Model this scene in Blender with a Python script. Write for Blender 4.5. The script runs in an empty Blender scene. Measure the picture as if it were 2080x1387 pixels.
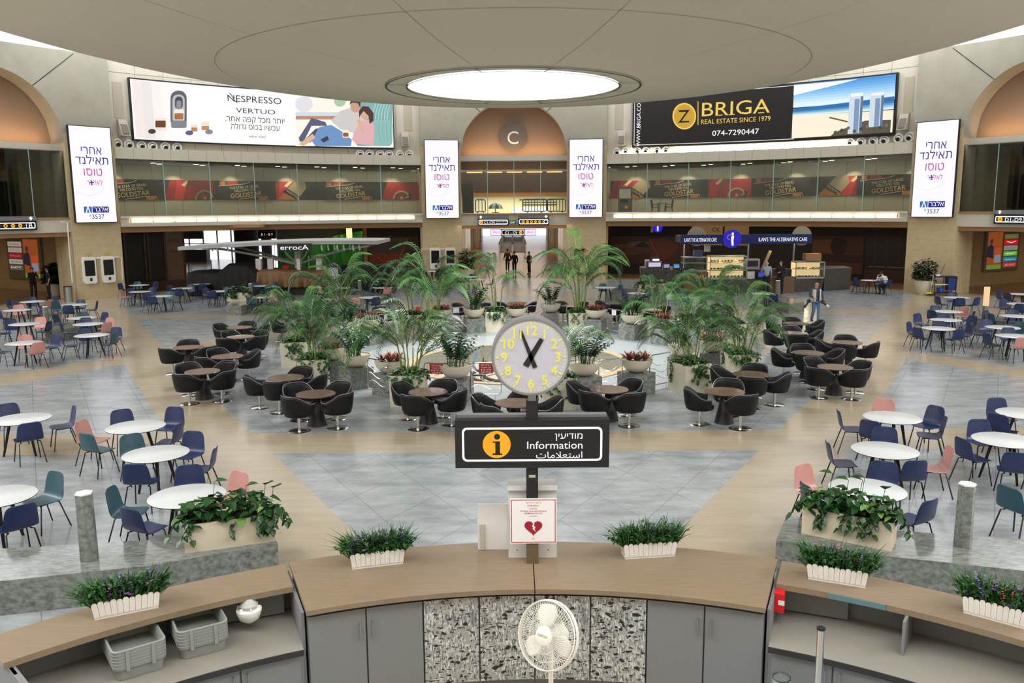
import bpy, bmesh, math, random
from math import sin, cos, tan, pi, radians, degrees, hypot, atan2, sqrt
from mathutils import Vector, Matrix
random.seed(7)
SC = bpy.context.scene
COL = SC.collection
# ---------------------------------------------------------------- camera
FPX, CX, CY, EYE, PITCH, ROLL = 1697.0, 1046.0, 693.5, 4.9, radians(9.013), .00644
_fw = Vector((0, cos(PITCH), -sin(PITCH))); _x = Vector((1, 0, 0)); _u = Vector((0, sin(PITCH), cos(PITCH)))
_r = (_x - ROLL * _u).normalized(); _up = (_u + ROLL * _x).normalized()
cam_d = bpy.data.cameras.new('camera'); cam = bpy.data.objects.new('camera', cam_d); COL.objects.link(cam)
cam.matrix_world = Matrix(((_r.x, _up.x, -_fw.x, 0), (_r.y, _up.y, -_fw.y, 0), (_r.z, _up.z, -_fw.z, EYE), (0, 0, 0, 1)))
cam_d.sensor_width = 36; cam_d.lens = FPX / 2080 * 36; cam_d.shift_x = -6 / 2080; cam_d.clip_end = 400
SC.camera = cam
# ---------------------------------------------------------------- view, world
SC.view_settings.view_transform = 'Standard'; SC.view_settings.look = 'None'
SC.view_settings.exposure = 0.12; SC.view_settings.gamma = 1; SC.view_settings.use_curve_mapping = False
try:
    SC.cycles.use_denoising = True; SC.cycles.max_bounces = 6; SC.cycles.diffuse_bounces = 3; SC.cycles.glossy_bounces = 3
    SC.cycles.transparent_max_bounces = 8; SC.cycles.sample_clamp_indirect = 4; SC.cycles.caustics_reflective = False; SC.cycles.caustics_refractive = False
except Exception: pass
W = bpy.data.worlds.new('sky'); SC.world = W; W.use_nodes = True
W.node_tree.nodes['Background'].inputs[0].default_value = (.90, .95, 1, 1)
W.node_tree.nodes['Background'].inputs[1].default_value = 1.6
# hall: a rotunda of radius RW about (0, YC); six arches, one at every 60 degrees
YC, RW = 28.3, 30.6
def cyl(th, z, r=RW):
    t = radians(th); return Vector((r * sin(t), YC + r * cos(t), z))
def area_light(name, loc, rot, sx, sy, power, color=(1, 1, 1), shape='RECTANGLE'):
    d = bpy.data.lights.new(name, 'AREA'); d.shape = shape; d.size = sx; d.size_y = sy; d.energy = power; d.color = color
    o = bpy.data.objects.new(name, d); COL.objects.link(o); o.location = loc; o.rotation_euler = rot; return o
def point_light(name, loc, power, color=(1, .8, .55), r=.1):
    d = bpy.data.lights.new(name, 'POINT'); d.energy = power; d.color = color; d.shadow_soft_size = r
    o = bpy.data.objects.new(name, d); COL.objects.link(o); o.location = loc; return o
def spot_light(name, loc, to, power, color=(1, .8, .55), ang=70, r=.05):
    d = bpy.data.lights.new(name, 'SPOT'); d.energy = power; d.color = color; d.shadow_soft_size = r; d.spot_size = radians(ang); d.spot_blend = .6
    o = bpy.data.objects.new(name, d); COL.objects.link(o); o.location = loc
    o.rotation_euler = (Vector(to) - Vector(loc)).to_track_quat('-Z', 'Y').to_euler(); return o
# daylight through the oculus and through the ring of skylights round the dish
area_light('oculus_daylight', (0, YC, 11.4), (0, 0, 0), 6.6, 6.6, 2600, (.97, .99, 1), 'DISK')
for k in range(12):
    th = 15 + 30 * k
    area_light('ring_daylight', cyl(th, 15.0, 28.3), (0, 0, radians(-th)), 12.5, 3.4, 1100 if 160 < th < 200 else 2500 if 100 < th < 260 else 380, (.99, .99, 1))
# ---------------------------------------------------------------- pixel of the photograph -> point of the place
def ray(x, y):
    a0 = (x - CX) / FPX; b0 = -(y - CY) / FPX; a = a0 + ROLL * b0; b = b0 - ROLL * a0
    return Vector((a, cos(PITCH) + b * sin(PITCH), -sin(PITCH) + b * cos(PITCH)))
EV = Vector((0, 0, EYE))
def at(x, y, z=0.0):
    d = ray(x, y); return EV + d * ((z - EYE) / d.z)
def atY(x, y, Y):
    d = ray(x, y); return EV + d * (Y / d.y)
def proj(p):
    Z = p[2] - EYE; dep = p[1] * cos(PITCH) - Z * sin(PITCH); u = p[1] * sin(PITCH) + Z * cos(PITCH)
    a, b = p[0] / dep, u / dep; return CX + FPX * (a - ROLL * b), CY - FPX * (b + ROLL * a)
# ---------------------------------------------------------------- materials
def lin(h):
    h = h.lstrip('#'); c = [int(h[i:i + 2], 16) / 255 for i in (0, 2, 4)]
    return tuple((v / 12.92 if v <= .04045 else ((v + .055) / 1.055) ** 2.4) for v in c) + (1,)
MATS = {}
def mat(name, col, rough=.5, metal=0, emit=0, ecol=None, noise=0, nscale=6, col2=None, trans=0, alpha=1, coat=0, stretch=None, bump=0):
    if name in MATS: return MATS[name]
    m = bpy.data.materials.new(name); m.use_nodes = True; nt = m.node_tree; b = nt.nodes['Principled BSDF']
    b.inputs['Base Color'].default_value = lin(col); b.inputs['Roughness'].default_value = rough; b.inputs['Metallic'].default_value = metal
    if emit:
        if emit >= .25: b.inputs['Base Color'].default_value = (.01, .01, .01, 1); b.inputs['Specular IOR Level'].default_value = .2
        b.inputs['Emission Color'].default_value = lin(ecol or col); b.inputs['Emission Strength'].default_value = emit
    if trans: b.inputs['Transmission Weight'].default_value = trans
    if alpha < 1: b.inputs['Alpha'].default_value = alpha
    if coat: b.inputs['Coat Weight'].default_value = coat
    if noise or col2:
        tc = nt.nodes.new('ShaderNodeTexCoord'); mp = nt.nodes.new('ShaderNodeMapping'); no = nt.nodes.new('ShaderNodeTexNoise')
        no.inputs['Scale'].default_value = nscale; no.inputs['Detail'].default_value = 5; no.inputs['Roughness'].default_value = .6
        if stretch: mp.inputs['Scale'].default_value = stretch
        rp = nt.nodes.new('ShaderNodeValToRGB'); rp.color_ramp.elements[0].position = .3; rp.color_ramp.elements[1].position = .7
        c1 = lin(col); c2 = lin(col2) if col2 else tuple(max(0, v * (1 - noise)) for v in c1[:3]) + (1,)
        rp.color_ramp.elements[0].color = c2; rp.color_ramp.elements[1].color = c1
        L = nt.links; L.new(tc.outputs['Object'], mp.inputs[0]); L.new(mp.outputs[0], no.inputs[0]); L.new(no.outputs[0], rp.inputs[0]); L.new(rp.outputs[0], b.inputs['Base Color'])
        if bump:
            bp = nt.nodes.new('ShaderNodeBump'); bp.inputs['Strength'].default_value = bump; L.new(no.outputs[0], bp.inputs['Height']); L.new(bp.outputs[0], b.inputs['Normal'])
    MATS[name] = m; return m
def emis(name, col, s=1.0): return mat(name, col, .6, emit=s)
# ---------------------------------------------------------------- mesh builder
class MB:
    def __init__(s): s.v = []; s.f = []; s.mi = []; s.m = []
    def slot(s, m):
        if m not in s.m: s.m.append(m)
        return s.m.index(m)
    def add(s, vs, fs, m=None, T=None):
        o = len(s.v); k = s.slot(m) if m is not None else 0
        for p in vs:
            p = Vector(p); s.v.append(T @ p if T is not None else p)
        for f in fs: s.f.append([o + i for i in f]); s.mi.append(k)
        return s
    def box(s, c, d, m=None, rz=0, T=None, taper=1):
        x, y, z = d[0] / 2, d[1] / 2, d[2] / 2; t = taper
        vs = [(-x * t, -y * t, -z), (x * t, -y * t, -z), (x * t, y * t, -z), (-x * t, y * t, -z), (-x, -y, z), (x, -y, z), (x, y, z), (-x, y, z)]
        M = Matrix.Translation(c) @ Matrix.Rotation(rz, 4, 'Z')
        if T is not None: M = T @ M
        return s.add(vs, [(3, 2, 1, 0), (4, 5, 6, 7), (0, 1, 5, 4), (1, 2, 6, 5), (2, 3, 7, 6), (3, 0, 4, 7)], m, M)
    def prism(s, poly, z0, z1, m=None, T=None):
        n = len(poly); vs = [(p[0], p[1], z0) for p in poly] + [(p[0], p[1], z1) for p in poly]
        fs = [tuple(range(n))[::-1], tuple(range(n, 2 * n))] + [(i, (i + 1) % n, n + (i + 1) % n, n + i) for i in range(n)]
        return s.add(vs, fs, m, T)
    def tube(s, pts, r, n=8, m=None, closed=False, T=None, caps=True):
        pts = [Vector(p) for p in pts]; N = len(pts); rs = r if isinstance(r, (list, tuple)) else [r] * N
        vs = []; nrm = None
        for i, p in enumerate(pts):
            if closed: t = pts[(i + 1) % N] - pts[i - 1]
            else: t = pts[min(i + 1, N - 1)] - pts[max(i - 1, 0)]
            t = t.normalized() if t.length > 1e-9 else Vector((0, 0, 1))
            if nrm is None: nrm = t.orthogonal().normalized()
            nrm = (nrm - t * nrm.dot(t)); nrm = nrm.normalized() if nrm.length > 1e-6 else t.orthogonal().normalized()
            b = t.cross(nrm)
            for k in range(n):
                a = 2 * pi * k / n; vs.append(p + (nrm * cos(a) + b * sin(a)) * rs[i])
        fs = []
        for i in range(N if closed else N - 1):
            j = (i + 1) % N
            for k in range(n): fs.append((i * n + k, i * n + (k + 1) % n, j * n + (k + 1) % n, j * n + k))
        if not closed and caps: fs += [tuple(range(n))[::-1], tuple((N - 1) * n + k for k in range(n))]
        return s.add(vs, fs, m, T)
    def cyl(s, p0, p1, r0, r1=None, n=16, m=None, T=None): return s.tube([p0, p1], [r0, r0 if r1 is None else r1], n, m, T=T)
    def lathe(s, prof, n=24, m=None, T=None, a0=0, a1=2 * pi, caps=True):
        full = abs(a1 - a0 - 2 * pi) < 1e-6; cnt = n if full else n + 1; vs = []; fs = []
        for r, z in prof:
            for k in range(cnt):
                a = a0 + (a1 - a0) * k / n; vs.append((r * cos(a), r * sin(a), z))
        for i in range(len(prof) - 1):
            for k in range(n):
                j = (k + 1) % cnt; fs.append((i * cnt + k, i * cnt + j, (i + 1) * cnt + j, (i + 1) * cnt + k))
        if full and caps:
            if prof[0][0] > 1e-6: fs.append(tuple(range(cnt))[::-1])
            if prof[-1][0] > 1e-6: fs.append(tuple((len(prof) - 1) * cnt + k for k in range(cnt)))
        return s.add(vs, fs, m, T)
    def ball(s, c, r, m=None, seg=12, sc=(1, 1, 1), T=None):
        prof = [(max(1e-4, sin(pi * i / 8)) * r, -cos(pi * i / 8) * r) for i in range(9)]
        M = Matrix.Translation(c) @ Matrix.Diagonal((sc[0], sc[1], sc[2], 1))
        if T is not None: M = T @ M
        return s.lathe(prof, seg, m, M)
    def grid(s, P, m=None, T=None, double=False):
        R_, C_ = len(P), len(P[0]); vs = [p for row in P for p in row]
        fs = [(i * C_ + j, i * C_ + j + 1, (i + 1) * C_ + j + 1, (i + 1) * C_ + j) for i in range(R_ - 1) for j in range(C_ - 1)]
        return s.add(vs, fs, m, T)
    def arc(s, th0, th1, r0, r1, z0, z1, m=None, n=None, c=(0, YC)):
        n = n or max(1, int(abs(th1 - th0) / 1.5)); vs = []; fs = []
        zz = z0 if callable(z0) else (lambda t: z0)
        for i in range(n + 1):
            t = th0 + (th1 - th0) * i / n; a = radians(t)
            for r in (r0, r1):
                for z in (zz(t), z1): vs.append((c[0] + r * sin(a), c[1] + r * cos(a), z))
        for i in range(n):
            a, b = 4 * i, 4 * i + 4
            fs += [(a, b, b + 1, a + 1), (a + 2, a + 3, b + 3, b + 2), (a + 1, b + 1, b + 3, a + 3), (a, a + 2, b + 2, b)]
        e = 4 * n; fs += [(0, 1, 3, 2), (e, e + 2, e + 3, e + 1)]
        return s.add(vs, fs, m)
    def mesh(s, name, smooth=None, solid=0, sub=0):
        me = bpy.data.meshes.new(name); me.from_pydata([tuple(v) for v in s.v], [], s.f)
        for m in s.m: me.materials.append(m)
        if s.mi: me.polygons.foreach_set('material_index', s.mi)
        bm = bmesh.new(); bm.from_mesh(me); bmesh.ops.recalc_face_normals(bm, faces=bm.faces); bm.to_mesh(me); bm.free()
        if solid or sub:
            o = bpy.data.objects.new('tmp', me); COL.objects.link(o)
            if solid:
                q = o.modifiers.new('s', 'SOLIDIFY'); q.thickness = solid; q.offset = 0
            if sub:
                q = o.modifiers.new('u', 'SUBSURF'); q.levels = sub; q.render_levels = sub
            dg = bpy.context.evaluated_depsgraph_get(); m2 = bpy.data.meshes.new_from_object(o.evaluated_get(dg)); bpy.data.objects.remove(o); bpy.data.meshes.remove(me); me = m2; me.name = name
        if smooth is not None:
            me.polygons.foreach_set('use_smooth', [True] * len(me.polygons))
            if smooth < 180: me.set_sharp_from_angle(angle=radians(smooth))
        me.update(); return me
    def build(s, name, parent=None, smooth=None, solid=0, sub=0, label=None):
        return link(name, s.mesh(name, smooth, solid, sub), parent, label)
def link(name, me, parent=None, label=None, loc=None, rz=None):
    o = bpy.data.objects.new(name, me); COL.objects.link(o)
    if parent is not None: o.parent = parent
    if label: o['label'] = label
    if loc is not None: o.location = loc
    if rz is not None: o.rotation_euler = (0, 0, rz)
    return o
def tag(o, label, cat, group=None, kind=None):
    o['label'] = label; o['category'] = cat
    if group: o['group'] = group
    if kind: o['kind'] = kind
    return o
def thing(name, label, cat, loc=(0, 0, 0), rz=0, group=None):
    o = bpy.data.objects.new(name, None); COL.objects.link(o); o.empty_display_size = .1; o.location = loc; o.rotation_euler = (0, 0, rz)
    return tag(o, label, cat, group)
def struct(o, label=None):
    o['kind'] = 'structure'
    if label: o['label'] = label; o['category'] = o.name.split('_')[0].split('.')[0]
    return o
def place(o, loc, rz=0, sc=1):
    o.location = loc; o.rotation_euler = (0, 0, rz); o.scale = (sc,) * 3; return o
def dup(root, label, loc, rz=0, group=None, sc=1, swap=None):
    def cp(o, par):
        c = o.copy(); COL.objects.link(c); c.parent = par
        if swap and c.data is not None and c.data.name in swap: c.data = swap[c.data.name]
        for ch in [x for x in KIDS.get(o, [])]: cp(ch, c)
        return c
    KIDS = {}
    for o in descend(root): KIDS.setdefault(o.parent, []).append(o)
    r = cp(root, None); place(r, loc, rz, sc); r['label'] = label
    if group: r['group'] = group
    return r
def descend(o):
    out = []
    for c in o.children: out.append(c); out += descend(c)
    return out
# ---------------------------------------------------------------- lettering
def text_mesh(s, size, bold=0.0, align='CENTER', sx=1.0, res=2):
    from mathutils.geometry import tessellate_polygon
    c = bpy.data.curves.new('t', 'FONT'); c.body = s; c.size = size; c.offset = bold; c.resolution_u = res; c.align_x = align; c.fill_mode = 'NONE'
    o = bpy.data.objects.new('t', c); COL.objects.link(o); dg = bpy.context.evaluated_depsgraph_get()
    m = bpy.data.meshes.new_from_object(o.evaluated_get(dg)); bpy.data.objects.remove(o); bpy.data.curves.remove(c)
    P = [(v.co.x * sx, v.co.y) for v in m.vertices]; nb = {}
    for e in m.edges:
        i, j = e.vertices; nb.setdefault(i, []).append(j); nb.setdefault(j, []).append(i)
    bpy.data.meshes.remove(m)
    seen = set(); loops = []
    for st in range(len(P)):
        if st in seen or st not in nb: continue
        lp = [st]; seen.add(st); cur = st
        while True:
            nx = [k for k in nb[cur] if k not in seen]
            if not nx: break
            k = min(nx, key=lambda q: abs(q - cur)); lp.append(k); seen.add(k); cur = k
        if len(lp) > 2: loops.append(lp)
    def area(l): return sum(P[l[i - 1]][0] * P[l[i]][1] - P[l[i]][0] * P[l[i - 1]][1] for i in range(len(l))) / 2
    def inside(p, l):
        r = False
        for i in range(len(l)):
            (x1, y1), (x2, y2) = P[l[i - 1]], P[l[i]]
            if (y1 > p[1]) != (y2 > p[1]) and p[0] < (x2 - x1) * (p[1] - y1) / (y2 - y1) + x1: r = not r
        return r
    A = [area(l) for l in loops]; vs = []; fs = []
    outs = []
    for i, l in enumerate(loops):                     # a loop is a hole when it runs against the loop that encloses it
        enc = [j for j in range(len(loops)) if j != i and abs(A[j]) > abs(A[i]) and inside(P[l[0]], loops[j])]
        opp = [j for j in enc if A[j] * A[i] < 0]
        if not opp: outs.append((i, []))
    for i, l in enumerate(loops):
        if i in [q[0] for q in outs]: continue
        enc = [q for q in outs if A[q[0]] * A[i] < 0 and inside(P[l[0]], loops[q[0]])]
        if enc: min(enc, key=lambda q: abs(A[q[0]]))[1].append(i)
    for i, hs in outs:
        idx = [k for h in [i] + hs for k in loops[h]]; base = len(vs); vs += [P[k] for k in idx]
        fs += [tuple(base + k for k in t) for t in tessellate_polygon([[Vector((P[k][0], P[k][1], 0)) for k in loops[h]] for h in [i] + hs])]
    return vs, fs
def rtl(s): return s[::-1]
def clip_u(pl, c, sg):
    out = []
    for i in range(len(pl)):
        a, b = pl[i - 1], pl[i]; ia, ib = (a[0] - c) * sg >= 0, (b[0] - c) * sg >= 0
        if ia != ib: t = (c - a[0]) / (b[0] - a[0]); out.append((c, a[1] + t * (b[1] - a[1])))
        if ib: out.append(b)
    return out
class Flat:
    """drawing on a flat or curved face: u right, v up, w towards the viewer; fn(u, v, w) gives the point"""
    def __init__(s, fn, cut=0, dw=.0006): s.fn = fn; s.mb = MB(); s.w = .004; s.cut = cut; s.dw = dw
    def add(s, vs, fs, m, w=None):
        w = s.w if w is None else w; s.w += s.dw
        if not s.cut: s.mb.add([s.fn(u, v, w) for u, v in vs], fs, m); return
        for f in fs:                                  # on a curved wall, cut every face into narrow upright strips so it follows the wall
            pl = [vs[i] for i in f]; u0 = min(p[0] for p in pl); u1 = max(p[0] for p in pl); k0 = int(u0 // s.cut); k1 = int(u1 // s.cut)
            for k in range(k0, k1 + 1):
                q = pl
                if k > k0: q = clip_u(q, k * s.cut, 1)
                if k < k1: q = clip_u(q, (k + 1) * s.cut, -1)
                if len(q) > 2: s.mb.add([s.fn(u, v, w) for u, v in q], [tuple(range(len(q)))], m)
    def text(s, t, u, v, size, m, bold=0.0, align='CENTER', sx=1.0, rot=0, fit=None, res=3):
        if len(t) == 1: res = 8
        vs, fs = text_mesh(t, size, bold, align, sx, res)
        if not vs: return
        if fit:
            x0 = min(p[0] for p in vs); x1 = max(p[0] for p in vs); k = fit / max(1e-6, x1 - x0); c = (x0 + x1) / 2
            vs = [((p[0] - c) * k + (0 if align == 'CENTER' else c), p[1]) for p in vs]
        cr, sr = cos(rot), sin(rot)
        s.add([(u + x * cr - y * sr, v + x * sr + y * cr) for x, y in vs], fs, m)
    def poly(s, pts, m, w=None): s.add(pts, [tuple(range(len(pts)))], m, w)
    def strip(s, top, bot, m):
        n = len(top); s.add(list(top) + list(bot), [(i, i + 1, n + i + 1, n + i) for i in range(n - 1)], m)
    def rect(s, u0, v0, u1, v1, m, n=1):
        us = [u0 + (u1 - u0) * i / n for i in range(n + 1)]; s.strip([(u, v1) for u in us], [(u, v0) for u in us], m)
    def rrect(s, u0, v0, u1, v1, r, m, k=4):
        pts = []
        for cx_, cy_, a in ((u1 - r, v1 - r, 0), (u0 + r, v1 - r, 90), (u0 + r, v0 + r, 180), (u1 - r, v0 + r, 270)):
            pts += [(cx_ + r * cos(radians(a + 90 * i / k)), cy_ + r * sin(radians(a + 90 * i / k))) for i in range(k + 1)]
        s.poly(pts, m); return pts
    def disc(s, u, v, r, m, n=24, ry=None):
        ry = ry or r; s.poly([(u + r * cos(2 * pi * i / n), v + ry * sin(2 * pi * i / n)) for i in range(n)], m)
    def ring(s, u, v, r0, r1, m, n=32, a0=0, a1=360):
        A = [radians(a0 + (a1 - a0) * i / n) for i in range(n + 1)]
        s.strip([(u + r1 * cos(a), v + r1 * sin(a)) for a in A], [(u + r0 * cos(a), v + r0 * sin(a)) for a in A], m)
    def line(s, pts, wd, m):
        top = []; bot = []
        for i, p in enumerate(pts):
            a = pts[max(0, i - 1)]; b = pts[min(len(pts) - 1, i + 1)]; dx, dy = b[0] - a[0], b[1] - a[1]; L = hypot(dx, dy) or 1
            top.append((p[0] - dy / L * wd / 2, p[1] + dx / L * wd / 2)); bot.append((p[0] + dy / L * wd / 2, p[1] - dx / L * wd / 2))
        s.strip(top, bot, m)
    def build(s, name, parent=None, label=None): return s.mb.build(name, parent, label=label)
def flat_frame(origin, right, up):
    o, r, u = Vector(origin), Vector(right).normalized(), Vector(up).normalized(); n = r.cross(u)
    return lambda a, b, w: o + r * a + u * b + n * w
def curve_frame(th0, z0, r):
    """u along the wall (metres, rightwards seen from the hall), v up, w into the hall"""
    return lambda a, b, w: cyl(th0 + degrees(a / r), z0 + b, r - w)
# ================================================================ THE SETTING
def atR(x, y, R):
    d = ray(x, y); A = d.x * d.x + d.y * d.y; B = -2 * d.y * YC; K = YC * YC - R * R
    t = (-B + sqrt(B * B - 4 * A * K)) / (2 * A); return EV + d * t
def thpx(x, y, R):
    p = atR(x, y, R); return degrees(atan2(p.x, p.y - YC))
# ---- materials of the shell
def floor_mat():
    m = bpy.data.materials.new('hall_floor'); m.use_nodes = True; nt = m.node_tree; N = nt.nodes; L = nt.links; b = N['Principled BSDF']
    tc = N.new('ShaderNodeTexCoord')
    def math_(op, a, b_=None, c=None):
        n = N.new('ShaderNodeMath'); n.operation = op
        for i, v in enumerate((a, b_, c)):
            if v is None: continue
            if isinstance(v, (int, float)): n.inputs[i].default_value = v
            else: L.new(v, n.inputs[i])
        return n.outputs[0]
    sub = N.new('ShaderNodeVectorMath'); sub.operation = 'SUBTRACT'; sub.inputs[1].default_value = (0, YC, 0); L.new(tc.outputs['Object'], sub.inputs[0])
    P = sub.outputs[0]
    def dot(v):
        d = N.new('ShaderNodeVectorMath'); d.operation = 'DOT_PRODUCT'; d.inputs[1].default_value = v; L.new(P, d.inputs[0]); return d.outputs['Value']
    ln = N.new('ShaderNodeVectorMath'); ln.operation = 'LENGTH'; L.new(P, ln.inputs[0]); r = ln.outputs['Value']
    band = None
    for k in range(3):                                   # six straight beige bands make the star in the floor
        a = radians(60 * k); d = math_('ABSOLUTE', dot((sin(a), cos(a), 0)))
        e = math_('LESS_THAN', math_('ABSOLUTE', math_('SUBTRACT', d, 11.0)), .80)
        band = e if band is None else math_('MAXIMUM', band, e)
    outer = math_('GREATER_THAN', r, 29.6); corr = math_('GREATER_THAN', r, 32.0)
    def noise(scale, st=(1, 1, 1), det=6):
        mp = N.new('ShaderNodeMapping'); mp.inputs['Scale'].default_value = st; L.new(tc.outputs['Object'], mp.inputs[0])
        n = N.new('ShaderNodeTexNoise'); n.inputs['Scale'].default_value = scale; n.inputs['Detail'].default_value = det; n.inputs['Roughness'].default_value = .65; L.new(mp.outputs[0], n.inputs[0]); return n.outputs[0]
    def ramp(f, c0, c1, p0=.3, p1=.7):
        q = N.new('ShaderNodeValToRGB'); q.color_ramp.elements[0].position = p0; q.color_ramp.elements[1].position = p1
        q.color_ramp.elements[0].color = lin(c0); q.color_ramp.elements[1].color = lin(c1); L.new(f, q.inputs[0]); return q.outputs[0]
    def mix(f, a, b_, mode='MIX'):
        q = N.new('ShaderNodeMix'); q.data_type = 'RGBA'; q.blend_type = mode
        if isinstance(f, (int, float)): q.inputs[0].default_value = f
        else: L.new(f, q.inputs[0])
        L.new(a, q.inputs[6]); L.new(b_, q.inputs[7]); return q.outputs[2]
    gray = ramp(noise(1.1, (1, 2.4, 1)), '#7d8386', '#a8aeb0'); beige = ramp(noise(1.6, (.5, 3, 1)), '#a1957f', '#b0a38d'); brown = ramp(noise(.7, (3, .25, 1)), '#7d5f45', '#a58562')
    # tile joints: two diagonal families in the granite
    def joint(v, step, w):
        s_ = math_('PINGPONG', dot(v), step / 2); return math_('LESS_THAN', s_, w)
    j = math_('MAXIMUM', joint((.866, .5, 0), 1.2, .008), joint((-.866, .5, 0), 1.2, .008))
    jb = math_('MAXIMUM', joint((.5, .866, 0), 1.2, .006), joint((-.5, .866, 0), 1.2, .006))
    dk = N.new('ShaderNodeRGB'); dk.outputs[0].default_value = lin('#5f6466'); dk2 = N.new('ShaderNodeRGB'); dk2.outputs[0].default_value = lin('#94836a')
    gray = mix(math_('MULTIPLY', j, .55), gray, dk.outputs[0]); beige = mix(math_('MULTIPLY', jb, .3), beige, dk2.outputs[0])
    c = mix(band, gray, beige); c = mix(outer, c, beige); c = mix(corr, c, brown); L.new(c, b.inputs['Base Color'])
    rg = math_('MULTIPLY_ADD', noise(2.5), .14, .13); L.new(rg, b.inputs['Roughness']); b.inputs['IOR'].default_value = 1.47
    return m
M = {}
M['floor'] = floor_mat()
def stone_mat():
    m = mat('limestone', '#cdb993', .75, noise=.15, nscale=3); nt = m.node_tree; N = nt.nodes; L = nt.links
    tc = N.new('ShaderNodeTexCoord'); sp = N.new('ShaderNodeSeparateXYZ'); L.new(tc.outputs['Object'], sp.inputs[0])
    s_ = N.new('ShaderNodeMath'); s_.operation = 'PINGPONG'; s_.inputs[1].default_value = .3; L.new(sp.outputs[2], s_.inputs[0])
    l_ = N.new('ShaderNodeMath'); l_.operation = 'LESS_THAN'; l_.inputs[1].default_value = .008; L.new(s_.outputs[0], l_.inputs[0])
    mx = N.new('ShaderNodeMix'); mx.data_type = 'RGBA'; b = N['Principled BSDF']; old = b.inputs['Base Color'].links[0].from_socket
    k = N.new('ShaderNodeMath'); k.operation = 'MULTIPLY'; k.inputs[1].default_value = .35; L.new(l_.outputs[0], k.inputs[0])
    L.new(k.outputs[0], mx.inputs[0]); L.new(old, mx.inputs[6]); mx.inputs[7].default_value = lin('#8a7852'); L.new(mx.outputs[2], b.inputs['Base Color']); return m
M['stone'] = stone_mat()
M['conc'] = mat('cast_concrete', '#a9a494', .85, noise=.16, nscale=.9)
M['white'] = mat('white_panel', '#c9c2b2', .6); M['roof'] = mat('roof_membrane', '#f2f2f0', .7)
M['joint'] = mat('panel_joint', '#8d8675', .8)
M['dish'] = mat('ceiling_plaster', '#d0c6b4', .8)
M['dishline'] = mat('ceiling_joint', '#938876', .9)
M['soffit'] = mat('soffit_gray', '#7d7768', .7)
M['backwall'] = mat('balcony_panel', '#b3aa96', .55)
M['brown'] = mat('brown_plaster', '#a07a56', .75)
M['black'] = mat('black_metal', '#101011', .45)
M['dark'] = mat('dark_shop', '#1d1714', .6)
M['darkbrown'] = mat('dark_wood', '#4a3325', .5, noise=.3, nscale=2)
M['steel'] = mat('chrome', '#d8d8d8', .18, metal=1)
M['alu'] = mat('grey_aluminium', '#9a9c9e', .4, metal=.7)
M['wht'] = mat('white_paint', '#efede8', .45)
M['blk'] = mat('black_plastic', '#17181a', .5)
M['lamp'] = emis('lamp_white', '#fff3da', 5)
M['lampw'] = emis('lamp_warm', '#ffb765', 2.5)
M['day'] = emis('daylight_window', '#f4f8ff', 1.4)
def glass_mat(name, tint, k):
    m = bpy.data.materials.new(name); m.use_nodes = True; nt = m.node_tree; N = nt.nodes; L = nt.links; N.remove(N['Principled BSDF'])
    t = N.new('ShaderNodeBsdfTransparent'); t.inputs[0].default_value = lin(tint); g = N.new('ShaderNodeBsdfGlossy'); g.inputs['Roughness'].default_value = .02
    f = N.new('ShaderNodeFresnel'); f.inputs[0].default_value = k; mx = N.new('ShaderNodeMixShader'); L.new(f.outputs[0], mx.inputs[0]); L.new(t.outputs[0], mx.inputs[1]); L.new(g.outputs[0], mx.inputs[2]); L.new(mx.outputs[0], N['Material Output'].inputs[0]); return m
M['glass'] = glass_mat('clear_glass', '#eef4f0', 1.45)
M['glassedge'] = mat('glass_edge', '#8fb0a5', .2)
# ---- floor
FCX, FCY, FR = .12, 26.6, 3.35
mb = MB(); _n = 96; _rr = [FR, 6, 9, 13, 18, 24, 30, 38, 60, 90, 140]
mb.add([(FCX + r * cos(2 * pi * k / _n), FCY + r * sin(2 * pi * k / _n), 0) for r in _rr for k in range(_n)], [(i * _n + k, i * _n + (k + 1) % _n, (i + 1) * _n + (k + 1) % _n, (i + 1) * _n + k) for i in range(len(_rr) - 1) for k in range(_n)], M['floor']); struct(mb.build('floor'), 'polished stone floor with beige bands forming a star')
# ---- dish ceiling with its oculus
def dz(r): q = r - 4.12; return 8.84 + .0305 * q + .0092 * q * q + .00004 * q ** 3
mb = MB(); n = 144
rs = [4.12, 4.6, 5.4, 6.4, 7.4, 8.3, 9.19, 9.22, 10.2, 11.5, 13, 14.5, 16, 17.5, 19, 20.5, 22, 23.5, 25, 26.1]
mb.add([cyl(360 * k / n, dz(r), r) for r in rs for k in range(n)], [(i * n + k, i * n + (k + 1) % n, (i + 1) * n + (k + 1) % n, (i + 1) * n + k) for i in range(len(rs) - 1) for k in range(n)], M['dish'])
mb.add([cyl(360 * k / n, z, r) for r, z in ((26.1, dz(26.1)), (26.1, dz(26.1) + .5), (3.75, 9.15), (3.75, 8.95)) for k in range(n)], [(i * n + k, i * n + (k + 1) % n, (i + 1) * n + (k + 1) % n, (i + 1) * n + k) for i in range(3) for k in range(n)], M['roof'])
ceil = struct(mb.build('ceiling', smooth=40), 'round dished plaster ceiling around the oculus')
mb = MB()
def dline(a, r0, r1, w=.011):
    pts = [r0 + (r1 - r0) * i / 12 for i in range(13)]
    for i in range(12):
        v = []
        for r in (pts[i], pts[i + 1]):
            for s in (-1, 1): v.append(cyl(a + s * degrees(w / 2 / r), dz(r) - .012, r))
        mb.add(v, [(0, 1, 3, 2)], M['dishline'])
for k in range(12): dline(15 + 30 * k, 4.3, 9.2); dline(15 + 30 * k, 9.2, 26)
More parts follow.
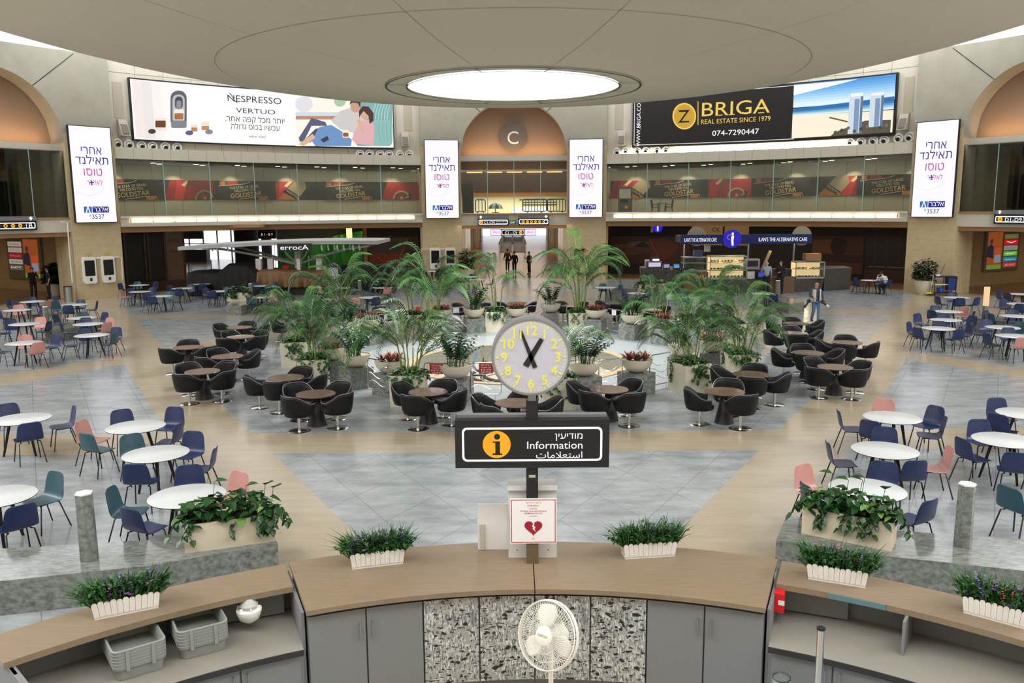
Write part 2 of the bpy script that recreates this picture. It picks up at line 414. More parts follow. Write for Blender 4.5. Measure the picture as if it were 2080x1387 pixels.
mb.add([cyl(360 * k / n, dz(r) - .012, r) for r in (9.185, 9.2) for k in range(n)], [(k, (k + 1) % n, n + (k + 1) % n, n + k) for k in range(n)], M['dishline'])
struct(mb.build('trim_1'))
# the flat ring round the oculus and the glazed lantern above it
mb = MB(); mb.add([cyl(360 * k / n, z, r) for r, z in ((3.44, 8.84), (4.12, 8.80), (4.12, 8.95), (3.44, 8.95)) for k in range(n)], [(i * n + k, i * n + (k + 1) % n, ((i + 1) % 4) * n + (k + 1) % n, ((i + 1) % 4) * n + k) for i in range(4) for k in range(n)], M['white'])
for r in (3.46, 4.12): mb.add([cyl(360 * k / n, 8.79 + .0 * r, r + d) for d in (-.03, .03) for k in range(n)], [(k, (k + 1) % n, n + (k + 1) % n, n + k) for k in range(n)], M['black'])
for k in range(12):
    a = 15 + 30 * k; mb.add([cyl(a + s * degrees(.02 / r), 8.785, r) for r in (3.46, 4.12) for s in (-1, 1)], [(0, 1, 3, 2)], M['black'])
struct(mb.build('trim_2'))
lan = MB()
for z in (9.35, 9.62, 11.6): lan.tube([cyl(10 * k, z, 3.62) for k in range(36)], .012, 6, M['alu'], closed=True)
for k in range(12): lan.cyl(cyl(30 * k, 8.95, 3.62), cyl(30 * k, 11.6, 3.62), .012, n=6, m=M['wht'])
lan.add([cyl(10 * k, 11.65, 3.9) for k in range(36)], [tuple(range(36))], M['wht'])
struct(lan.build('window_1'), 'round glazed lantern over the oculus')
# ---- arch bays
A0, A1, SPR = 6.85, 11.95, 8.6
AW = RW * radians(A0)
def lunette_z(t): return SPR + sqrt(max(0, AW * AW - (RW * radians(t)) ** 2))
def local(th0): return Matrix.Translation((0, YC, 0)) @ Matrix.Rotation(-radians(th0), 4, 'Z')
WALLN = {-60: 'b', 0: 'c', 60: 'd'}
M['lun'] = mat('lunette_plaster', '#9c8674', .8); M['corrwall'] = mat('corridor_wall', '#b3977a', .5, noise=.25, nscale=2); M['corrlight'] = mat('corridor_light', '#d9cdb8', .5)
for th0 in (-60, 0, 60):
    for s in (-1, 1):
        mb = MB(); a, b = sorted((th0 + s * A0, th0 + s * A1)); mb.arc(a, b, RW, RW + 1.6, 0, 9.12, M['stone'], 5)
        struct(mb.build('pillar'))
    mb = MB()
    for s in (-1, 1):
        a, b = sorted((th0 + s * A0, th0 + s * A1)); mb.arc(a, b, RW, RW + 1.4, 9.12, 13.5, M['conc'], 5)
    mb.arc(th0 - A0, th0 + A0, RW, RW + 1.4, lambda t: lunette_z(t - th0), 13.5, M['conc'], 36)
    struct(mb.build('wall_arch_' + WALLN[th0]))
    mb = MB()
    for s in (-1, 1):                                    # slanting joints from the arch to the top, and the springing joints
        p = [(th0 + s * A0 * .62, lunette_z(A0 * .62)), (th0 + s * A0 * 1.25, 13.4)]
        v = []
        for q, z in p:
            for d in (-.05, .05): v.append(cyl(q + d, z, RW - .006))
        mb.add(v, [(0, 1, 3, 2)], M['black'])
    struct(mb.build('trim_3'))
    mb = MB(); mb.arc(th0 - A0, th0 + A0, RW + 1.5, RW + 1.8, 8.3, 12.4, M['lun'], 20); mb.arc(th0 - A0, th0 + A0, RW + .5, RW + 1.8, 8.2, 8.55, M['white'], 12); struct(mb.build('wall_lunette_' + WALLN[th0]))
    p = cyl(th0, 8.62, RW + .75)
    area_light('lunette_cove', p, (radians(180 - 25), 0, radians(-th0)), 6.6, .2, 60, (1, .55, .22))
    # bridge fascia and upper glass
    mb = MB(); mb.arc(th0 - A0, th0 + A0, RW + .1, RW + 5, 3.78, 4.5, M['white'], 8); mb.arc(th0 - A0, th0 + A0, RW + .05, RW + .5, 4.5, 4.6, M['brown'], 8); mb.arc(th0 - A0, th0 + A0, RW + .2, RW + 5, 3.55, 3.78, M['brown'], 8); struct(mb.build('trim_4'))
    win = struct(MB().arc(th0 - A0, th0 + A0, RW + .18, RW + .2, 8.16, 8.2, M['alu'], 8).build('window_2'))
    for k in range(4):
        a = th0 - A0 + 2 * A0 * k / 4; MB().arc(a + .03, a + 2 * A0 / 4 - .03, RW + .18, RW + .20, 4.6, 8.16, M['glass'], 3).build('window_pane', win)
        if k: MB().arc(a - .04, a + .04, RW + .17, RW + .21, 4.6, 8.16, M['glassedge'], 1).build('mullion', win)
    # the concourse behind: side walls, ceiling
    T = local(th0); L = 100 if th0 == 0 else 26
    mb = MB()
    for s in (-1, 1): mb.box((s * 6.2, RW + 1.4 + L / 2, 2.1), (.6, L, 4.2), M['corrwall'] if th0 == 0 else M['stone'], T=T)
    for s in (-1, 1): mb.box((s * 5.1, RW + 1.5, 1.9), (2.6, .3, 3.8), M['stone'], T=T)
    struct(mb.build('wall_concourse_' + WALLN[th0]))
    mb = MB(); mb.box((0, RW + 2 + L / 2, 4.0), (12.5, L, .3), M['brown'], T=T); struct(mb.build('ceiling'))
    if th0:
        mb = MB(); mb.box((0, RW + 1.4 + L, 2), (13, .4, 4.2), M['darkbrown'], T=T); struct(mb.build('wall_end_' + WALLN[th0]))
        mb = MB(); mb.box((0, RW + 6, 6.4), (13, .3, 4.4), M['dark'], T=T); mb.box((-4.3, RW + 3.7, 6.4), (.3, 4.6, 4.4), M['stone'], T=T); mb.box((4.3, RW + 3.7, 6.4), (.3, 4.6, 4.4), M['stone'], T=T); mb.box((0, RW + 3.4, 8.35), (13, 5.4, .1), M['soffit'], T=T)
        mb.box((-th0 / 60 * -3.0 * 1, RW + 5.8, 6.2), (.7, .06, 1.4), mat('red_panel', '#8f1d22', .6), T=T)
        struct(mb.build('wall_upper_' + WALLN[th0]))
        area_light('concourse_lamps', T @ Vector((0, RW + 12, 3.75)), (0, 0, radians(-th0)), 6, 12, 130, (1, .78, .5))
# ---- concourse C in depth
T0 = local(0)
mb = MB()
for s in (-1, 1):
    for k in range(14): mb.box((s * 5.55, 64 + 5.4 * k, 2), (.5, .5, 4), M['corrlight'])
struct(mb.build('wall_columns_c'))
mb = MB()
for s in (-1, 1):
    mb.box((s * 5.84, 96, 2.1), (.1, 12, 3.3), M['day'])
    for k in range(5): mb.box((s * 5.8, 90.5 + 2.75 * k, 2.1), (.12, .12, 3.4), M['corrlight'])
    mb.box((s * 5.8, 96, 1.6), (.12, 12, .1), M['corrlight'])
struct(mb.build('window_3'), 'tall daylight window at the side of the concourse')
mb = MB(); mb.box((0, 158, 2.0), (13, .3, 4.4), M['day']); struct(mb.build('window_4'), 'bright glazed end wall of the concourse')
for k in range(3): area_light('concourse_lamps', (0, 68 + 26 * k, 3.8), (0, 0, 0), 8, 20, 430, (1, .80, .58))
# upper hall behind the glass of bay C
mb = MB(); mb.box((0, 64.0, 7.45), (13, .3, 2.2), M['darkbrown']); struct(mb.build('wall_bulkhead_c'))
mb = MB(); mb.box((0, 75, 6.45), (14, 22, .15), M['darkbrown'])
for k in range(7): mb.box((0, 66 + 2.8 * k, 6.33), (13, .35, .1), mat('ceiling_slat', '#b98f5e', .5))
struct(mb.build('ceiling'))
mb = MB(); mb.box((0, 86, 5.5), (14, .3, 2.2), mat('pale_green_wall', '#b9c2ae', .6)); mb.box((1.6, 85.8, 4.75), (3.6, .06, .5), M['day'])
for z in (5.3, 5.55, 5.8): mb.box((2.6 if z < 5.7 else 2.2, 85.8, z), (3.4, .05, .1), M['dark'])
for s in (-1, 1): mb.box((s * 6.9, 74, 5.5), (.3, 24, 2.2), M['corrwall'])
struct(mb.build('wall_hall_upper'))
area_light('upper_hall_lamps', (0, 79, 6.2), (0, 0, 0), 9, 12, 2200, (1, .82, .6))
for k in range(5):
    o = MB().box((0, 0, 0), (1.15, .1, .07), M['lampw']).build('cove_light'); o.location = (-2.95 + 1.5 * k, 63.75, 7.62)
    tag(o, 'orange cove light on the bulkhead above the bridge glass, ' + ['leftmost', 'second from left', 'middle', 'second from right', 'rightmost'][k] + ' of five', 'cove light', 'cove lights over the bridge')
area_light('bulkhead_cove', (0, 63.7, 7.7), (radians(180), 0, 0), 7, .1, 14, (1, .5, .18)); area_light('bulkhead_wash', (0, 61.4, 8.0), (radians(65), 0, 0), 7, .3, 60, (1, .72, .45))  # second light is added only to brighten the bulkhead face
# ---- curved sections between the bays
TH0, TH1 = A1, 60 - A1
M['glass2'] = M['glass']
PX = {'l': -1, 'r': 1}
for sd, s in PX.items():
    a, b = sorted((s * TH0, s * TH1)); nn = 30
    mb = MB(); mb.arc(a, b, RW + .35, RW + .75, 8.5, 15.2, M['white'], nn)
    for k in range(13): t = a + (b - a) * k / 12; mb.arc(t - .02, t + .02, RW + .343, RW + .36, 8.5, 15, M['joint'], 1)
    mb.arc(a, b, RW + .344, RW + .36, 12.72, 12.75, M['joint'], nn)
    for t in (s * 13.4, s * 47.0): mb.arc(t - .5, t + .5, RW + .33, RW + .36, 10.2, 12.2, M['backwall'], 1)
    struct(mb.build('wall_upper_' + sd))
    mb = MB(); mb.arc(a, b, RW, RW + .6, 7.9, 8.55, M['white'], nn)
    for k in range(19): t = a + (b - a) * k / 18; mb.arc(t - .015, t + .015, RW - .005, RW + .01, 7.95, 8.55, M['joint'], 1)
    struct(mb.build('trim_5'))
    mb = MB(); mb.arc(a, b, RW + .3, RW + 3.6, 7.78, 7.9, M['soffit'], nn); struct(mb.build('ceiling'))
    mb = MB(); mb.arc(a - 2, b + 2, RW + 3.4, RW + 3.7, 4.5, 7.8, M['backwall'], nn)
    for k in range(13): t = a + (b - a) * k / 12; mb.arc(t - .03, t + .03, RW + 3.39, RW + 3.41, 4.6, 7.78, M['joint'], 1)
    struct(mb.build('wall_balcony_' + sd))
    mb = MB(); mb.arc(a, b, RW - .02, RW + 3.7, 4.0, 4.52, M['white'], nn); mb.arc(a, b, RW - .3, RW + .1, 4.03, 4.24, M['white'], nn); mb.arc(a, b, RW - .12, RW + .2, 4.5, 4.62, M['white'], nn); struct(mb.build('trim_6'))
    mb = MB(); mb.arc(a, b, RW + .1, RW + .7, 3.68, 4.02, M['brown'], nn); mb.arc(a, b, RW + .6, RW + 9, 3.8, 4.0, M['brown'], nn); struct(mb.build('ceiling'))
    win = struct(MB().arc(a, b, RW + .1, RW + .14, 4.62, 4.66, M['alu'], nn).build('window_5'))
    npn = 7
    for k in range(npn):
        t0 = a + (b - a) * k / npn; t1 = a + (b - a) * (k + 1) / npn
        MB().arc(t0 + .03, t1 - .03, RW + .11, RW + .13, 4.66, 7.9, M['glass'], 4).build('window_pane', win)
        if k: MB().arc(t0 - .05, t0 + .05, RW + .1, RW + .15, 4.62, 7.9, M['glassedge'], 1).build('mullion', win)
# ---- the half of the hall behind the camera
mb = MB(); mb.arc(60 + A1, 300 - A1, RW + .2, RW + .8, 0, 13.6, M['white'], 90); struct(mb.build('wall_rear'))
# ---- ground floor under the balconies: back walls and what hangs on them
RB = 36.0
mb = MB(); mb.arc(-48, thpx(490, 500, RB), RB - 3, RB - 2.8, 0, 3.8, M['darkbrown'], 8) if False else None
t375 = thpx(372, 500, 33.2)
mb.arc(-49, t375, 33.2, 33.6, 0, 3.85, M['dark'], 6)
for x in (252, 293, 300, 334, 372): t = thpx(x, 500, 33.2); mb.arc(t - .12, t + .12, 33.1, 33.25, 0, 3.85, M['darkbrown'], 1)
mb.arc(thpx(335, 500, 33.2), t375, 33.12, 33.2, 0, 3.85, mat('bronze_panel', '#6b513d', .4), 3)
mb.arc(-49, t375, 32.9, 33.25, 0, .55, M['darkbrown'], 6)
struct(mb.build('wall_shopfront_l'))
tA, tB = thpx(478, 500, 39), thpx(853, 500, 36)
mb = MB(); mb.arc(thpx(565, 500, RB), -10, RB, RB + .4, 0, 3.9, M['dark'], 10); mb.arc(thpx(737, 500, RB), thpx(745, 500, RB), RB - .25, RB, 0, 3.9, M['brown'], 1); struct(mb.build('wall_back_l'))
mb = MB(); mb.arc(thpx(478, 500, 44), thpx(566, 500, 44), 44, 44.4, 0, 4, M['dark'], 4)
for x0, x1 in ((527, 531), (553, 557), (559, 563)): mb.arc(thpx(x0, 500, 43.8), thpx(x1, 500, 43.8), 43.8, 44, .2, 3.75, M['day'], 1)
mb.arc(thpx(527, 500, 43.8), thpx(557, 500, 43.8), 43.8, 44, 3.6, 3.78, M['day'], 1)
struct(mb.build('wall_shops_l'))
mb = MB(); p0, p1 = atY(330, 500, 86), atY(500, 500, 86); mb.box(((p0.x + p1.x) / 2, 86, 2.2), (p1.x - p0.x, .2, 4.6), M['day'])
for k in range(7): mb.box((p0.x + (p1.x - p0.x) * k / 6, 85.85, 2.2), (.14, .12, 4.6), M['alu'])
mb.box(((p0.x + p1.x) / 2, 85.85, 1.6), (p1.x - p0.x, .12, .1), M['alu']); struct(mb.build('window_6'), 'wide daylight window wall beyond the dark shopfront')
mb = MB(); mb.box((-29, 70, 3.95), (26, 34, .2), M['brown']); struct(mb.build('ceiling'))
mb = MB(); mb.arc(10, 50, RB, RB + .4, 0, 3.9, M['dark'], 20); struct(mb.build('wall_back_r'))
for a in (-16, 18, 30, 42): area_light('soffit_lamps', cyl(a, 3.72, RW + 3.2), (radians(-20), 0, radians(-a)), 4, .4, 45, (1, .8, .58))  # area lights added under the soffit to lighten the murals
# ================================================================ SIGNS, SCREENS AND WHAT IS FIXED TO THE WALLS
def atplane(x, y, p, n):
    d = ray(x, y); p = Vector(p); n = Vector(n); return EV + d * ((p - EV).dot(n) / d.dot(n))
NAVY, MAG = emis('ink_navy', '#20208a', .9), emis('ink_magenta', '#c43a97', .9)
def E_(h, s=.95): return emis('art_' + h.strip('#'), h, s)
INK = E_('#141414', .6)
# ---- the two long curved billboards
def billboard(name, label, t0, t1, z0, z1, rr):
    root = thing(name, label, 'billboard', cyl((t0 + t1) / 2, z0, rr)); inv = root.matrix_basis.inverted()
    W_ = rr * radians(t1 - t0); H_ = z1 - z0
    inv = Matrix.Translation(-Vector(root.location))
    fr = curve_frame(t0, z0, rr); fn = lambda a, b, w: inv @ fr(a, b, w)
    b = MB(); b.arc(t0 - .12, t1 + .12, rr, rr + .22, z0 - .08, z1 + .08, M['blk'], 24); b.v = [inv @ v for v in b.v]; b.build('casing', root)
    def uv(x, y):
        p = atR(x, y, rr); return rr * radians(degrees(atan2(p.x, p.y - YC)) - t0), p.z - z0
    return root, Flat(fn, .4, .0025), uv, W_, H_
def PX2(uv, pts): return [uv(*p) for p in pts]
def blob(F, uv, cx_, cy_, rx, ry, m, n=20, rot=0):
    F.poly([uv(cx_ + rx * cos(2 * pi * i / n) * cos(rot) - ry * sin(2 * pi * i / n) * sin(rot), cy_ + rx * cos(2 * pi * i / n) * sin(rot) + ry * sin(2 * pi * i / n) * cos(rot)) for i in range(n)], m)
RBB = RW + .12
bl, F, uv, W_, H_ = billboard('billboard', 'long white lit billboard with a coffee machine and a couple on a sofa', -45.75, -15.35, 9.05, 12.42, RBB)
F.rect(0, 0, W_, H_, emis("board_white", "#fffdfc", .97), 40); 
for i in range(6): F.rect(.1 + i * .55, 0.05, .1 + (i + 1) * .55, H_ - .05, E_(['#f3e6e2', '#e9e4e2', '#f6efec', '#faf4f1', '#fbf6f4', '#fdfaf8'][i], .96), 2)
F.build('poster', bl); F.mb = MB(); Wm = F.w
pic = F
def rr_px(F, uv, x0, y0, x1, y1, r, m):
    pts = []
    for cx_, cy_, a in ((x1 - r, y1 - r, 0), (x0 + r, y1 - r, 90), (x0 + r, y0 + r, 180), (x1 - r, y0 + r, 270)):
        pts += [(cx_ + r * cos(radians(a + 18 * i)), cy_ + r * sin(radians(a + 18 * i))) for i in range(6)]
    F.poly(PX2(uv, pts), m)
rr_px(F, uv, 346, 184, 379, 260, 15, E_('#5b6066')); rr_px(F, uv, 350, 192, 375, 252, 11, E_('#b9bcc0')); rr_px(F, uv, 355, 196, 371, 222, 8, E_('#44484e')); rr_px(F, uv, 358, 204, 368, 222, 5, E_('#8b8f94'))
rr_px(F, uv, 353, 222, 373, 244, 2, E_('#f2e7dd')); rr_px(F, uv, 354, 230, 372, 243, 2, E_('#a9713f')); rr_px(F, uv, 347, 245, 379, 260, 4, E_('#80868c'))
rr_px(F, uv, 314, 240, 338, 265, 3, E_('#f0e2d8')); rr_px(F, uv, 315, 245, 336, 259, 2, E_('#6f3f24')); rr_px(F, uv, 387, 253, 401, 268, 2, E_('#efe0d2')); rr_px(F, uv, 388, 259, 400, 267, 2, E_('#b7845a')); rr_px(F, uv, 408, 247, 425, 266, 2, E_('#efe4da')); rr_px(F, uv, 409, 256, 424, 264, 2, E_('#c08a5c'))
for x, y, c in ((308, 267, '#4b3a33'), (384, 270, '#6a5a86'), (424, 268, '#8a8791')): blob(F, uv, x, y, 8, 5, E_(c))
F.text('NESPRESSO', *uv(517, 209), .56, INK, .016, sx=1.0, fit=3.35); F.line(PX2(uv, [(465, 189), (470, 194), (476, 205), (482, 209)]), .05, INK)
F.text('VERTUO', *uv(519, 231), .42, INK, .014, fit=2.45)
F.text(rtl('יותר מכל קפה אחר.'), *uv(518, 249), .5, E_('#2a2a2a', .7), .012, fit=3.7); F.text(rtl('עכשיו בכוס גדולה'), *uv(519, 264), .5, E_('#56522c', .8), .014, fit=3.05)
F.text('what else?', *uv(523, 280), .25, E_('#555555', .7), 0, fit=1.1)
# photograph half of the poster
def quad(x0, y0, x1, y1, m, n=6): F.strip([uv(x0 + (x1 - x0) * i / n, y0) for i in range(n + 1)], [uv(x0 + (x1 - x0) * i / n, y1) for i in range(n + 1)], m)
quad(600, 193, 796, 297, E_('#f6efe2', 1.0)); blob(F, uv, 617, 212, 18, 16, E_('#dfe1e4')); quad(600, 228, 690, 236, E_('#cfdbe6')); quad(600, 236, 690, 243, E_('#b98d74'))
blob(F, uv, 690, 206, 12, 11, E_('#a9c8a0')); rr_px(F, uv, 722, 204, 796, 297, 8, E_('#7fb0ae'))
for k in range(6): F.line(PX2(uv, [(764 + 6 * k, 207), (758 + 6 * k, 225), (756 + 6 * k, 243)]), .05, E_('#b7d6d3'))
rr_px(F, uv, 738, 244, 797, 297, 10, E_('#8fbcb9')); 
for k in range(4): F.line(PX2(uv, [(770 + 8 * k, 246), (768 + 8 * k, 268), (774 + 7 * k, 288)]), .03, E_('#6c9c9b'))
F.poly(PX2(uv, [(690, 226), (712, 219), (736, 222), (742, 250), (724, 272), (690, 262), (672, 246)]), E_('#cfcac6')); F.poly(PX2(uv, [(606, 280), (632, 240), (660, 248), (664, 256), (632, 256), (616, 288), (608, 288)]), E_('#5b5d74')); F.poly(PX2(uv, [(614, 288), (640, 262), (668, 256), (672, 262), (628, 290)]), E_('#4d5068'))
F.poly(PX2(uv, [(632, 286), (648, 258), (672, 254), (692, 266), (714, 284), (712, 297), (640, 297)]), E_('#6f95c4')); F.poly(PX2(uv, [(650, 284), (664, 276), (668, 284), (656, 290)]), E_('#3c4048')); F.poly(PX2(uv, [(606, 293), (634, 272), (640, 280), (616, 297)]), E_('#dfb394'))
F.poly(PX2(uv, [(718, 270), (732, 246), (752, 242), (760, 258), (758, 296), (722, 292), (714, 284)]), E_('#e0aeb0')); blob(F, uv, 721, 216, 10, 13, E_('#c99b80')); F.poly(PX2(uv, [(709, 214), (712, 203), (724, 199), (732, 207), (731, 220), (726, 210), (714, 209)]), E_('#46362e'))
blob(F, uv, 741, 232, 9, 11, E_('#d9ab8e')); F.poly(PX2(uv, [(729, 240), (728, 226), (736, 216), (748, 217), (758, 230), (758, 246), (750, 252), (748, 236), (738, 226), (733, 232)]), E_('#4c2f2e')); F.poly(PX2(uv, [(724, 246), (730, 240), (740, 270), (736, 274)]), E_('#dcae92'))
rr_px(F, uv, 695, 264, 708, 280, 2, E_('#f3e6d6')); rr_px(F, uv, 696, 270, 707, 278, 2, E_('#8f5b37'))
F.build('artwork', bl)
br, F, uv, W_, H_ = billboard('billboard', 'long lit billboard with gold lettering on black and two towers by the sea', 15.25, 45.75, 9.05, 12.42, RBB)
F.rect(0, 0, W_, H_, emis('board_black', '#231f1e', .8), 40); F.build('poster', br); F.mb = MB()
GOLD = E_('#e9c75e', 1.0); GOLD2 = E_('#c79a2e', 1.0); WHT = E_('#ffffff', 1.0)
for v0 in (.05, H_ - .09): F.rect(.05, v0, W_ * .64, v0 + .03, WHT, 24)
F.rect(.05, .05, .08, H_ - .06, WHT)
F.text('WWW.BRIGA.CO.IL', *uv(1301, 248), .36, WHT, .01, rot=pi / 2, fit=None)
blob(F, uv, 1390, 236, 24, 27, GOLD, 32); blob(F, uv, 1390, 236, 21, 24, GOLD2, 32); F.text('Z', *uv(1389, 249), 1.15, INK, .0); u0, v0 = uv(1389, 249); F.rect(u0 - .36, v0 + .75, u0 + .36, v0 + .81, INK); F.rect(u0 - .36, v0, u0 + .36, v0 + .06, INK)
F.line(PX2(uv, [(1418, 206), (1418, 254)]), .05, GOLD)
F.text('BRIGA', *uv(1494, 233), 1.25, GOLD, .012, fit=4.35)
u0, v0 = uv(1494, 233)
for du in (-2.15, -1.2, -.42, 1.45): F.rect(u0 + du, v0 - .0, u0 + du + .38, v0 + .05, GOLD)
F.text('REAL ESTATE SINCE 1979', *uv(1494, 249), .42, GOLD, .004, fit=4.45); F.text('074-7290447', *uv(1494, 274), .48, WHT, .02, fit=3.0)
def quad(x0, y0, x1, y1, m, n=8): F.strip([uv(x0 + (x1 - x0) * i / n, y0) for i in range(n + 1)], [uv(x0 + (x1 - x0) * i / n, y1) for i in range(n + 1)], m)
def qv(x0, f0, f1, x1, m, n=8):
    a0, a1 = rr_u(x0), rr_u(x1); F.rect(a0, H_ * f0, a1, H_ * f1, m, n)
def rr_u(x): return uv(x, 230)[0]
xs = (1611, 1816)
for k in range(9): qv(xs[0], .58 + .045 * k, .58 + .045 * (k + 1) + .01, xs[1], E_(['#d9ecf7', '#cfe6f5', '#bfdcf2', '#a9d0ee', '#93c4ea', '#7fb7e5', '#6aa9df', '#5b9fda', '#4b92d2'][k], 1.05))
F.poly([(rr_u(xs[0]), H_ * .80), (rr_u(xs[0]), H_ * .98), (rr_u(1740), H_ * .98)], E_('#ffffff', 1.1))
for k in range(6): F.poly([(rr_u(1611), H_ * (.56 - .02 * k)), (rr_u(1816), H_ * (.63 - .035 * k)), (rr_u(1816), H_ * (.59 - .035 * k)), (rr_u(1611), H_ * (.53 - .02 * k))], E_(['#2f6fae', '#2a66a6', '#3474b0', '#5f9cc6', '#93c2da', '#cfe3e8'][k], 1.0))
F.poly([(rr_u(1611), H_ * .44), (rr_u(1816), H_ * .40), (rr_u(1816), H_ * .03), (rr_u(1611), H_ * .03)], E_('#f4e4cd', 1.05)); F.poly([(rr_u(1700), H_ * .1), (rr_u(1760), H_ * .26), (rr_u(1812), H_ * .24), (rr_u(1812), H_ * .03), (rr_u(1690), H_ * .03)], E_('#5d5648', .9))
F.line([(rr_u(1686), H_ * .36), (rr_u(1724), H_ * .26)], .09, E_('#6b5c46'))
for x, b_, t_ in ((1740, .05, .72), (1782, .14, .70)):
    F.rect(rr_u(x - 15), H_ * b_, rr_u(x + 13), H_ * t_, E_('#cfdbe6')); F.rect(rr_u(x - 4), H_ * b_, rr_u(x + 6), H_ * (t_ - .08), E_('#7e97b8')); F.rect(rr_u(x - 13), H_ * (t_ - .03), rr_u(x + 12), H_ * (t_ + .02), E_('#eef3f8')); F.rect(rr_u(x + 8), H_ * b_, rr_u(x + 13), H_ * (t_ - .04), E_('#5e7694'))
for k in range(9): F.disc(rr_u(1700 + 13 * k), H_ * (.09 + .03 * (k % 3)), .1, E_(['#4a5a38', '#3a4630', '#746a58'][k % 3]))
F.build('artwork', br)
# ---- four tall LED signs on the stone pillars
def led_sign(th, where):
    p = cyl(th, 4.32, RW - .25); root = thing('led_sign', 'tall white LED advertising sign, ' + where, 'sign', p, radians(-th), 'tall LED signs on the stone pillars')
    w, h = 2.24, 5.22
    MB().box((0, .1, h / 2), (w + .08, .16, h + .08), M['blk']).build('casing', root)
    fr = flat_frame((-w / 2, .015, 0), (1, 0, 0), (0, 0, 1)); F = Flat(fr)
    F.rect(0, 0, w, h, emis("led_white", "#f7f2ff", 1.0)); F.build('screen', root); F.mb = MB()
    F.text(rtl('אחרי'), w * .50, h * .715, .66, NAVY, .026, fit=w * .50); F.text(rtl('תאילנד'), w * .50, h * .61, .66, NAVY, .026, fit=w * .79); F.text(rtl('טוסו'), w * .50, h * .49, .66, MAG, .012, fit=w * .45)
    F.text(rtl('לאלבר'), w * .52, h * .39, .42, MAG, .0, fit=w * .38); F.line([(w * .38, h * .415), (w * .5, h * .42)], .05, NAVY); F.line([(w * .44, h * .445), (w * .44, h * .395)], .05, NAVY)
    F.line([(w * (.04 + .065 * i), h * (.335 - .055 * sin(i * .33))) for i in range(10)] + [(w * .68, h * .31), (w * .72, h * .35), (w * .72, h * .39)], .014, E_('#cfb9d6'))
    F.rect(w * .2, h * .10, w * .395, h * .165, E_('#2a6db5')); F.poly([(w * .24, h * .10), (w * .285, h * .163), (w * .315, h * .163), (w * .36, h * .10), (w * .335, h * .10), (w * .30, h * .15), (w * .265, h * .10)], WHT)
    F.rect(w * .41, h * .10, w * .815, h * .165, NAVY); F.text(rtl('אלבר'), w * .612, h * .113, .36, WHT, .004, fit=w * .35)
    F.text('*3537', w * .5, h * .035, .36, NAVY, .026, fit=w * .38); F.build('lettering', root)
led_sign(-50.66, 'on the pillar left of the coffee billboard'); led_sign(-9.34, 'on the pillar left of the round C sign'); led_sign(9.34, 'on the pillar right of the round C sign'); led_sign(50.66, 'on the pillar right of the black and gold billboard')
# ---- round C sign
p = atR(1042, 279, RW + 1.3); root = thing('gate_sign', 'round grey sign with a white letter C in the arch', 'sign', (p.x, p.y, p.z))
MB().cyl((0, .1, 0), (0, 0, 0), .95, n=40, m=mat('sign_gray', '#6d6862', .5)).build('disc', root)
F = Flat(flat_frame((0, 0, 0), (1, 0, 0), (0, 0, 1))); F.w = .01; F.text('C', 0, -.45, 1.25, M['wht'], .03); F.build('letter', root)
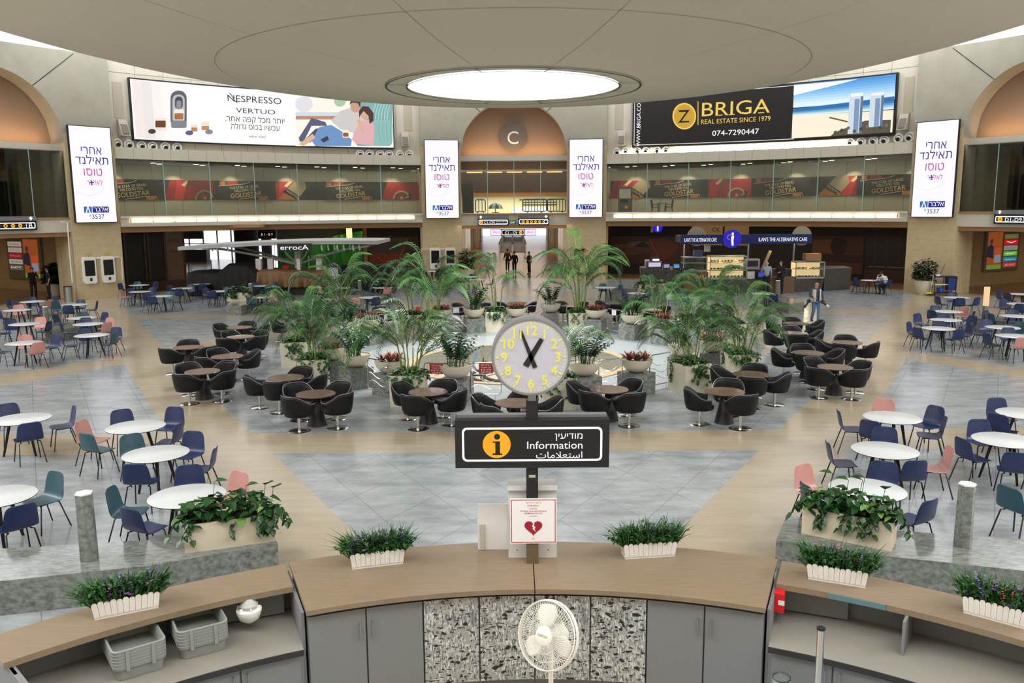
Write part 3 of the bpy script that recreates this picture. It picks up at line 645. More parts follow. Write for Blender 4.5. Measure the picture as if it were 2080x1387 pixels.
# ---- direction signs
def yicon(F, u, v, r, k):
    F.disc(u, v, r, E_('#f6b21a', 1)); q = r * .5
    if k == 0: F.rect(u - q, v - q * .4, u - q * .1, v + q * .5, INK); F.rect(u + q * .1, v - q * .4, u + q, v + q * .5, INK)
    elif k == 1: F.ring(u + q * .2, v, q * .5, q, INK, 12, 90, 270)
    elif k == 2: F.disc(u, v, q, INK, 8)
    elif k == 3: F.rect(u - q, v - q * .5, u + q * .2, v + q * .3, INK); F.rect(u + q * .3, v - q * .1, u + q, v + q * .7, INK)
    elif k == 4: F.poly([(u - q, v - q * .5), (u + q, v - q * .5), (u + q * .6, v + q * .5), (u - q * .6, v + q * .5)], INK)
    else: F.poly([(u - q, v - q * .2), (u + q, v + q * .8), (u + q * .5, v - q * .1), (u, v - q * .7)], INK)
def dir_sign(label, T, w, h, kind, bar=True):
    root = thing('direction_sign', label, 'sign'); root.matrix_world = T
    MB().box((0, .1, h / 2), (w, .18, h), M['blk']).build('panel', root)
    F = Flat(flat_frame((-w / 2, 0, 0), (1, 0, 0), (0, 0, 1))); F.w = .006
    m = .06 * w * .5; t = .05
    F.rrect(m, m, w - m, h - m, .08, WHT); F.rrect(m + t, m + t, w - m - t, h - m - t, .06, E_('#0d0d0f', .3))
    c = h / 2; r = h * .26
    if kind == 'icons':
        for k in range(5): yicon(F, w * (.17 + .13 * k), c, r * .8, k)
        F.poly([(w * .07, c - r * .5), (w * .10, c + r * .4), (w * .125, c - r * .5)], E_('#6a4fd0', 1)); F.line([(w * .8, h * .2), (w * .8, h * .8)], .025, WHT)
    if kind in ('icons',): F.text(root['letter'] if 'letter' in root.keys() else LET, w * .875, h * .24, h * .75, WHT, .02)
    if kind == 'gates':
        yicon(F, w * .12, c, r, 5); F.text(LET, w * .36, h * .3, h * .5, WHT, .015, fit=w * .30); F.line([(w * .54, h * .22), (w * .54, h * .78)], .02, WHT)
        F.text(rtl('טרקלין עסקים'), w * .76, h * .53, h * .22, WHT, .004, fit=w * .34); F.text('Business Lounge', w * .76, h * .25, h * .22, WHT, .004, fit=w * .34)
    if kind == 'mid':
        F.text(LET, w * .42, h * .28, h * .55, WHT, .015, fit=w * .5); yicon(F, w * .82, c, r, 5)
    F.build('lettering', root)
    if bar:
        MB().box((0, .1, h + .12), (w, .16, .22), mat('sign_bar', '#77787c', .4)).build('arrow_bar', root)
        F = Flat(flat_frame((-w / 2, .02, h), (1, 0, 0), (0, 0, 1))); u = w * (.1 if kind == 'gates' else .9); F.w = .006
        F.poly([(u, .23), (u + .12, .11), (u + .04, .11), (u + .04, .02), (u - .04, .02), (u - .04, .11), (u - .12, .11)], WHT); F.build('arrow', root)
    return root
Yb = 58.55
def TY(x, y, Y): return Matrix.Translation(atY(x, y, Y))
LET = 'C1-C9'; dir_sign('black direction sign reading C1-C9 on the bridge under the round C', TY(1002, 458, Yb), 2.15, .46, 'gates')
LET = 'C'; dir_sign('black direction sign with yellow pictograms and a letter C on the bridge', TY(1084, 457, Yb), 2.15, .46, 'icons')
LET = 'C1 - C9'; dir_sign('black hanging sign reading C1 - C9 over the moving walkways', TY(1042, 479, 70), 2.0, .55, 'mid', False)
def fascia_T(th0, off, z): return local(th0) @ Matrix.Translation((off, RW - .12, z))
LET = 'B'; p = atR(38, 466, RW - .3); q = local(-60).inverted() @ p; dir_sign('black direction sign with yellow pictograms and a letter B', fascia_T(-60, q.x - .35, 3.95), 2.9, .5, 'icons')
LET = 'D1-D9'; p = atR(2050, 452, RW - .3); q = local(60).inverted() @ p; dir_sign('black direction sign reading D1-D9', fascia_T(60, q.x + .5, 3.95), 2.9, .5, 'gates')
root = thing('exit_sign', 'small green lit sign between the two C direction signs', 'sign', atY(1042, 456, 58.9)); MB().box((0, .05, .15), (.46, .08, .27), mat('exit_green', '#3d7a45', .5, emit=.5)).build('panel', root)
F = Flat(flat_frame((0, .008, .08), (1, 0, 0), (0, 0, 1))); F.text('EXIT', 0, 0, .17, WHT, .004, fit=.36); F.build('lettering', root)
for x, lab in ((1008, 'left'), (1077, 'right')):
    root = thing('hanging_screen', 'small lilac advertising screen hanging ' + lab + ' of the C1 - C9 sign', 'screen', atY(x, 479, 72), 0, 'screens over the walkways'); MB().box((0, .1, .3), (1.0, .12, .56), M['blk']).build('casing', root)
    F = Flat(flat_frame((-.47, .03, .05), (1, 0, 0), (0, 0, 1))); F.rect(0, 0, .94, .5, E_('#e6d3f7', 1.1)); F.text('BELLA', .47, .2, .2, E_('#b8474f'), .004); F.build('screen', root)
# ---- air nozzles, loudspeakers
noz = None
rowsN = [('left end below the coffee billboard', [(238, 292), (261, 294), (287, 296), (309, 297), (335, 298), (359, 299)]), ('right end below the coffee billboard', [(731, 312), (750, 312), (772, 313), (790, 313), (812, 314), (831, 314)]),
         ('left end below the black billboard', [(1254, 309), (1271, 308), (1295, 307), (1312, 307), (1335, 306), (1353, 306)]), ('right end below the black billboard', [(1728, 290), (1750, 288), (1775, 286), (1797, 285), (1826, 281), (1848, 279)])]
ORD = ['first', 'second', 'third', 'fourth', 'fifth', 'sixth']
for where, pts in rowsN:
    for i, (x, y) in enumerate(pts):
        p = atR(x, y, RW + .33); th = degrees(atan2(p.x, p.y - YC)); lab = 'white air nozzle, %s from left at %s' % (ORD[i], where)
        if noz is None:
            noz = thing('air_nozzle', lab, 'air nozzle', p, radians(-th), 'air nozzles below the billboards')
            MB().lathe([(.2, 0), (.29, -.02), (.31, .05), (.27, .12), (.19, .1), (.19, -.05)], 20, M['wht'], Matrix.Rotation(radians(90), 4, 'X')).build('flange', noz, 60)
            MB().ball((0, -.02, -.02), .17, M['wht'], 14).build('ball', noz, 60); MB().cyl((0, -.15, -.05), (0, -.2, -.07), .115, n=16, m=M['blk']).build('outlet', noz)
        else: dup(noz, lab, p, radians(-th))
spk = None
for x, y, where in ((248, 262, 'left of the coffee billboard'), (822, 286, 'right of the coffee billboard'), (1263, 284, 'left of the black billboard'), (1838, 250, 'right of the black billboard')):
    p = atR(x, y, RW + .3); th = degrees(atan2(p.x, p.y - YC)); lab = 'slanted grey loudspeaker box on the wall ' + where
    if spk is None:
        spk = thing('wall_speaker', lab, 'loudspeaker', p, radians(-th), 'loudspeakers beside the billboards')
        MB().add([(-.25, .05, -.4), (.25, .05, -.4), (.25, .05, .55), (-.25, .05, .55), (-.25, -.55, -.4), (.25, -.55, -.4), (.25, -.15, .5), (-.25, -.15, .5)], [(0, 1, 2, 3), (4, 7, 6, 5), (0, 4, 5, 1), (1, 5, 6, 2), (2, 6, 7, 3), (3, 7, 4, 0)], mat('speaker_box', '#a39b8a', .5)).build('cabinet', spk)
        MB().add([(-.2, -.555, -.3), (.2, -.555, -.3), (.2, -.17, .42), (-.2, -.17, .42)], [(0, 1, 2, 3)], mat('speaker_grille', '#6e675b', .8)).build('grille', spk)
    else: dup(spk, lab, p, radians(-th))
# ---- tube lamps along the balcony edges and the cove on the right
tube = None
for sd, s in (('left', -1), ('right', 1)):
    for i in range(14):
        a = s * (TH0 + 1.0) + s * (TH1 - TH0 - 2) * (i + .5) / 14 if s > 0 else -(TH1 - 1.0) + (TH1 - TH0 - 2) * (i + .5) / 14
        p = cyl(a, 4.37, RW - .2); lab = 'lit tube lamp under the %s balcony, number %s from the left' % (sd, ['one', 'two', 'three', 'four', 'five', 'six', 'seven', 'eight', 'nine', 'ten', 'eleven', 'twelve', 'thirteen', 'fourteen'][i])
        if tube is None:
            tube = thing('tube_lamp', lab, 'lamp', p, radians(-a), 'tube lamps along the balcony edges'); MB().box((0, 0, 0), (1.24, .09, .13), M['lamp']).build('tube', tube)
            for q in (-1, 1): MB().box((q * .63, .02, -.01), (.03, .12, .19), M['brown']).build('bracket', tube)
        else: dup(tube, lab, p, radians(-a))
for i in range(12):
    a = 13.5 + 28.5 * (i + .5) / 12; p = cyl(a, 8.57, RW + .14); o = MB().box((0, 0, 0), (1.15, .07, .06), M['lamp']).build('cove_lamp'); place(o, p, radians(-a)); tag(o, 'lit cove lamp on the cornice under the black billboard, %s from the left' % (ORD + ['seventh', 'eighth', 'ninth', 'tenth', 'eleventh', 'twelfth'])[i], 'lamp', 'cove lamps on the right cornice')
for k in range(4): a = 13.5 + 28.5 * (k + .5) / 4; area_light('cornice_cove', cyl(a, 8.62, RW + .18), (radians(180), 0, radians(-a)), 3.8, .08, 60, (1, .84, .58))
dl = None
for sd, s in (('left', -1), ('right', 1)):
    for i in range(14):
        a = s * (TH0 + 2.2 + (TH1 - TH0 - 3.5) * (i // 2 + (.18 if i % 2 else 0)) / 7 + (.3 if i % 2 else 0)); p = cyl(a, 7.775, RW + (1.1 if i % 2 else 1.9))
        j = i if s > 0 else 13 - i; lab = 'small lit downlight in the %s balcony ceiling, %s from the pillar by the C sign' % (sd, ['1st', '2nd', '3rd', '4th', '5th', '6th', '7th', '8th', '9th', '10th', '11th', '12th', '13th', '14th'][i])
        if dl is None:
            dl = thing('downlight', lab, 'ceiling light', p, radians(-a), 'downlights over the balconies'); MB().box((0, 0, -.012), (.26, .2, .02), emis('downlight_glow', '#fff4df', 4)).build('lens', dl); MB().box((0, 0, .0), (.32, .26, .02), M['wht']).build('rim', dl)
        else: dup(dl, lab, p, radians(-a))
    for k in range(6):
        a = s * (TH0 + 3 + (TH1 - TH0 - 5) * k / 5); spot_light('balcony_spot', cyl(a, 7.7, RW + 2.4), cyl(a, 5.4, RW + 3.4), 130, (1, .85, .62), 80)
    for k in range(2):
        a = s * (20 + 20 * k); area_light('balcony_lamps', cyl(a, 7.7, RW + 1.6), (0, 0, radians(-a)), 8, .6, 60, (1, .9, .75))
# ---- beer mural along the back wall of each balcony
RED, REDB, DKB, AMB, CRM = mat('print_red', '#8f1519', .5), mat('print_red2', '#b8262a', .5), mat('print_black', '#120c0b', .6), mat('print_amber', '#b8682c', .5), mat('print_cream', '#d9c7a0', .5)
BEI = mat('print_beige', '#a08c6c', .5)
def mural(sd, t0, t1, x_words, x_bottles, x_labels):
    rr = RW + 3.37; root = thing('wall_banner', 'long red and black printed banner on the back wall of the %s balcony' % sd, 'banner', cyl((t0 + t1) / 2, 5.6, rr)); inv = Matrix.Translation(-Vector(root.location))
    fr = curve_frame(t0, 5.62, rr); F = Flat(lambda a, b, w: inv @ fr(a, b, w), .4, .0025); W_ = rr * radians(t1 - t0); H_ = 1.24
    F.rect(0, 0, W_, H_, DKB, 40); F.build('sheet', root); F.mb = MB()
    uu = lambda x: rr * radians(thpx(x, 385, rr) - t0)
    for x in x_bottles:
        u = uu(x); F.poly([(u - 1.2, 0), (u - .8, H_), (u + .9, H_), (u + .5, 0)], RED); F.poly([(u - .6, 0), (u - .35, H_), (u + .3, H_), (u + .0, 0)], REDB); F.poly([(u - .1, H_ * .75), (u + .25, H_), (u + .5, H_), (u + .1, H_ * .68)], CRM)
    for x, kind in x_labels:
        u = uu(x)
        if kind == 'ring':
            F.poly([(u - 1.4, 0), (u - 1.0, H_), (u + 1.2, H_), (u + 1.6, 0)], RED); F.ring(u, .02, .52, .62, BEI, 20, 0, 180); F.ring(u, .02, .32, .52, mat('print_brown', '#5a2c1d', .5), 20, 0, 180); F.disc(u, .12, .12, BEI, 5); F.poly([(u + .3, .0), (u + .55, .42), (u + .75, .35), (u + .62, 0)], DKB); F.text(rtl('גול'), u + .5, .12, .24, CRM, .004, rot=.9)
        else:
            F.poly([(u - .9, 0), (u - .2, .75), (u + .6, .1), (u + .5, 0)], AMB); F.poly([(u - .25, .72), (u + .25, H_), (u + 1.0, H_), (u + 1.1, .8), (u + .55, .15)], BEI); F.poly([(u - .55, .55), (u - .25, .78), (u + .62, .22), (u + .35, .02)], DKB); F.text(rtl('גולדסטאר'), u + .03, .36, .2, CRM, .004, rot=-.6, fit=1.0)
    for x in x_words:
        u = uu(x); F.poly([(u - 2.1, 0), (u - 2.1, H_), (u + 1.9, H_), (u + 1.9, 0)], DKB); F.rect(u - 1.8, H_ - .28, u - 1.45, H_ - .02, AMB); F.rect(u - 1.3, H_ - .24, u - .6, H_ - .02, RED); F.line([(u - 1.9, H_ - .34), (u - .2, H_ - .2), (u + .2, H_ - .05)], .03, CRM); F.rect(u + .7, .0, u + 1.25, .17, AMB); F.line([(u - .6, .03), (u + .6, .2), (u + 1.3, .22), (u + 1.38, .02)], .03, CRM)
        F.text('THE STAR OF ISRAEL', u - .2, .76, .23, CRM, .016, rot=.1, fit=1.95); F.text('WELCOMES YOU.', u - .15, .56, .23, CRM, .016, rot=.1, fit=1.45); F.text('GOLDSTAR', u - .1, .2, .42, mat('print_gold', '#d9b468', .5), .035, rot=.1, fit=2.05)
    F.build('print', root)
rr_ = RW + 3.37
mural('left', thpx(234, 385, rr_), thpx(846, 385, rr_), (272, 502, 715), (372, 580), ((415, 'ring'), (590, 'glass'), (815, 'ring')))
mural('right', thpx(1240, 385, rr_), thpx(1850, 385, rr_), (1383, 1590, 1810), (1270, 1455, 1730), ((1290, 'glass'), (1497, 'ring'), (1690, 'glass')))
# ---- order kiosks on the pillars
ok_ = None
def order_kiosk(x, y, label, sc):
    global ok_
    p = atR(x, y, RW - .1); th = degrees(atan2(p.x, p.y - YC))
    if ok_ is None:
        ok_ = thing('order_kiosk', label, 'kiosk', p, radians(-th), 'order kiosks on the pillars')
        F = Flat(lambda a, b, w: Vector((a, -w, b))); pts = F.rrect(-.36, -.75, .36, .75, .13, M['wht']); b = MB(); b.prism([(u, v) for u, v in pts], -.1, .06, M['wht'], Matrix.Rotation(radians(90), 4, 'X')); b.build('casing', ok_)
        MB().box((0, -.062, .12), (.56, .01, .88), mat('screen_off', '#0e1114', .12)).build('screen', ok_); b = MB(); b.box((.02, -.066, -.52), (.12, .03, .16), M['blk']); b.build('card_reader', ok_)
        F = Flat(flat_frame((0, -.02, .95), (1, 0, 0), (0, 0, 1)));
        for q in (-.09, .09): F.ring(q, -.12, .055, .1, mat('logo_yellow', '#b99a1e', .5), 14, 0, 180); F.rect(q - .1, -.2, q - .055, -.12, mat('logo_yellow', '#b99a1e')); F.rect(q + .055, -.2, q + .1, -.12, mat('logo_yellow', '#b99a1e'))
        F.build('logo', ok_)
    else: dup(ok_, label, p, radians(-th))
order_kiosk(182, 549, 'white wall kiosk with dark screen, outer one on the left stone pillar', 1); order_kiosk(220, 547, 'white wall kiosk with dark screen, inner one beside the dark shopfront', 1)
order_kiosk(884, 525, 'white wall kiosk behind the palm on the pillar left of the concourse', 1); order_kiosk(915, 525, 'white wall kiosk on the pillar left of the concourse, nearest the passage', 1)
def pipe(label, pts):
    o = MB().tube([atR(x, y, RW - .05) for x, y in pts], .03, 6, M['wht']).build('pipe'); tag(o, label, 'pipe')
pipe('white pipe running between the two kiosks and down the left pillar edge', [(170, 525), (208, 524), (240, 522), (247, 524), (249, 568)])
pipe('white vertical pipe down the face of the left stone pillar', [(122, 450), (137, 452), (140, 500), (147, 574)])
pipe('white pipe beside the kiosks on the pillar left of the concourse', [(857, 550), (855, 506), (920, 506)])
# ---- lit advertising cases on the side walls of concourses B and D
def ad_case(th0, s, x0, x1, y0, y1, label, tiles, flip):
    T = local(th0); n = (T.to_3x3() @ Vector((-s, 0, 0))); pl = T @ Vector((s * 5.88, RW + 8, 0)); a = atplane(x0, y1, pl, n); b = atplane(x1, y1, pl, n); c = atplane(x0, y0, pl, n)
    w = (Vector((b.x, b.y, 0)) - Vector((a.x, a.y, 0))).length; h = c.z - a.z; rt = Vector((b.x - a.x, b.y - a.y, 0)).normalized()
    root = thing('ad_case', label, 'advertising case', a); up = Vector((0, 0, 1)); nn = rt.cross(up)
    fr = flat_frame(nn * .12, rt, up)
    b = MB(); R3 = Matrix((( rt.x, -nn.x, 0, 0), (rt.y, -nn.y, 0, 0), (0, 0, 1, 0), (0, 0, 0, 1)))
    b.box((w / 2, 0, h / 2), (w, .22, h), mat('case_frame', '#8f8a80', .4), T=R3); b.build('frame', root)
    F = Flat(fr); px0 = .06 if flip else .5; F.rect(w * px0, h * .05, w * (px0 + .42), h * .92, E_('#a8562a', .55))
    F.rect(w * px0, h * .05, w * (px0 + .42), h * .15, E_('#7c9a3a', .6)); u = w * (px0 + .1); F.poly([(u - .12 * w, h * .35), (u - .1 * w, h * .58), (u, h * .64), (u + .07 * w, h * .58), (u + .08 * w, h * .3)], E_('#2b2c3c', .5)); F.disc(u, h * .70, .045 * w, E_('#5a3a2a', .5)); u += .2 * w
    F.poly([(u - .1 * w, h * .2), (u - .08 * w, h * .38), (u + .08 * w, h * .38), (u + .1 * w, h * .2)], E_('#8e97a8', .6)); F.poly([(u - .08 * w, h * .38), (u - .09 * w, h * .55), (u + .09 * w, h * .55), (u + .08 * w, h * .38)], E_('#c4572f', .6))
    F.build('poster', root)
    F.mb = MB(); q0 = .53 if flip else .05; n_ = len(tiles)
    for i, (c1, t, c2) in enumerate(tiles):
        v = h * (.86 - .135 * i); F.rect(w * q0, v - h * .11, w * (q0 + .4), v, E_(c1, .75)); F.text(t, w * (q0 + .2), v - h * .075, h * .06, E_(c2, .9), .002, fit=w * .3)
    F.build('logo_panel', root)
ad_case(-60, 1, 23, 92, 478, 565, 'advertising case with shop names and two figures left of the two guards', [('#a39a8c', 'italia', '#7c4a30'), ('#a39a8c', 'steimatzky', '#a83328'), ('#8a1f28', 'PAGE', '#c9666a'), ('#a39a8c', 'Aroma', '#2e4a34'), ('#5a544c', 'HOT', '#e8e4dc')], False)
ad_case(60, -1, 1994, 2063, 465, 552, 'lit advertising case with coloured shop names behind the right stone pillar', [('#5d6a36', 'gaya', '#8a6a3a'), ('#d8141c', 'V', '#ffffff'), ('#8d8a80', 'Maccabi', '#6a6258'), ('#5fae34', 'HERBERT', '#dff2c8'), ('#2d7f96', 'castro', '#9fd6e0'), ('#a8383c', 'ALDO', '#e8aaa0')], True)
# ================================================================ STALLS AND SHOPFRONTS AT THE BACK
def curved_print(name, label, cat, x0, x1, z0, z1, rr, ym=500):
    t0, t1 = thpx(x0, ym, rr), thpx(x1, ym, rr); root = thing(name, label, cat, cyl((t0 + t1) / 2, z0, rr)); inv = Matrix.Translation(-Vector(root.location))
    fr = curve_frame(t0, z0, rr); F = Flat(lambda a, b, w: inv @ fr(a, b, w), .5, .002); return root, F, rr * radians(t1 - t0), z1 - z0
def P_(h, r=.6): return mat('print_' + h.strip('#'), h, r)
# left: landscape print, shop lettering
r_, F, w, h = curved_print('wall_mural', 'dark landscape mural beside the pillar, right of the green drape', 'mural', 745, 852, .4, 3.7, RB - .03)
F.rect(0, 0, w, h, P_('#17110f'), 6); F.build('sheet', r_); F.mb = MB(); F.rect(.1, .3, w - .1, 2.5, P_('#3a322f'), 6); F.poly([(.1, .3), (w - .1, .3), (w - .1, 1.0), (w * .6, 1.25), (.1, 1.35)], P_('#6b2f18')); F.poly([(w * .4, 2.3), (w * .7, 2.45), (w - .2, 1.6), (w - .2, 1.35), (w * .75, 1.9)], P_('#54403a')); F.line([(w * .55, .3), (w * .78, 2.4)], .12, P_('#7a4a2c'))
for k in range(40): F.disc(random.uniform(.2, w * .6), random.uniform(.35, 1.1), .05, P_(random.choice(['#8a4322', '#4a2414', '#9a5a30'])), 6)
F.build('print', r_)
r_, F, w, h = curved_print('shop_lettering', 'faint shop lettering on the bronze panel by the bright window wall', 'lettering', 338, 368, 2.2, 3.4, 33.1); F.text('NESPRESSO', w / 2, .75, .36, P_('#3a2a24'), .004, fit=w * .85); F.text('coming soon', w / 2, .15, .22, P_('#4d382c'), 0, fit=w * .6); F.build('lettering', r_)
# green drape
d = thing('green_drape', 'large green cloth drape hung behind the covered stall', 'drape', cyl(thpx(650, 520, 34.6), 0, 34.6)); inv = Matrix.Translation(-Vector(d.location)); t0, t1 = thpx(566, 520, 34.6), thpx(737, 520, 34.6)
g = []
for i in range(61):
    f = i / 60; t = t0 + (t1 - t0) * f; top = 3.0 - .35 * sin(pi * f) * (1 - f) + .4 * f * f - .25 * (f < .15)
    g.append([inv @ cyl(t, top * k / 8, 34.6 + .16 * sin(f * 47 + k * .25 * sin(f * 9)) + .1 * sin(f * 21 + k * .4)) for k in range(9)])
b = MB(); b.grid(g, mat('green_cloth', '#1b6a20', .7)); b.build('cloth', d, 180)
pl = cyl(thpx(707, 470, 33.6), 3.45, 33.6); point_light('drape_lamp', pl, 55, (1, .95, .55), .15); spot_light('drape_wash', cyl(thpx(640, 500, 31.5), 3.5, 31.8), cyl(thpx(620, 540, 34.6), 1, 34.6), 70, (.8, 1, .6), 110, .3)
o = MB().box((0, 0, 0), (.35, .3, .7), emis('lantern_yellow', '#ffe27a', 1.6)).build('lantern'); place(o, pl + Vector((0, .4, -.15)), 0); tag(o, 'small yellow lit lantern above the green drape', 'lantern')
# ---- the tent-like stall canopy
KX, KY = -12.96, 50.2
cn = thing('stall_canopy', 'wide grey canopy on one column with a lit name board', 'canopy', (KX, KY, 0))
GR = mat('canopy_gray', '#b4b6b6', .5); b = MB(); xs = [-6.2, -4.5, -2, 0, 2, 4, 5.2]
for i in range(6):
    for (ya, yb) in ((-2.4, 2.4),):
        za, zb = [3.0 + .16 * (1 - (x / 6.5) ** 2) + .02 * x for x in (xs[i], xs[i + 1])]
        b.add([(xs[i], ya, za), (xs[i + 1], ya, zb), (xs[i + 1], yb, zb), (xs[i], yb, za), (xs[i], ya, za - .2), (xs[i + 1], ya, zb - .2), (xs[i + 1], yb, zb - .2), (xs[i], yb, za - .2)], [(0, 1, 2, 3), (4, 7, 6, 5), (0, 4, 5, 1), (3, 2, 6, 7)] + ([(0, 3, 7, 4)] if i == 0 else []) + ([(1, 5, 6, 2)] if i == 5 else []), GR)
b.build('roof', cn); MB().box((0, 0, 1.5), (.34, .34, 3.0), GR).build('column', cn); MB().box((0, -.18, 1.75), (.16, .02, .18), M['blk']).build('switch_box', cn)
for sx, ex in ((-1, -5.6), (1, 4.6)):
    for sy in (-1, 1): MB().tube([(sx * .15, sy * .15, 1.75), (ex * .35, sy * .7, 2.25), (ex * .7, sy * 1.3, 2.68), (ex, sy * 1.9, 2.86)], .07, 8, GR).build('strut', cn, 40)
for sx in (-1, 1): MB().tube([(sx * .1, 0, 1.8), (sx * .55, -.3, 2.3), (sx * .85, -.5, 2.85)], .06, 8, GR).build('strut', cn, 40)
sb = MB().box((.5, -2.55, 2.83), (1.95, .12, .42), M['blk']).build('name_board', cn); F = Flat(flat_frame((.5, -2.62, 2.7), (1, 0, 0), (0, 0, 1))); F.text('errocA', 0, 0, .38, E_('#f4f4ff', 1.2), .012, fit=1.6); F.build('lettering', sb)
for k in range(11):
    x = 1.9 + .3 * k if k < 8 else -4.6 + .5 * (k - 8); MB().tube([(x, -2.0 + .3 * (k % 3), 2.92), (x, -2.0 + .3 * (k % 3), 2.78), (x + .05, -2.1 + .3 * (k % 3), 2.62)], .05, 6, M['wht']).build('spotlight', cn)
# ---- covered counters: cloth thrown over boxes
def cloth(name, label, x0, x1, yf, yb, top, bottom, m, seed, waves=9, amp=.06):
    rnd = random.Random(seed); ph = [rnd.uniform(0, 6) for _ in range(4)]; root = thing(name, label, 'cover', ((x0 + x1) / 2, (yf + yb) / 2, 0)); n = 56; g = []
    for i in range(n + 1):
        f = i / n; x = x0 + (x1 - x0) * f; zt = top(f); row = []; zb = bottom(f); wv = amp * (sin(f * waves * 2 * pi + ph[0]) + .6 * sin(f * waves * 4.3 + ph[1]))
        for q in (0, .25, .5, .75, 1): row.append((x + .03 * wv, yf - .12 + wv * (1 - q) - .1 * (1 - q), zb + (zt - .05 - zb) * q))
        for q in (0, .2, .5, .8, 1): row.append((x, yf + (yb - yf) * q, zt + .03 * sin(q * 9 + f * 17 + ph[2]) + (.04 if 0 < q < 1 else 0)))
        row.append((x, yb + .1, zb)); g.append(row)
    c = root.location; b = MB(); b.grid([[Vector(p) - c for p in r] for r in g], m)
    for e in (0, n): b.add([Vector(p) - c for p in g[e]], [tuple(range(len(g[e])))], m)
    b.build('cloth', root, 60); return root
BLC = mat('black_cloth', '#141315', .75, noise=.3, nscale=3); TAN = mat('tan_cloth', '#94704e', .7, noise=.25, nscale=3)
hump = lambda f: 1.36 + .02 * sin(f * 12) + (.42 * min(1, max(0, (f - .42) / .14)) * min(1, max(0, (.97 - f) / .12)) if f > .42 else .0)
cloth('cloth_cover', 'black cloth cover with a hump over the left counter of the grey canopy stall', -19.0, -14.9, 48.6, 51, hump, lambda f: 0.0, BLC, 3)
cloth('cloth_cover', 'creased tan cloth cover over the middle counter under the name board', -14.9, -10.6, 48.5, 50.5, lambda f: 1.42 + .05 * sin(f * 7), lambda f: .62 - .12 * sin(f * 3.1), TAN, 5, 11, .13)
cloth('cloth_cover', 'black cloth cover right of the tan cover, behind the palms', -10.2, -7.3, 49.4, 51.5, lambda f: 1.62 + .08 * sin(f * 8), lambda f: 0.0, BLC, 8)
o = MB().box((0, 0, .31), (4.2, 1.7, .62), M['blk']).build('counter_base'); place(o, (-12.75, 49.6, 0)); tag(o, 'black counter base showing below the tan cloth cover', 'counter')
for i, (x, y, lab) in enumerate(((525, 536, 'left'), (549, 536, 'second from left'), (606, 532, 'third from left'), (648, 533, 'right'))):
    p = atY(x, y, 49.3); o = MB().box((0, 0, .3), (.32 if i != 2 else .2, .3, .72), M['wht']).build('display_stand'); place(o, (p.x, 49.4, 1.44)); tag(o, 'white display stand on the covered stall counter, %s of four' % lab, 'display stand', 'white display stands on the stall')
p = atY(582, 546, 49.3); o = MB().ball((0, 0, .16), .2, mat('red_bag', '#b31320', .6), 10, (1.3, .8, .9)).build('red_bag', None, 60); place(o, (p.x, 49.3, 1.42)); tag(o, 'small red bag on the covered counter beside the canopy column', 'bag')
p = atY(679, 574, 48.2); t = thing('poster_stand', 'upright black poster stand with a lilac poster at the end of the tan cover', 'poster stand', (p.x, 48.0, 0)); MB().box((0, 0, 1.0), (.74, .1, 2.0), M['blk']).build('frame', t); F = Flat(flat_frame((-.3, -.056, .1), (1, 0, 0), (0, 0, 1))); F.rect(0, 0, .6, 1.55, P_('#c9c6d6')); F.line([(.1, .2), (.3, 1.0), (.5, 1.3)], .02, P_('#4a5568')); F.disc(.2, .5, .06, P_('#7a8aa8'), 10); F.build('poster', t)
t = thing('step_ladder', 'grey step ladder standing behind the covered stall counter', 'ladder', (-12.05, 50.3, 0))
for s in (-1, 1): MB().box((s * .25, -.2, 1.1), (.05, .05, 2.2), M['alu']).build('rail', t)
for k in range(5): MB().box((0, -.2, .4 + .38 * k), (.5, .1, .03), M['alu']).build('step', t)
# ---- bright hall beyond the shopfront
for i, (x, y, Y) in enumerate(((385, 566, 58), (430, 553, 62), (474, 545, 66), (512, 548, 66))):
    p = at(x, y, 0); t = thing('queue_post', 'slim belt post standing in the bright hall, %s' % ('nearest the bronze panel', 'second from the bronze panel', 'third from the bronze panel', 'farthest from the bronze panel')[i], 'queue post', (p.x, p.y, 0), 0, 'belt posts in the bright hall'); MB().cyl((0, 0, .03), (0, 0, 1.0), .045, n=8, m=M['alu']).build('pole', t); MB().cyl((0, 0, 0), (0, 0, .03), .18, n=12, m=M['alu']).build('base', t)
p = at(393, 531, 0); t = thing('bar_counter', 'dark bar counter in front of the bright window wall', 'counter', (p.x, p.y, 0)); MB().box((0, 0, .55), (3.0, 1.0, 1.1), M['dark']).build('body', t); MB().box((0, 0, 1.13), (3.2, 1.2, .06), M['darkbrown']).build('top', t)
t = thing('bar_canopy', 'black box canopy hanging above the bar counter in the bright hall', 'panel', (p.x, p.y, 2.6)); MB().box((0, 0, 0), (2.3, .2, .8), M['blk']).build('panel', t)
for s in (-1, 1): MB().cyl((s * .9, 0, .3), (s * .9, 0, 1.25), .02, n=6, m=M['blk']).build('hanger', t)
p = atY(543, 481, 66); t = thing('gate_display', 'small dark departure display hanging over the bright hall', 'display', p); MB().box((0, 0, .25), (1.4, .15, .8), mat('display_gray', '#55585e', .5)).build('casing', t); F = Flat(flat_frame((-.6, -.09, 0), (1, 0, 0), (0, 0, 1))); F.rect(0, 0, 1.2, .4, P_('#22262e')); F.text('B 1 - B 9', .6, .1, .26, E_('#e8d9b8', .8), 0); F.build('screen', t)
MB().box((0, 0, 1.0), (.05, .05, .9), M['alu']).build('hanger', t)
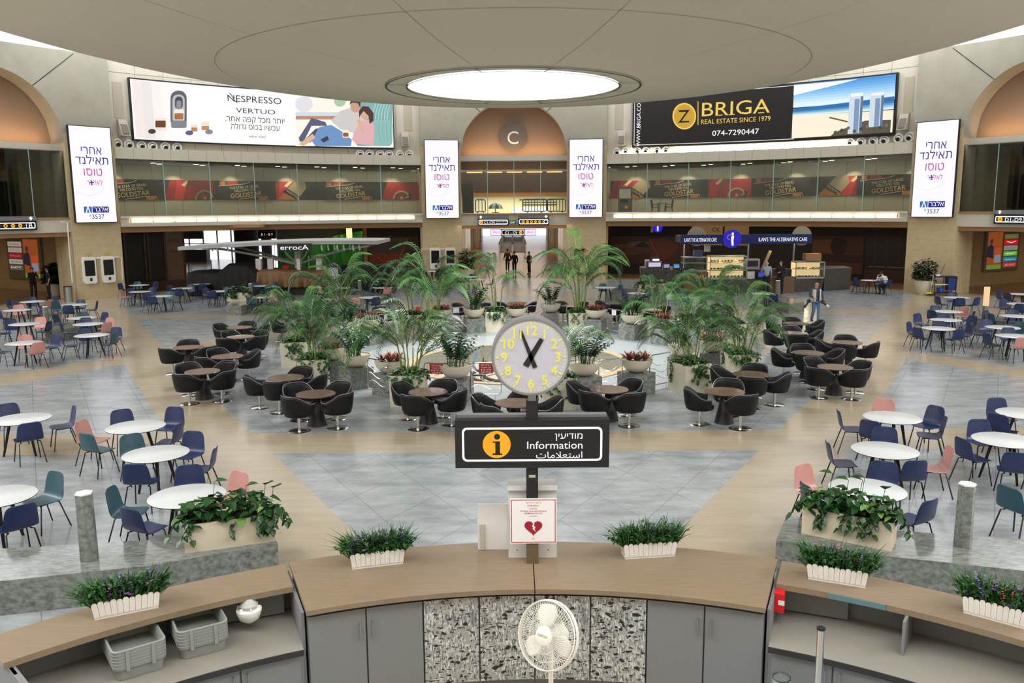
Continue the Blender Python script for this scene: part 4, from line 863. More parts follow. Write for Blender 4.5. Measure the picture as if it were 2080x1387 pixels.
# ---- right: murals, handbag shop
r_, F, w, h = curved_print('wall_mural', 'dark sunset landscape mural with wooden roofs, left of the blue cafe band', 'mural', 1238, 1404, .5, 3.75, RB - .03)
F.rect(0, 0, w, h, P_('#1c1512'), 8); F.build('sheet', r_); F.mb = MB(); F.rect(.1, .3, w - .1, 2.3, P_('#3b2c27'), 8); F.rect(.1, .3, w - .1, .95, P_('#3a1d12'), 8)
for u, v, a, q in ((.8, 1.5, .8, '#5c4138'), (2.2, 1.7, .9, '#5d4740'), (1.5, 1.2, 1.0, '#54372d'), (3.2, 1.35, .8, '#4c3028')): F.disc(u, v, a, P_(q), 18, a * .3)
F.poly([(w * .5, .6), (w * .48, 2.1), (w * .68, 2.2), (w * .98, 1.2), (w * .98, .6)], P_('#5a2a18')); F.poly([(w * .7, .6), (w * .9, 2.0), (w * .98, 1.9), (w * .98, .6)], P_('#44231a')); F.line([(w * .49, 2.1), (w * .62, .6)], .07, P_('#7d4a30')); F.rect(.2, 2.35, w * .58, 3.1, P_('#0d0c0d')); F.poly([(w * .3, 1.5), (w * .42, 2.0), (w * .5, 1.5)], P_('#20242a')); F.build('print', r_)
r_, F, w, h = curved_print('shopfront', 'softly lit beige handbag shopfront behind the blue cafe band', 'shopfront', 1404, 1520, 2.2, 3.78, RB - .05)
F.rect(0, 0, w, h, E_('#96714a', .45), 6); F.rect(w * .55, 0, w * .58, h, P_('#20160f')); F.build('panel', r_); F.mb = MB(); F.text('CK', w * .43, h * .62, .42, P_('#2a1b12'), .0); 
for k in range(6): u = w * (.1 + .075 * k); F.poly([(u, .25), (u + .22, .25), (u + .18, .55), (u + .04, .55)], P_(['#33241c', '#6b3a22', '#241a16'][k % 3])); F.ring(u + .11, .55, .07, .1, P_('#241a16'), 8, 0, 180)
F.build('display', r_)
r_, F, w, h = curved_print('wall_mural', 'dim brown mural of a round hay bale in a field, right of the cafe', 'mural', 1648, 1756, .4, 3.0, RB - .03)
F.rect(0, 0, w, h, P_('#2b1a13'), 6); F.build('sheet', r_); F.mb = MB(); F.rect(.05, h * .5, w - .05, h * .97, P_('#45291d'), 6); F.poly([(.1, h * .5), (w * .5, h * .55), (w * .52, h * .92), (.1, h * .85)], P_('#6a4027')); F.disc(w * .52, h * .72, .55, P_('#1e120d'), 24, .62); F.ring(w * .52, h * .72, .3, .36, P_('#3a2318')); F.rect(.05, .05, w - .05, h * .3, P_('#4d2a1b'), 6); F.build('print', r_)
r_, F, w, h = curved_print('shopfront', 'dark closed shopfront between the hay bale mural and the right pillar', 'shopfront', 1758, 1846, .02, 3.78, RB - .4)
F.rect(0, 0, w, h, P_('#120e0d'), 4); F.rect(0, 0, w, .8, P_('#3b2519'), 4); F.rect(w * .1, .95, w * .98, 1.02, P_('#6b5f58'), 4)
for q in (.22, .5, .78): F.rect(w * q, .8, w * q + .06, h, P_('#2a1d17'))
F.build('panel', r_)
p = atR(1336, 462, RB - 1); t = thing('round_sign', 'small round blue lit sign with a white figure hanging over the sunset mural', 'sign', p); MB().cyl((0, .06, 0), (0, -.02, 0), .36, n=24, m=E_('#2a22c8', .9)).build('disc', t); F = Flat(flat_frame((0, -.03, 0), (1, 0, 0), (0, 0, 1))); F.rect(-.05, -.25, .05, .2, WHT); F.disc(0, .24, .06, WHT, 10); F.build('figure', t); MB().box((-.42, .02, 0), (.16, .06, .7), mat('yellow_board', '#b8b060', .6)).build('board', t); MB().cyl((0, .02, .3), (0, .02, .75), .02, n=6, m=M['blk']).build('hanger', t)
# ================================================================ CAFE
CFX, CFY = 14.3, 48.2
DG = mat('cafe_gray', '#4b4742', .5); WD = mat('warm_wood', '#75553a', .5, noise=.25, nscale=4); NB = emis('cafe_navy', '#1c2a72', .35)
c_ = thing('cafe_counter', 'long dark grey cafe counter with rounded ends below the blue band', 'counter', (CFX, CFY + 1, 0))
def body(poly, z0, z1, m, name, tp=.93):
    b = MB(); cx_ = sum(p[0] for p in poly) / len(poly); cy_ = sum(p[1] for p in poly) / len(poly); n = len(poly)
    b.add([(cx_ + (p[0] - cx_) * tp - CFX, cy_ + (p[1] - cy_) * tp - CFY - 1, z0) for p in poly] + [(p[0] - CFX, p[1] - CFY - 1, z1) for p in poly], [tuple(range(n))[::-1], tuple(range(n, 2 * n))] + [(i, (i + 1) % n, n + (i + 1) % n, n + i) for i in range(n)], m); return b.build(name, c_)
lw = [(7.7, 51.6), (7.6, 50.4), (8.0, 49.4), (8.9, 48.7), (10.2, 48.5), (10.6, 51.2), (9.0, 52.2)]
md = [(10.2, 48.5), (12.0, 48.2), (14.6, 48.2), (16.5, 48.5), (18.2, 49.1), (18.2, 51.4), (10.6, 51.2)]
rw = [(18.2, 49.1), (20.2, 50.1), (20.4, 51.8), (18.2, 51.8)]
body(lw, 0, 1.35, DG, 'end_block'); body(md, 0, .78, DG, 'body', .97); body(rw, 0, 1.3, DG, 'end_block', .97)
def case(name, label, x0, x1, y, z0, z1, shelves, m_in, dep=.9):
    t = thing(name, label, 'display case', ((x0 + x1) / 2, y + dep / 2, z0)); w = x1 - x0; h = z1 - z0
    MB().box((0, 0, .04), (w, dep, .08), M['alu']).build('base', t); MB().box((0, dep / 2 - .03, h / 2), (w, .05, h), m_in).build('back', t); MB().box((0, 0, h - .03), (w, dep, .05), M['alu']).build('top', t)
    for s in (-1, 1):
        for q in (-1, 1): MB().box((s * (w / 2 - .02), q * (dep / 2 - .02), h / 2), (.04, .04, h), M['alu']).build('post', t)
    for k in range(shelves):
        z = h * (k + .0) / shelves + .05; MB().box((0, .05, z), (w - .08, dep - .2, .03), M['wht']).build('shelf', t)
    MB().box((0, -dep / 2 + .01, h / 2), (w - .06, .01, h - .1), M['glass']).build('front_glass', t)
    return t
WARM = emis('case_warm', '#ffd9a0', .9)
case('pastry_case', 'brightly lit left pastry case at the cafe, three shelves full of pastries', 11.25, 13.4, 48.15, .8, 2.15, 3, WARM); case('pastry_case', 'brightly lit right pastry case behind the man in black', 16.4, 18.1, 48.75, .78, 1.75, 2, WARM); case('glass_case', 'tall empty glass case with a wooden base left of the pastry case', 9.75, 11.15, 48.35, 1.25, 2.1, 2, mat('case_back', '#6d675a', .5))
o = MB().box((0, 0, .62), (1.4, .8, 1.24), WD).build('wooden_counter'); place(o, (10.45, 48.45, 0)); tag(o, 'wooden counter front with small orange lettering under the glass case', 'counter')
F = Flat(flat_frame((9.85, 48.02, .82), (1, 0, 0), (0, 0, 1))); F.text('RICHEL', .6, .05, .3, E_('#f0a13a', 1), .008, fit=1.0); l_ = F.build('lettering', o); l_.matrix_parent_inverse = Matrix.Translation((-10.45, -48.45, 0))
for x, y in ((11.9, 48.45), (12.8, 48.45), (17.2, 49.0)): point_light('case_lamp', (x, y, 1.9 if x < 15 else 1.6), 14, (1, .8, .5), .1)
pz = [(.84 + .45 * k + .07) for k in range(3)]; PAS = [mat('pastry_%d' % k, c, .6) for k, c in enumerate(('#c98a3c', '#a86428', '#d9a85c', '#8a4a24', '#c05040'))]
pa = None
def pastry(x, y, z, lab, k, s=1):
    o = MB().ball((0, 0, .05), .085, PAS[k % 5], 8, (1.2, .8, .65)).build('pastry', None, 80) if True else None
    place(o, (x, y, z), random.uniform(0, 3), s); tag(o, lab, 'pastry', 'pastries at the cafe'); return o
pm = None
for k in range(3):
    for i in range(10): pastry(11.4 + .2 * i, 48.45 + .05 * (i % 2), pz[k] + .0, 'golden pastry on the %s shelf of the left pastry case' % ('lowest', 'middle', 'top')[k], (i + 2 * k) % (3 if k else 5))
for k in range(2):
    for i in range(8): pastry(16.55 + .19 * i, 49.05, .84 + .49 * k, 'small pastry on the %s shelf of the right pastry case' % ('lower', 'upper')[k], i + k)
sg = thing('cafe_sign', 'long navy cafe sign band with white lettering and a round figure badge', 'sign', (13.25, 47.9, 2.86))
MB().box((0, .25, .25), (7.4, .5, .52), NB).build('band', sg); MB().box((0, 1.4, .25), (7.2, 2.0, .4), DG).build('canopy', sg)
for x in (-2.8, 3.2):
    MB().cyl((x, .3, .42), (x, .2, .42), .55, n=24, m=mat('badge_back', '#9a927e', .5)).build('badge_back', sg)
rs_ = MB().cyl((-.85, .05, .28), (-.85, -.08, .28), .52, n=32, m=E_('#2a1fb8', .8)).build('badge', sg); F = Flat(flat_frame((-.85, -.09, .28), (1, 0, 0), (0, 0, 1))); F.poly([(-.03, -.38), (.08, -.38), (.06, -.1), (.09, .15), (.02, .22), (-.06, .15), (-.07, -.08)], WHT); F.disc(.01, .29, .07, WHT, 12); F.ring(-.16, .1, .1, .16, E_('#6a66d8', .9), 14, 40, 280); F.build('figure', rs_)
for u, wd in ((-2.65, 1.85), (2.05, 2.75)): F = Flat(flat_frame((u, -.008, .13), (1, 0, 0), (0, 0, 1))); F.text("ILAN'S THE ALTERNATIVE CAFE", 0, 0, .3, E_('#ffffff', 1.2), .012, fit=wd); F.build('lettering', sg)
for x in (-3.2, 0.6, 3.3): MB().cyl((x, 1.8, -2.1), (x, 1.8, .1), .05, n=8, m=M['alu']).build('support_pole', sg)
MB().box((1.9, 1.6, -.9), (.16, .12, 2.3), mat('beige_post', '#a59478', .5), T=Matrix.Rotation(radians(22), 4, 'Y')).build('slanted_post', sg)
for k in range(4): point_light('cafe_lamp', (10 + 2.6 * k, 49.2, 2.7), 16, (1, .82, .6), .1)
def item(name, label, cat, loc, dims, m, scr=None):
    t = thing(name, label, cat, loc); MB().box((0, 0, dims[2] / 2), dims, m).build('casing', t)
    if scr: MB().box((0, -dims[1] / 2 - .006, dims[2] * .55), (dims[0] * .8, .01, dims[2] * .6), scr).build('screen', t)
    return t
item('payment_screen', 'small lilac screen on the left end of the cafe counter', 'screen', (8.9, 49.0, 1.36), (.4, .12, .34), M['blk'], E_('#9a92c8', .9)); item('payment_screen', 'small blue screen right of the lilac one on the cafe counter', 'screen', (9.45, 48.85, 1.36), (.4, .12, .34), M['blk'], E_('#5a9ad0', .9))
item('snack_rack', 'stepped snack rack with a white card on the left cafe counter', 'rack', (8.3, 49.8, 1.36), (.9, .5, .42), mat('rack_violet', '#4a4468', .5), E_('#d6cfe0', .8)); item('till', 'cash till with a white lit display above the snack rack', 'till', (8.5, 50.5, 1.36), (.5, .3, .62), M['blk'], E_('#e6e8ff', 1.1)); item('menu_card', 'white menu card standing at the very left end of the cafe counter', 'card', (7.95, 50.2, 1.36), (.28, .06, .5), M['wht'])
item('coffee_machine', 'silver coffee machine behind the cafe counter beside the man in grey', 'coffee machine', (14.0, 49.6, 1.3), (.9, .6, .6), M['alu'], M['blk']); item('till', 'till screen with a blue picture beside the man in grey', 'till', (14.3, 48.5, .82), (.45, .2, .42), M['blk'], E_('#3c48c8', .9)); item('notice', 'white paper notice standing left of the blue till screen', 'notice', (13.7, 48.4, .82), (.42, .05, .42), M['wht']); item('box', 'brown cardboard box on top of the right pastry case', 'box', (17.5, 49.3, 1.78), (.9, .6, .42), mat('cardboard', '#9a744e', .7)); item('cooler', 'navy and white drink cooler box on the glass case', 'cooler', (10.7, 48.9, 2.12), (.5, .4, .34), mat('cooler_navy', '#38426e', .5), None); item('notice', 'white double notice on a pole above the glass case', 'notice', (11.3, 49.2, 2.35), (.36, .05, .4), M['wht'])
o = MB().box((0, 0, .4), (3.4, 1.0, .8), M['blk']).build('back_bar'); place(o, (14.6, 49.65, .5)); tag(o, 'dark back bar behind the two men at the cafe', 'bar'); o.location.z = .5
o = MB().box((0, 0, .46), (1.4, .7, .92), WD).build('wooden_counter'); place(o, (15.4, 48.35, 0)); tag(o, 'wooden service counter between the two men at the cafe', 'counter')
# ================================================================ INFORMATION DESK
DC = (0.185, 2.2)
def dpt(a, r, z=0): t = radians(a); return Vector((DC[0] + r * sin(t), DC[1] + r * cos(t), z))
WOOD = mat('pale_oak', '#8d7a63', .45, noise=.2, nscale=3, stretch=(1.2, 14, 6)); GREY = mat('desk_gray', '#7c7d7e', .55); SHELF = mat('shelf_gray', '#8e8a80', .55); DKG = mat('desk_shadow_gap', '#2a2a2c', .7)
def collage():
    m = bpy.data.materials.new('torn_paper_print'); m.use_nodes = True; nt = m.node_tree; N = nt.nodes; L = nt.links; b = N['Principled BSDF']; b.inputs['Roughness'].default_value = .5
    tc = N.new('ShaderNodeTexCoord'); last = None; base = lin('#9fa09d')
    for i, (sc, th, col, st) in enumerate(((20, .80, '#b9bab6', (1, 1, 2.2)), (30, .84, '#6d6f70', (2.4, 2.4, 1)), (34, .87, '#d2d3cf', (3.2, 3.2, .8)), (24, .95, '#202022', (1, 1, 1.4)), (36, .95, '#1a1a1c', (.7, .7, 2.6)), (44, .955, '#303234', (3, 3, 1)))):
        mp = N.new('ShaderNodeMapping'); mp.inputs['Scale'].default_value = st; mp.inputs['Rotation'].default_value = (.3 * i, .5 * i, .2); mp.inputs['Location'].default_value = (i * 1.7, i, 0); L.new(tc.outputs['Object'], mp.inputs[0])
        v = N.new('ShaderNodeTexVoronoi'); v.inputs['Scale'].default_value = sc; L.new(mp.outputs[0], v.inputs[0]); sp = N.new('ShaderNodeSeparateColor'); L.new(v.outputs['Color'], sp.inputs[0])
        g = N.new('ShaderNodeMath'); g.operation = 'GREATER_THAN'; g.inputs[1].default_value = th; L.new(sp.outputs[i % 3], g.inputs[0]); mx = N.new('ShaderNodeMix'); mx.data_type = 'RGBA'; L.new(g.outputs[0], mx.inputs[0])
        if last is None: mx.inputs[6].default_value = base
        else: L.new(last, mx.inputs[6])
        mx.inputs[7].default_value = lin(col); last = mx.outputs[2]
    L.new(last, b.inputs['Base Color']); return m
COLL = collage()
for s, lab in ((-1, 'left'), (1, 'right')):
    a, b_ = (-22.5, -.05) if s < 0 else (.05, 22.5)
    o = MB().arc(a, b_, 5.75, 6.98, 1.05, 1.1, WOOD, 30, DC).build('worktop'); tag(o, 'curved pale oak worktop of the information desk, %s of the sign post' % lab, 'worktop')
names = ['grey cabinet with two plain doors at the left end of the main desk', 'cabinet with two torn-paper print doors left of the desk centre', 'cabinet with two torn-paper print doors behind the fan', 'grey cabinet with two plain doors at the right end of the main desk']
for k in range(4):
    a = -22.4 + 11.2 * k; pr = k in (1, 2); t = thing('desk_cabinet', names[k], 'cabinet', dpt(a + 5.6, 5.85)); inv = Matrix.Translation(-Vector(t.location))
    def sub(name, mbx, par): mbx.v = [inv @ v for v in mbx.v]; return mbx.build(name, par)
    sub('body', MB().arc(a + .02, a + 11.18, 5.86, 6.88, 0.0, 1.045, GREY, 8, DC), t)
    sub('gap_strip', MB().arc(a + .02, a + 11.18, 5.83, 5.86, 1.0, 1.045, DKG, 8, DC), t)  # dark strip, coloured as the shade in the gap below the worktop
    for q in range(2):
        d = sub('door', MB().arc(a + 5.6 * q + .08, a + 5.6 * q + 5.52, 5.815, 5.84, .08, 1.0, COLL if pr else GREY, 4, DC), t)
        h = a + 5.6 + (-.62 if q == 0 else .62); sub('handle', MB().tube([dpt(h, 5.815, .70), dpt(h, 5.785, .70), dpt(h, 5.785, .86), dpt(h, 5.815, .86)], .008, 6, M['alu']), d)
for s, lab, aend in ((-1, 'left', 46), (1, 'right', 54)):
    t = thing('side_desk', 'lower side desk with oak ledge and open shelf, %s wing of the information desk' % lab, 'desk', dpt(s * 34, 6.3)); inv = Matrix.Translation(-Vector(t.location))
    def arc_(name, a, b_, r0, r1, z0, z1, m, par=None, n=16):
        a, b_ = sorted((s * a, s * b_)); q = MB().arc(a, b_, r0, r1, z0, z1, m, n, DC); q.v = [inv @ v for v in q.v]; return q.build(name, par or t)
    arc_('ledge', 22.9, aend, 6.35, 6.95, 1.04, 1.1, WOOD, n=24); arc_('back_panel', 22.9, aend - .3, 6.74, 6.9, 0, 1.04, GREY); arc_('shelf', 22.9, aend - .3, 5.78, 6.74, .665, .70, SHELF); arc_('shelf_edge', 22.9, aend - .3, 5.765, 5.78, .645, .70, DKG); arc_('side_panel', 22.6, 22.9, 5.86, 6.9, 0, 1.04, GREY, n=1)
    for a in ((33.8, 45) if s > 0 else (45.4,)): arc_('divider', a, a + .25, 6.2, 6.74, .70, 1.04, GREY, n=1)
    arc_('end_panel', aend - .8, aend - .3, 5.8, 6.74, 0, 1.04 if s < 0 else .66, GREY, n=1); arc_('base', 22.9, aend - .3, 5.84, 6.7, 0, .645, GREY)
    for k in range(4 if s < 0 else 5):
        a = 23.2 + 5.6 * k; d = arc_('door', a, a + 5.45, 5.815, 5.835, .06, .63, GREY, n=4); h = a + (4.9 if k % 2 == 0 else .6); q = MB().tube([dpt(s * h, 5.815, .44), dpt(s * h, 5.785, .44), dpt(s * h, 5.785, .57), dpt(s * h, 5.815, .57)], .007, 6, M['alu']); q.v = [inv @ v for v in q.v]; q.build('handle', d)
    p0 = dpt(s * 25, 6.0); 
    q = MB().box((0, 0, 0), (.62, .03, .3), GREY); q.v = [inv @ (Matrix.Translation(dpt(s * 26.2, 6.62, .87)) @ Matrix.Rotation(radians(-s * 22), 4, 'Z') @ v) for v in q.v]; q.build('inner_panel', t)
o = MB().arc(27.4, 32.2, 6.337, 6.349, 1.045, 1.098, mat('teal_tape', '#5d7c80', .6), 4, DC).build('tape'); tag(o, 'strip of greenish tape on the front edge of the right oak ledge', 'tape')
t = thing('alarm_box', 'red alarm box fixed to the right side panel of the main desk', 'alarm box', dpt(23.3, 6.28, .86)); MB().box((0, 0, .09), (.1, .12, .2), mat('alarm_red', '#d4181c', .4), rz=radians(-23)).build('case', t); MB().box((.0, -.063, .1), (.06, .01, .05), M['wht'], rz=radians(-23)).build('plate', t)
# ---- grey tubs in two nested stacks under the left ledge
TUB = mat('tub_gray', '#8d918b', .5)
def tub_mesh():
    def ring(w, d, r, z):
        out = []
        for cx_, cy_, a in ((w / 2 - r, d / 2 - r, 0), (-w / 2 + r, d / 2 - r, 90), (-w / 2 + r, -d / 2 + r, 180), (w / 2 - r, -d / 2 + r, 270)): out += [Vector((cx_ + r * cos(radians(a + 30 * i)), cy_ + r * sin(radians(a + 30 * i)), z)) for i in range(4)]
        return out
    b = MB(); R_ = [ring(.40, .52, .05, 0), ring(.43, .56, .06, .11), ring(.46, .59, .06, .115), ring(.47, .60, .06, .145), ring(.44, .57, .06, .15), ring(.425, .555, .06, .14), ring(.39, .51, .05, .008)]
    n = 16; b.add([p for r in R_ for p in r], [tuple(range(n))[::-1]] + [(i * n + k, i * n + (k + 1) % n, (i + 1) * n + (k + 1) % n, (i + 1) * n + k) for i in range(6) for k in range(n)] + [tuple(6 * n + k for k in range(n))], TUB)
    for x in (-.11, .11): b.box((x, -.3, .125), (.03, .012, .05), TUB)
    return b.mesh('tub', 40)
tm_ = tub_mesh()
WORDN = ['bottom', 'second from bottom', 'third from bottom', 'fourth from bottom', 'fifth from bottom', 'top']
for (x, y, rz, lab) in ((-3.60, 7.30, 36.5, 'left'), (-3.13, 7.66, 31.5, 'right')):
    for k in range(6):
        o = link('plastic_tub', tm_, None, None, (x, y, .703 + .03 * k), radians(rz)); tag(o, 'grey plastic tub, %s in the %s stack under the oak ledge' % (WORDN[k], lab), 'tub', 'grey tubs under the left ledge')
t = thing('dome_device', 'white dome device hanging under the left oak ledge beside the tubs', 'dome device', (-2.70, 7.9, .915)); t.scale = (.76,) * 3; MB().lathe([(.001, -.16), (.05, -.155), (.13, -.1), (.165, 0), (.165, .03), (.1, .04)], 24, M['wht']).build('dome', t, 50); MB().lathe([(.1, .04), (.12, .09), (.06, .18)], 16, mat('mount_gray', '#b9b9b6', .5)).build('mount', t, 40)
for k in range(6): a = k * 60; MB().box((.13 * cos(radians(a)), .13 * sin(radians(a)), .05), (.05, .015, .05), M['wht'], rz=radians(a)).build('clip', t)
# ---- post with sign and clock
PX0, PY0 = .175, 8.63
t = thing('information_sign', 'black lit information sign in three languages with a yellow i', 'sign', (PX0, PY0, 1.1))
MB().box((0, 0, .9), (.125, .11, 1.8), M['blk']).build('post', t); MB().box((0, -.003, .12), (.13, .115, .25), mat('post_bronze', '#76664f', .4, metal=.4)).build('post_foot', t); MB().box((0, 0, 1.95), (.085, .08, .7), M['alu']).build('clock_post', t)
MB().box((.0, .05, 1.345), (1.63, .26, .52), M['blk']).build('sign_box', t); MB().box((0, .09, 1.62), (1.6, .1, .03), M['alu']).build('top_rail', t)
F = Flat(flat_frame((-.815, -.083, 1.085), (1, 0, 0), (0, 0, 1)), 0, .0008); ow, oh = 1.63, .52
F.rrect(.075, .075, ow - .075, oh - .075, .05, E_('#ffffff', 1.0)); F.rrect(.097, .097, ow - .097, oh - .097, .035, mat('sign_face', '#151313', .5)); F.disc(.44, .26, .148, E_('#f5a91c', 1.0), 40)
IB = mat('sign_face', '#151313'); F.disc(.445, .345, .032, IB, 16); F.poly([(.40, .295), (.475, .295), (.475, .145), (.425, .145), (.425, .28), (.40, .28)], IB); F.rect(.395, .145, .495, .165, IB)
WS = E_('#ffffff', 1.0)
F.text(rtl('מודיעין'), 1.2, .32, .095, WS, .005, fit=.29); F.text('Information', 1.054, .212, .115, WS, .003, fit=.585); F.text("\uFE95\uFE8E\uFEE3\uFEFC\uFECC\uFE98\uFEB3\uFE8D", 1.10, .110, .10, WS, .003, fit=.49); F.build('lettering', t)
MB().box((.0, -.058, .985), (.07, .006, .03), mat('sticker', '#b9b4a0', .6)).build('sticker', t)
c = thing('clock', 'round station clock with yellow numerals on top of the information sign', 'clock', (PX0 - .01, PY0, 3.385))
RIM = mat('clock_rim', '#8c8c92', .35, metal=.3); b = MB(); Ty = Matrix.Rotation(radians(90), 4, 'X'); b.lathe([(.36, -.16), (.40, -.15), (.412, -.12), (.412, .1), (.405, .115), (.385, .115), (.385, .10)], 64, RIM, Ty); b.build('rim', c, 40)
FACE = mat('clock_face', '#c2c0cc', .5); b = MB(); b.cyl((0, -.1035, 0), (0, -.09, 0), .386, n=64, m=FACE); b.build('face', c)
F = Flat(flat_frame((0, -.1, 0), (1, 0, 0), (0, 0, 1)), 0, .0004); F.w = .0045; YL = E_('#f4ec3c', .95)
for k in range(60):
    a = radians(6 * k); big = k % 5 == 0; r0, r1, wd = (.335, .365, .014) if big else (.345, .362, .007); F.line([(r0 * sin(a), r0 * cos(a)), (r1 * sin(a), r1 * cos(a))], wd, YL)
for k in range(1, 13): a = radians(30 * k); F.text(str(k), .278 * sin(a), .278 * cos(a) - .045, .14, YL, .006)
F.build('lettering', c)
def hand(name, dx, dz, L, tail, w0, w1):
    a = atan2(dx, dz); d = Vector((sin(a), 0, cos(a))); q = Vector((cos(a), 0, -sin(a))); pts = [(-tail, w0), (L, w1)]; b = MB()
    vs = [d * p + q * (sg * w) + Vector((0, yy, 0)) for yy in (-.109, -.114) for p, w in pts for sg in (-1, 1)]; b.add(vs, [(0, 1, 3, 2), (4, 6, 7, 5), (0, 4, 5, 1), (2, 3, 7, 6), (0, 2, 6, 4), (1, 5, 7, 3)], M['blk']); return b.build(name, c)
hand('minute_hand', -21, 55, .30, .12, .024, .012); hand('hour_hand', 22, 37, .22, .11, .032, .022)
# ---- defibrillator box, its poster, white board
t = thing('defibrillator_box', 'white defibrillator box with a red heart poster around the sign post', 'defibrillator', (PX0 + .005, 8.83, 1.1)); WB = mat('box_white', '#e6e4e2', .4)
MB().box((0, 0, .40), (.53, .2, .8), WB).build('box', t); MB().box((0, -.02, .81), (.54, .24, .05), WB).build('lid', t)
for s in (-1, 1): MB().cyl((s * .17, -.101, .09), (s * .17, -.106, .09), .006, n=8, m=M['blk']).build('screw', t)
pb = MB().box((.005, -.27, .49), (.50, .012, .505), mat('poster_white', '#f0eef0', .4)).build('poster', t); F = Flat(flat_frame((-.245, -.277, .2375), (1, 0, 0), (0, 0, 1)), 0, .0005); RD = P_('#b5182a', .4); F.w = .001
F.rect(.012, .012, .488, .493, RD); F.rect(.02, .02, .48, .485, P_('#f3f0f2', .4)); F.text(rtl('מכשיר החייאה'), .25, .452, .026, RD, .0006, fit=.17); F.text('Defibrillator', .25, .42, .026, RD, .0006, fit=.13); F.text("\uFEE5\uFE8E\uFEB8\uFECC\uFEE7\uFE87 \uFEAF\uFE8E\uFEEC\uFE9F", .25, .39, .024, RD, .0003, fit=.09); F.text('Аппарат для реанимации', .25, .36, .024, RD, .0006, fit=.28); F.text('(дефибриллятор)', .25, .335, .024, RD, .0006, fit=.19); F.text(rtl('לשימוש'), .25, .305, .02, P_('#c78a92'), 0, fit=.09)
pts = []
for i in range(40): q = 2 * pi * i / 40; pts.append((.25 + .006 * 16 * sin(q) ** 3, .185 + .0058 * (13 * cos(q) - 5 * cos(2 * q) - 2 * cos(3 * q) - cos(4 * q))))
F.poly(pts, P_('#a01226', .4)); F.poly([(.245, .235), (.262, .225), (.255, .2), (.272, .19), (.262, .165), (.278, .135), (.24, .17), (.25, .183), (.232, .2), (.247, .212)], P_('#ffffff')); F.text('143', .25, .05, .022, RD, 0); F.build('print', pb)
x0, x1 = atY(971, 1117, 8.97).x, atY(1036, 1117, 8.97).x; zt = atY(1000, 1023, 8.97).z
t = thing('white_board', 'small blank white board standing on the desk left of the defibrillator box', 'board', ((x0 + x1) / 2 + .02, 8.97, 1.1)); MB().box((0, 0, (zt - 1.1) / 2), (x1 - x0 + .04, .02, zt - 1.1), WB).build('board', t); MB().box((-(x1 - x0) / 2 + .03, -.03, .16), (.05, .03, .3), mat('clear_holder', '#bdb9ae', .3)).build('leaflet_holder', t)
# ---- pedestal fan
p = atY(1113, 1290, 6.75); t = thing('pedestal_fan', 'white pedestal fan in front of the torn-paper print cabinets', 'fan', (p.x, 6.75, 0)); FW = mat('fan_white', '#e9e6dc', .4); hz = p.z
MB().lathe([(.22, 0), (.22, .02), (.05, .05), (.03, .07)], 24, FW, Matrix.Translation((.03, .1, 0))).build('base', t, 40); MB().cyl((.03, .1, .06), (.03, .1, hz - .1), .022, n=12, m=FW).build('pole', t)
Rh = Matrix.Translation((0, 0, hz)) @ Matrix.Rotation(radians(-38), 4, 'Z') @ Matrix.Rotation(radians(-20), 4, 'X'); Rx = Rh @ Matrix.Rotation(radians(90), 4, 'X')   # axis of the head along local -Y
MB().lathe([(.001, -.24), (.07, -.23), (.09, -.18), (.09, -.08), (.05, -.05)], 20, FW, Rx).build('motor', t, 40)
RF = .295
cg = MB()
for r, z in ((RF, 0), (RF, -.02), (RF * .98, .03)): cg.tube([Rx @ Vector((r * cos(radians(10 * k)), r * sin(radians(10 * k)), z)) for k in range(36)], .006, 6, FW, closed=True)
cg.build('cage_ring', t, 60)
for side, zz in (('front_grille', .075), ('rear_grille', -.06)):
    g = MB()
    for k in range(72):
        a = radians(5 * k); a2 = a + .25; g.tube([Rx @ Vector((q * cos(a + (a2 - a) * j / 4), q * sin(a + (a2 - a) * j / 4), zz * (1 - (j / 4) ** 3))) for j, q in enumerate((.085, .14, .19, .25, RF))], .0018, 4, FW, caps=False)
    for r in (.15, .22): g.tube([Rx @ Vector((r * cos(radians(10 * k)), r * sin(radians(10 * k)), zz * (1 - ((r - .085) / .21) ** 3))) for k in range(36)], .002, 4, FW, closed=True)
    g.build(side, t, 60)
MB().lathe([(.001, .082), (.07, .08), (.085, .07), (.085, .06)], 24, FW, Rx).build('badge', t, 40)
F = Flat(lambda u, v, w: Rx @ Vector((u, v, .083 + w))); F.text('Gold Line', 0, -.01, .035, P_('#6b6350'), .0004, fit=.1); F.build('lettering', t)
for k in range(3):
    a0 = radians(100 + 120 * k); g = []
    for i in range(7):
        f = i / 6; r = .06 + .2 * f; wd = .35 + .75 * sin(pi * min(1, .15 + f * .8)); g.append([Rx @ Vector((r * cos(a0 + wd * (j / 6 - .4)), r * sin(a0 + wd * (j / 6 - .4)), .035 * (j / 6 - .5))) for j in range(7)])
    b = MB(); b.grid(g, FW); b.build('blade', t, 180, solid=.006)
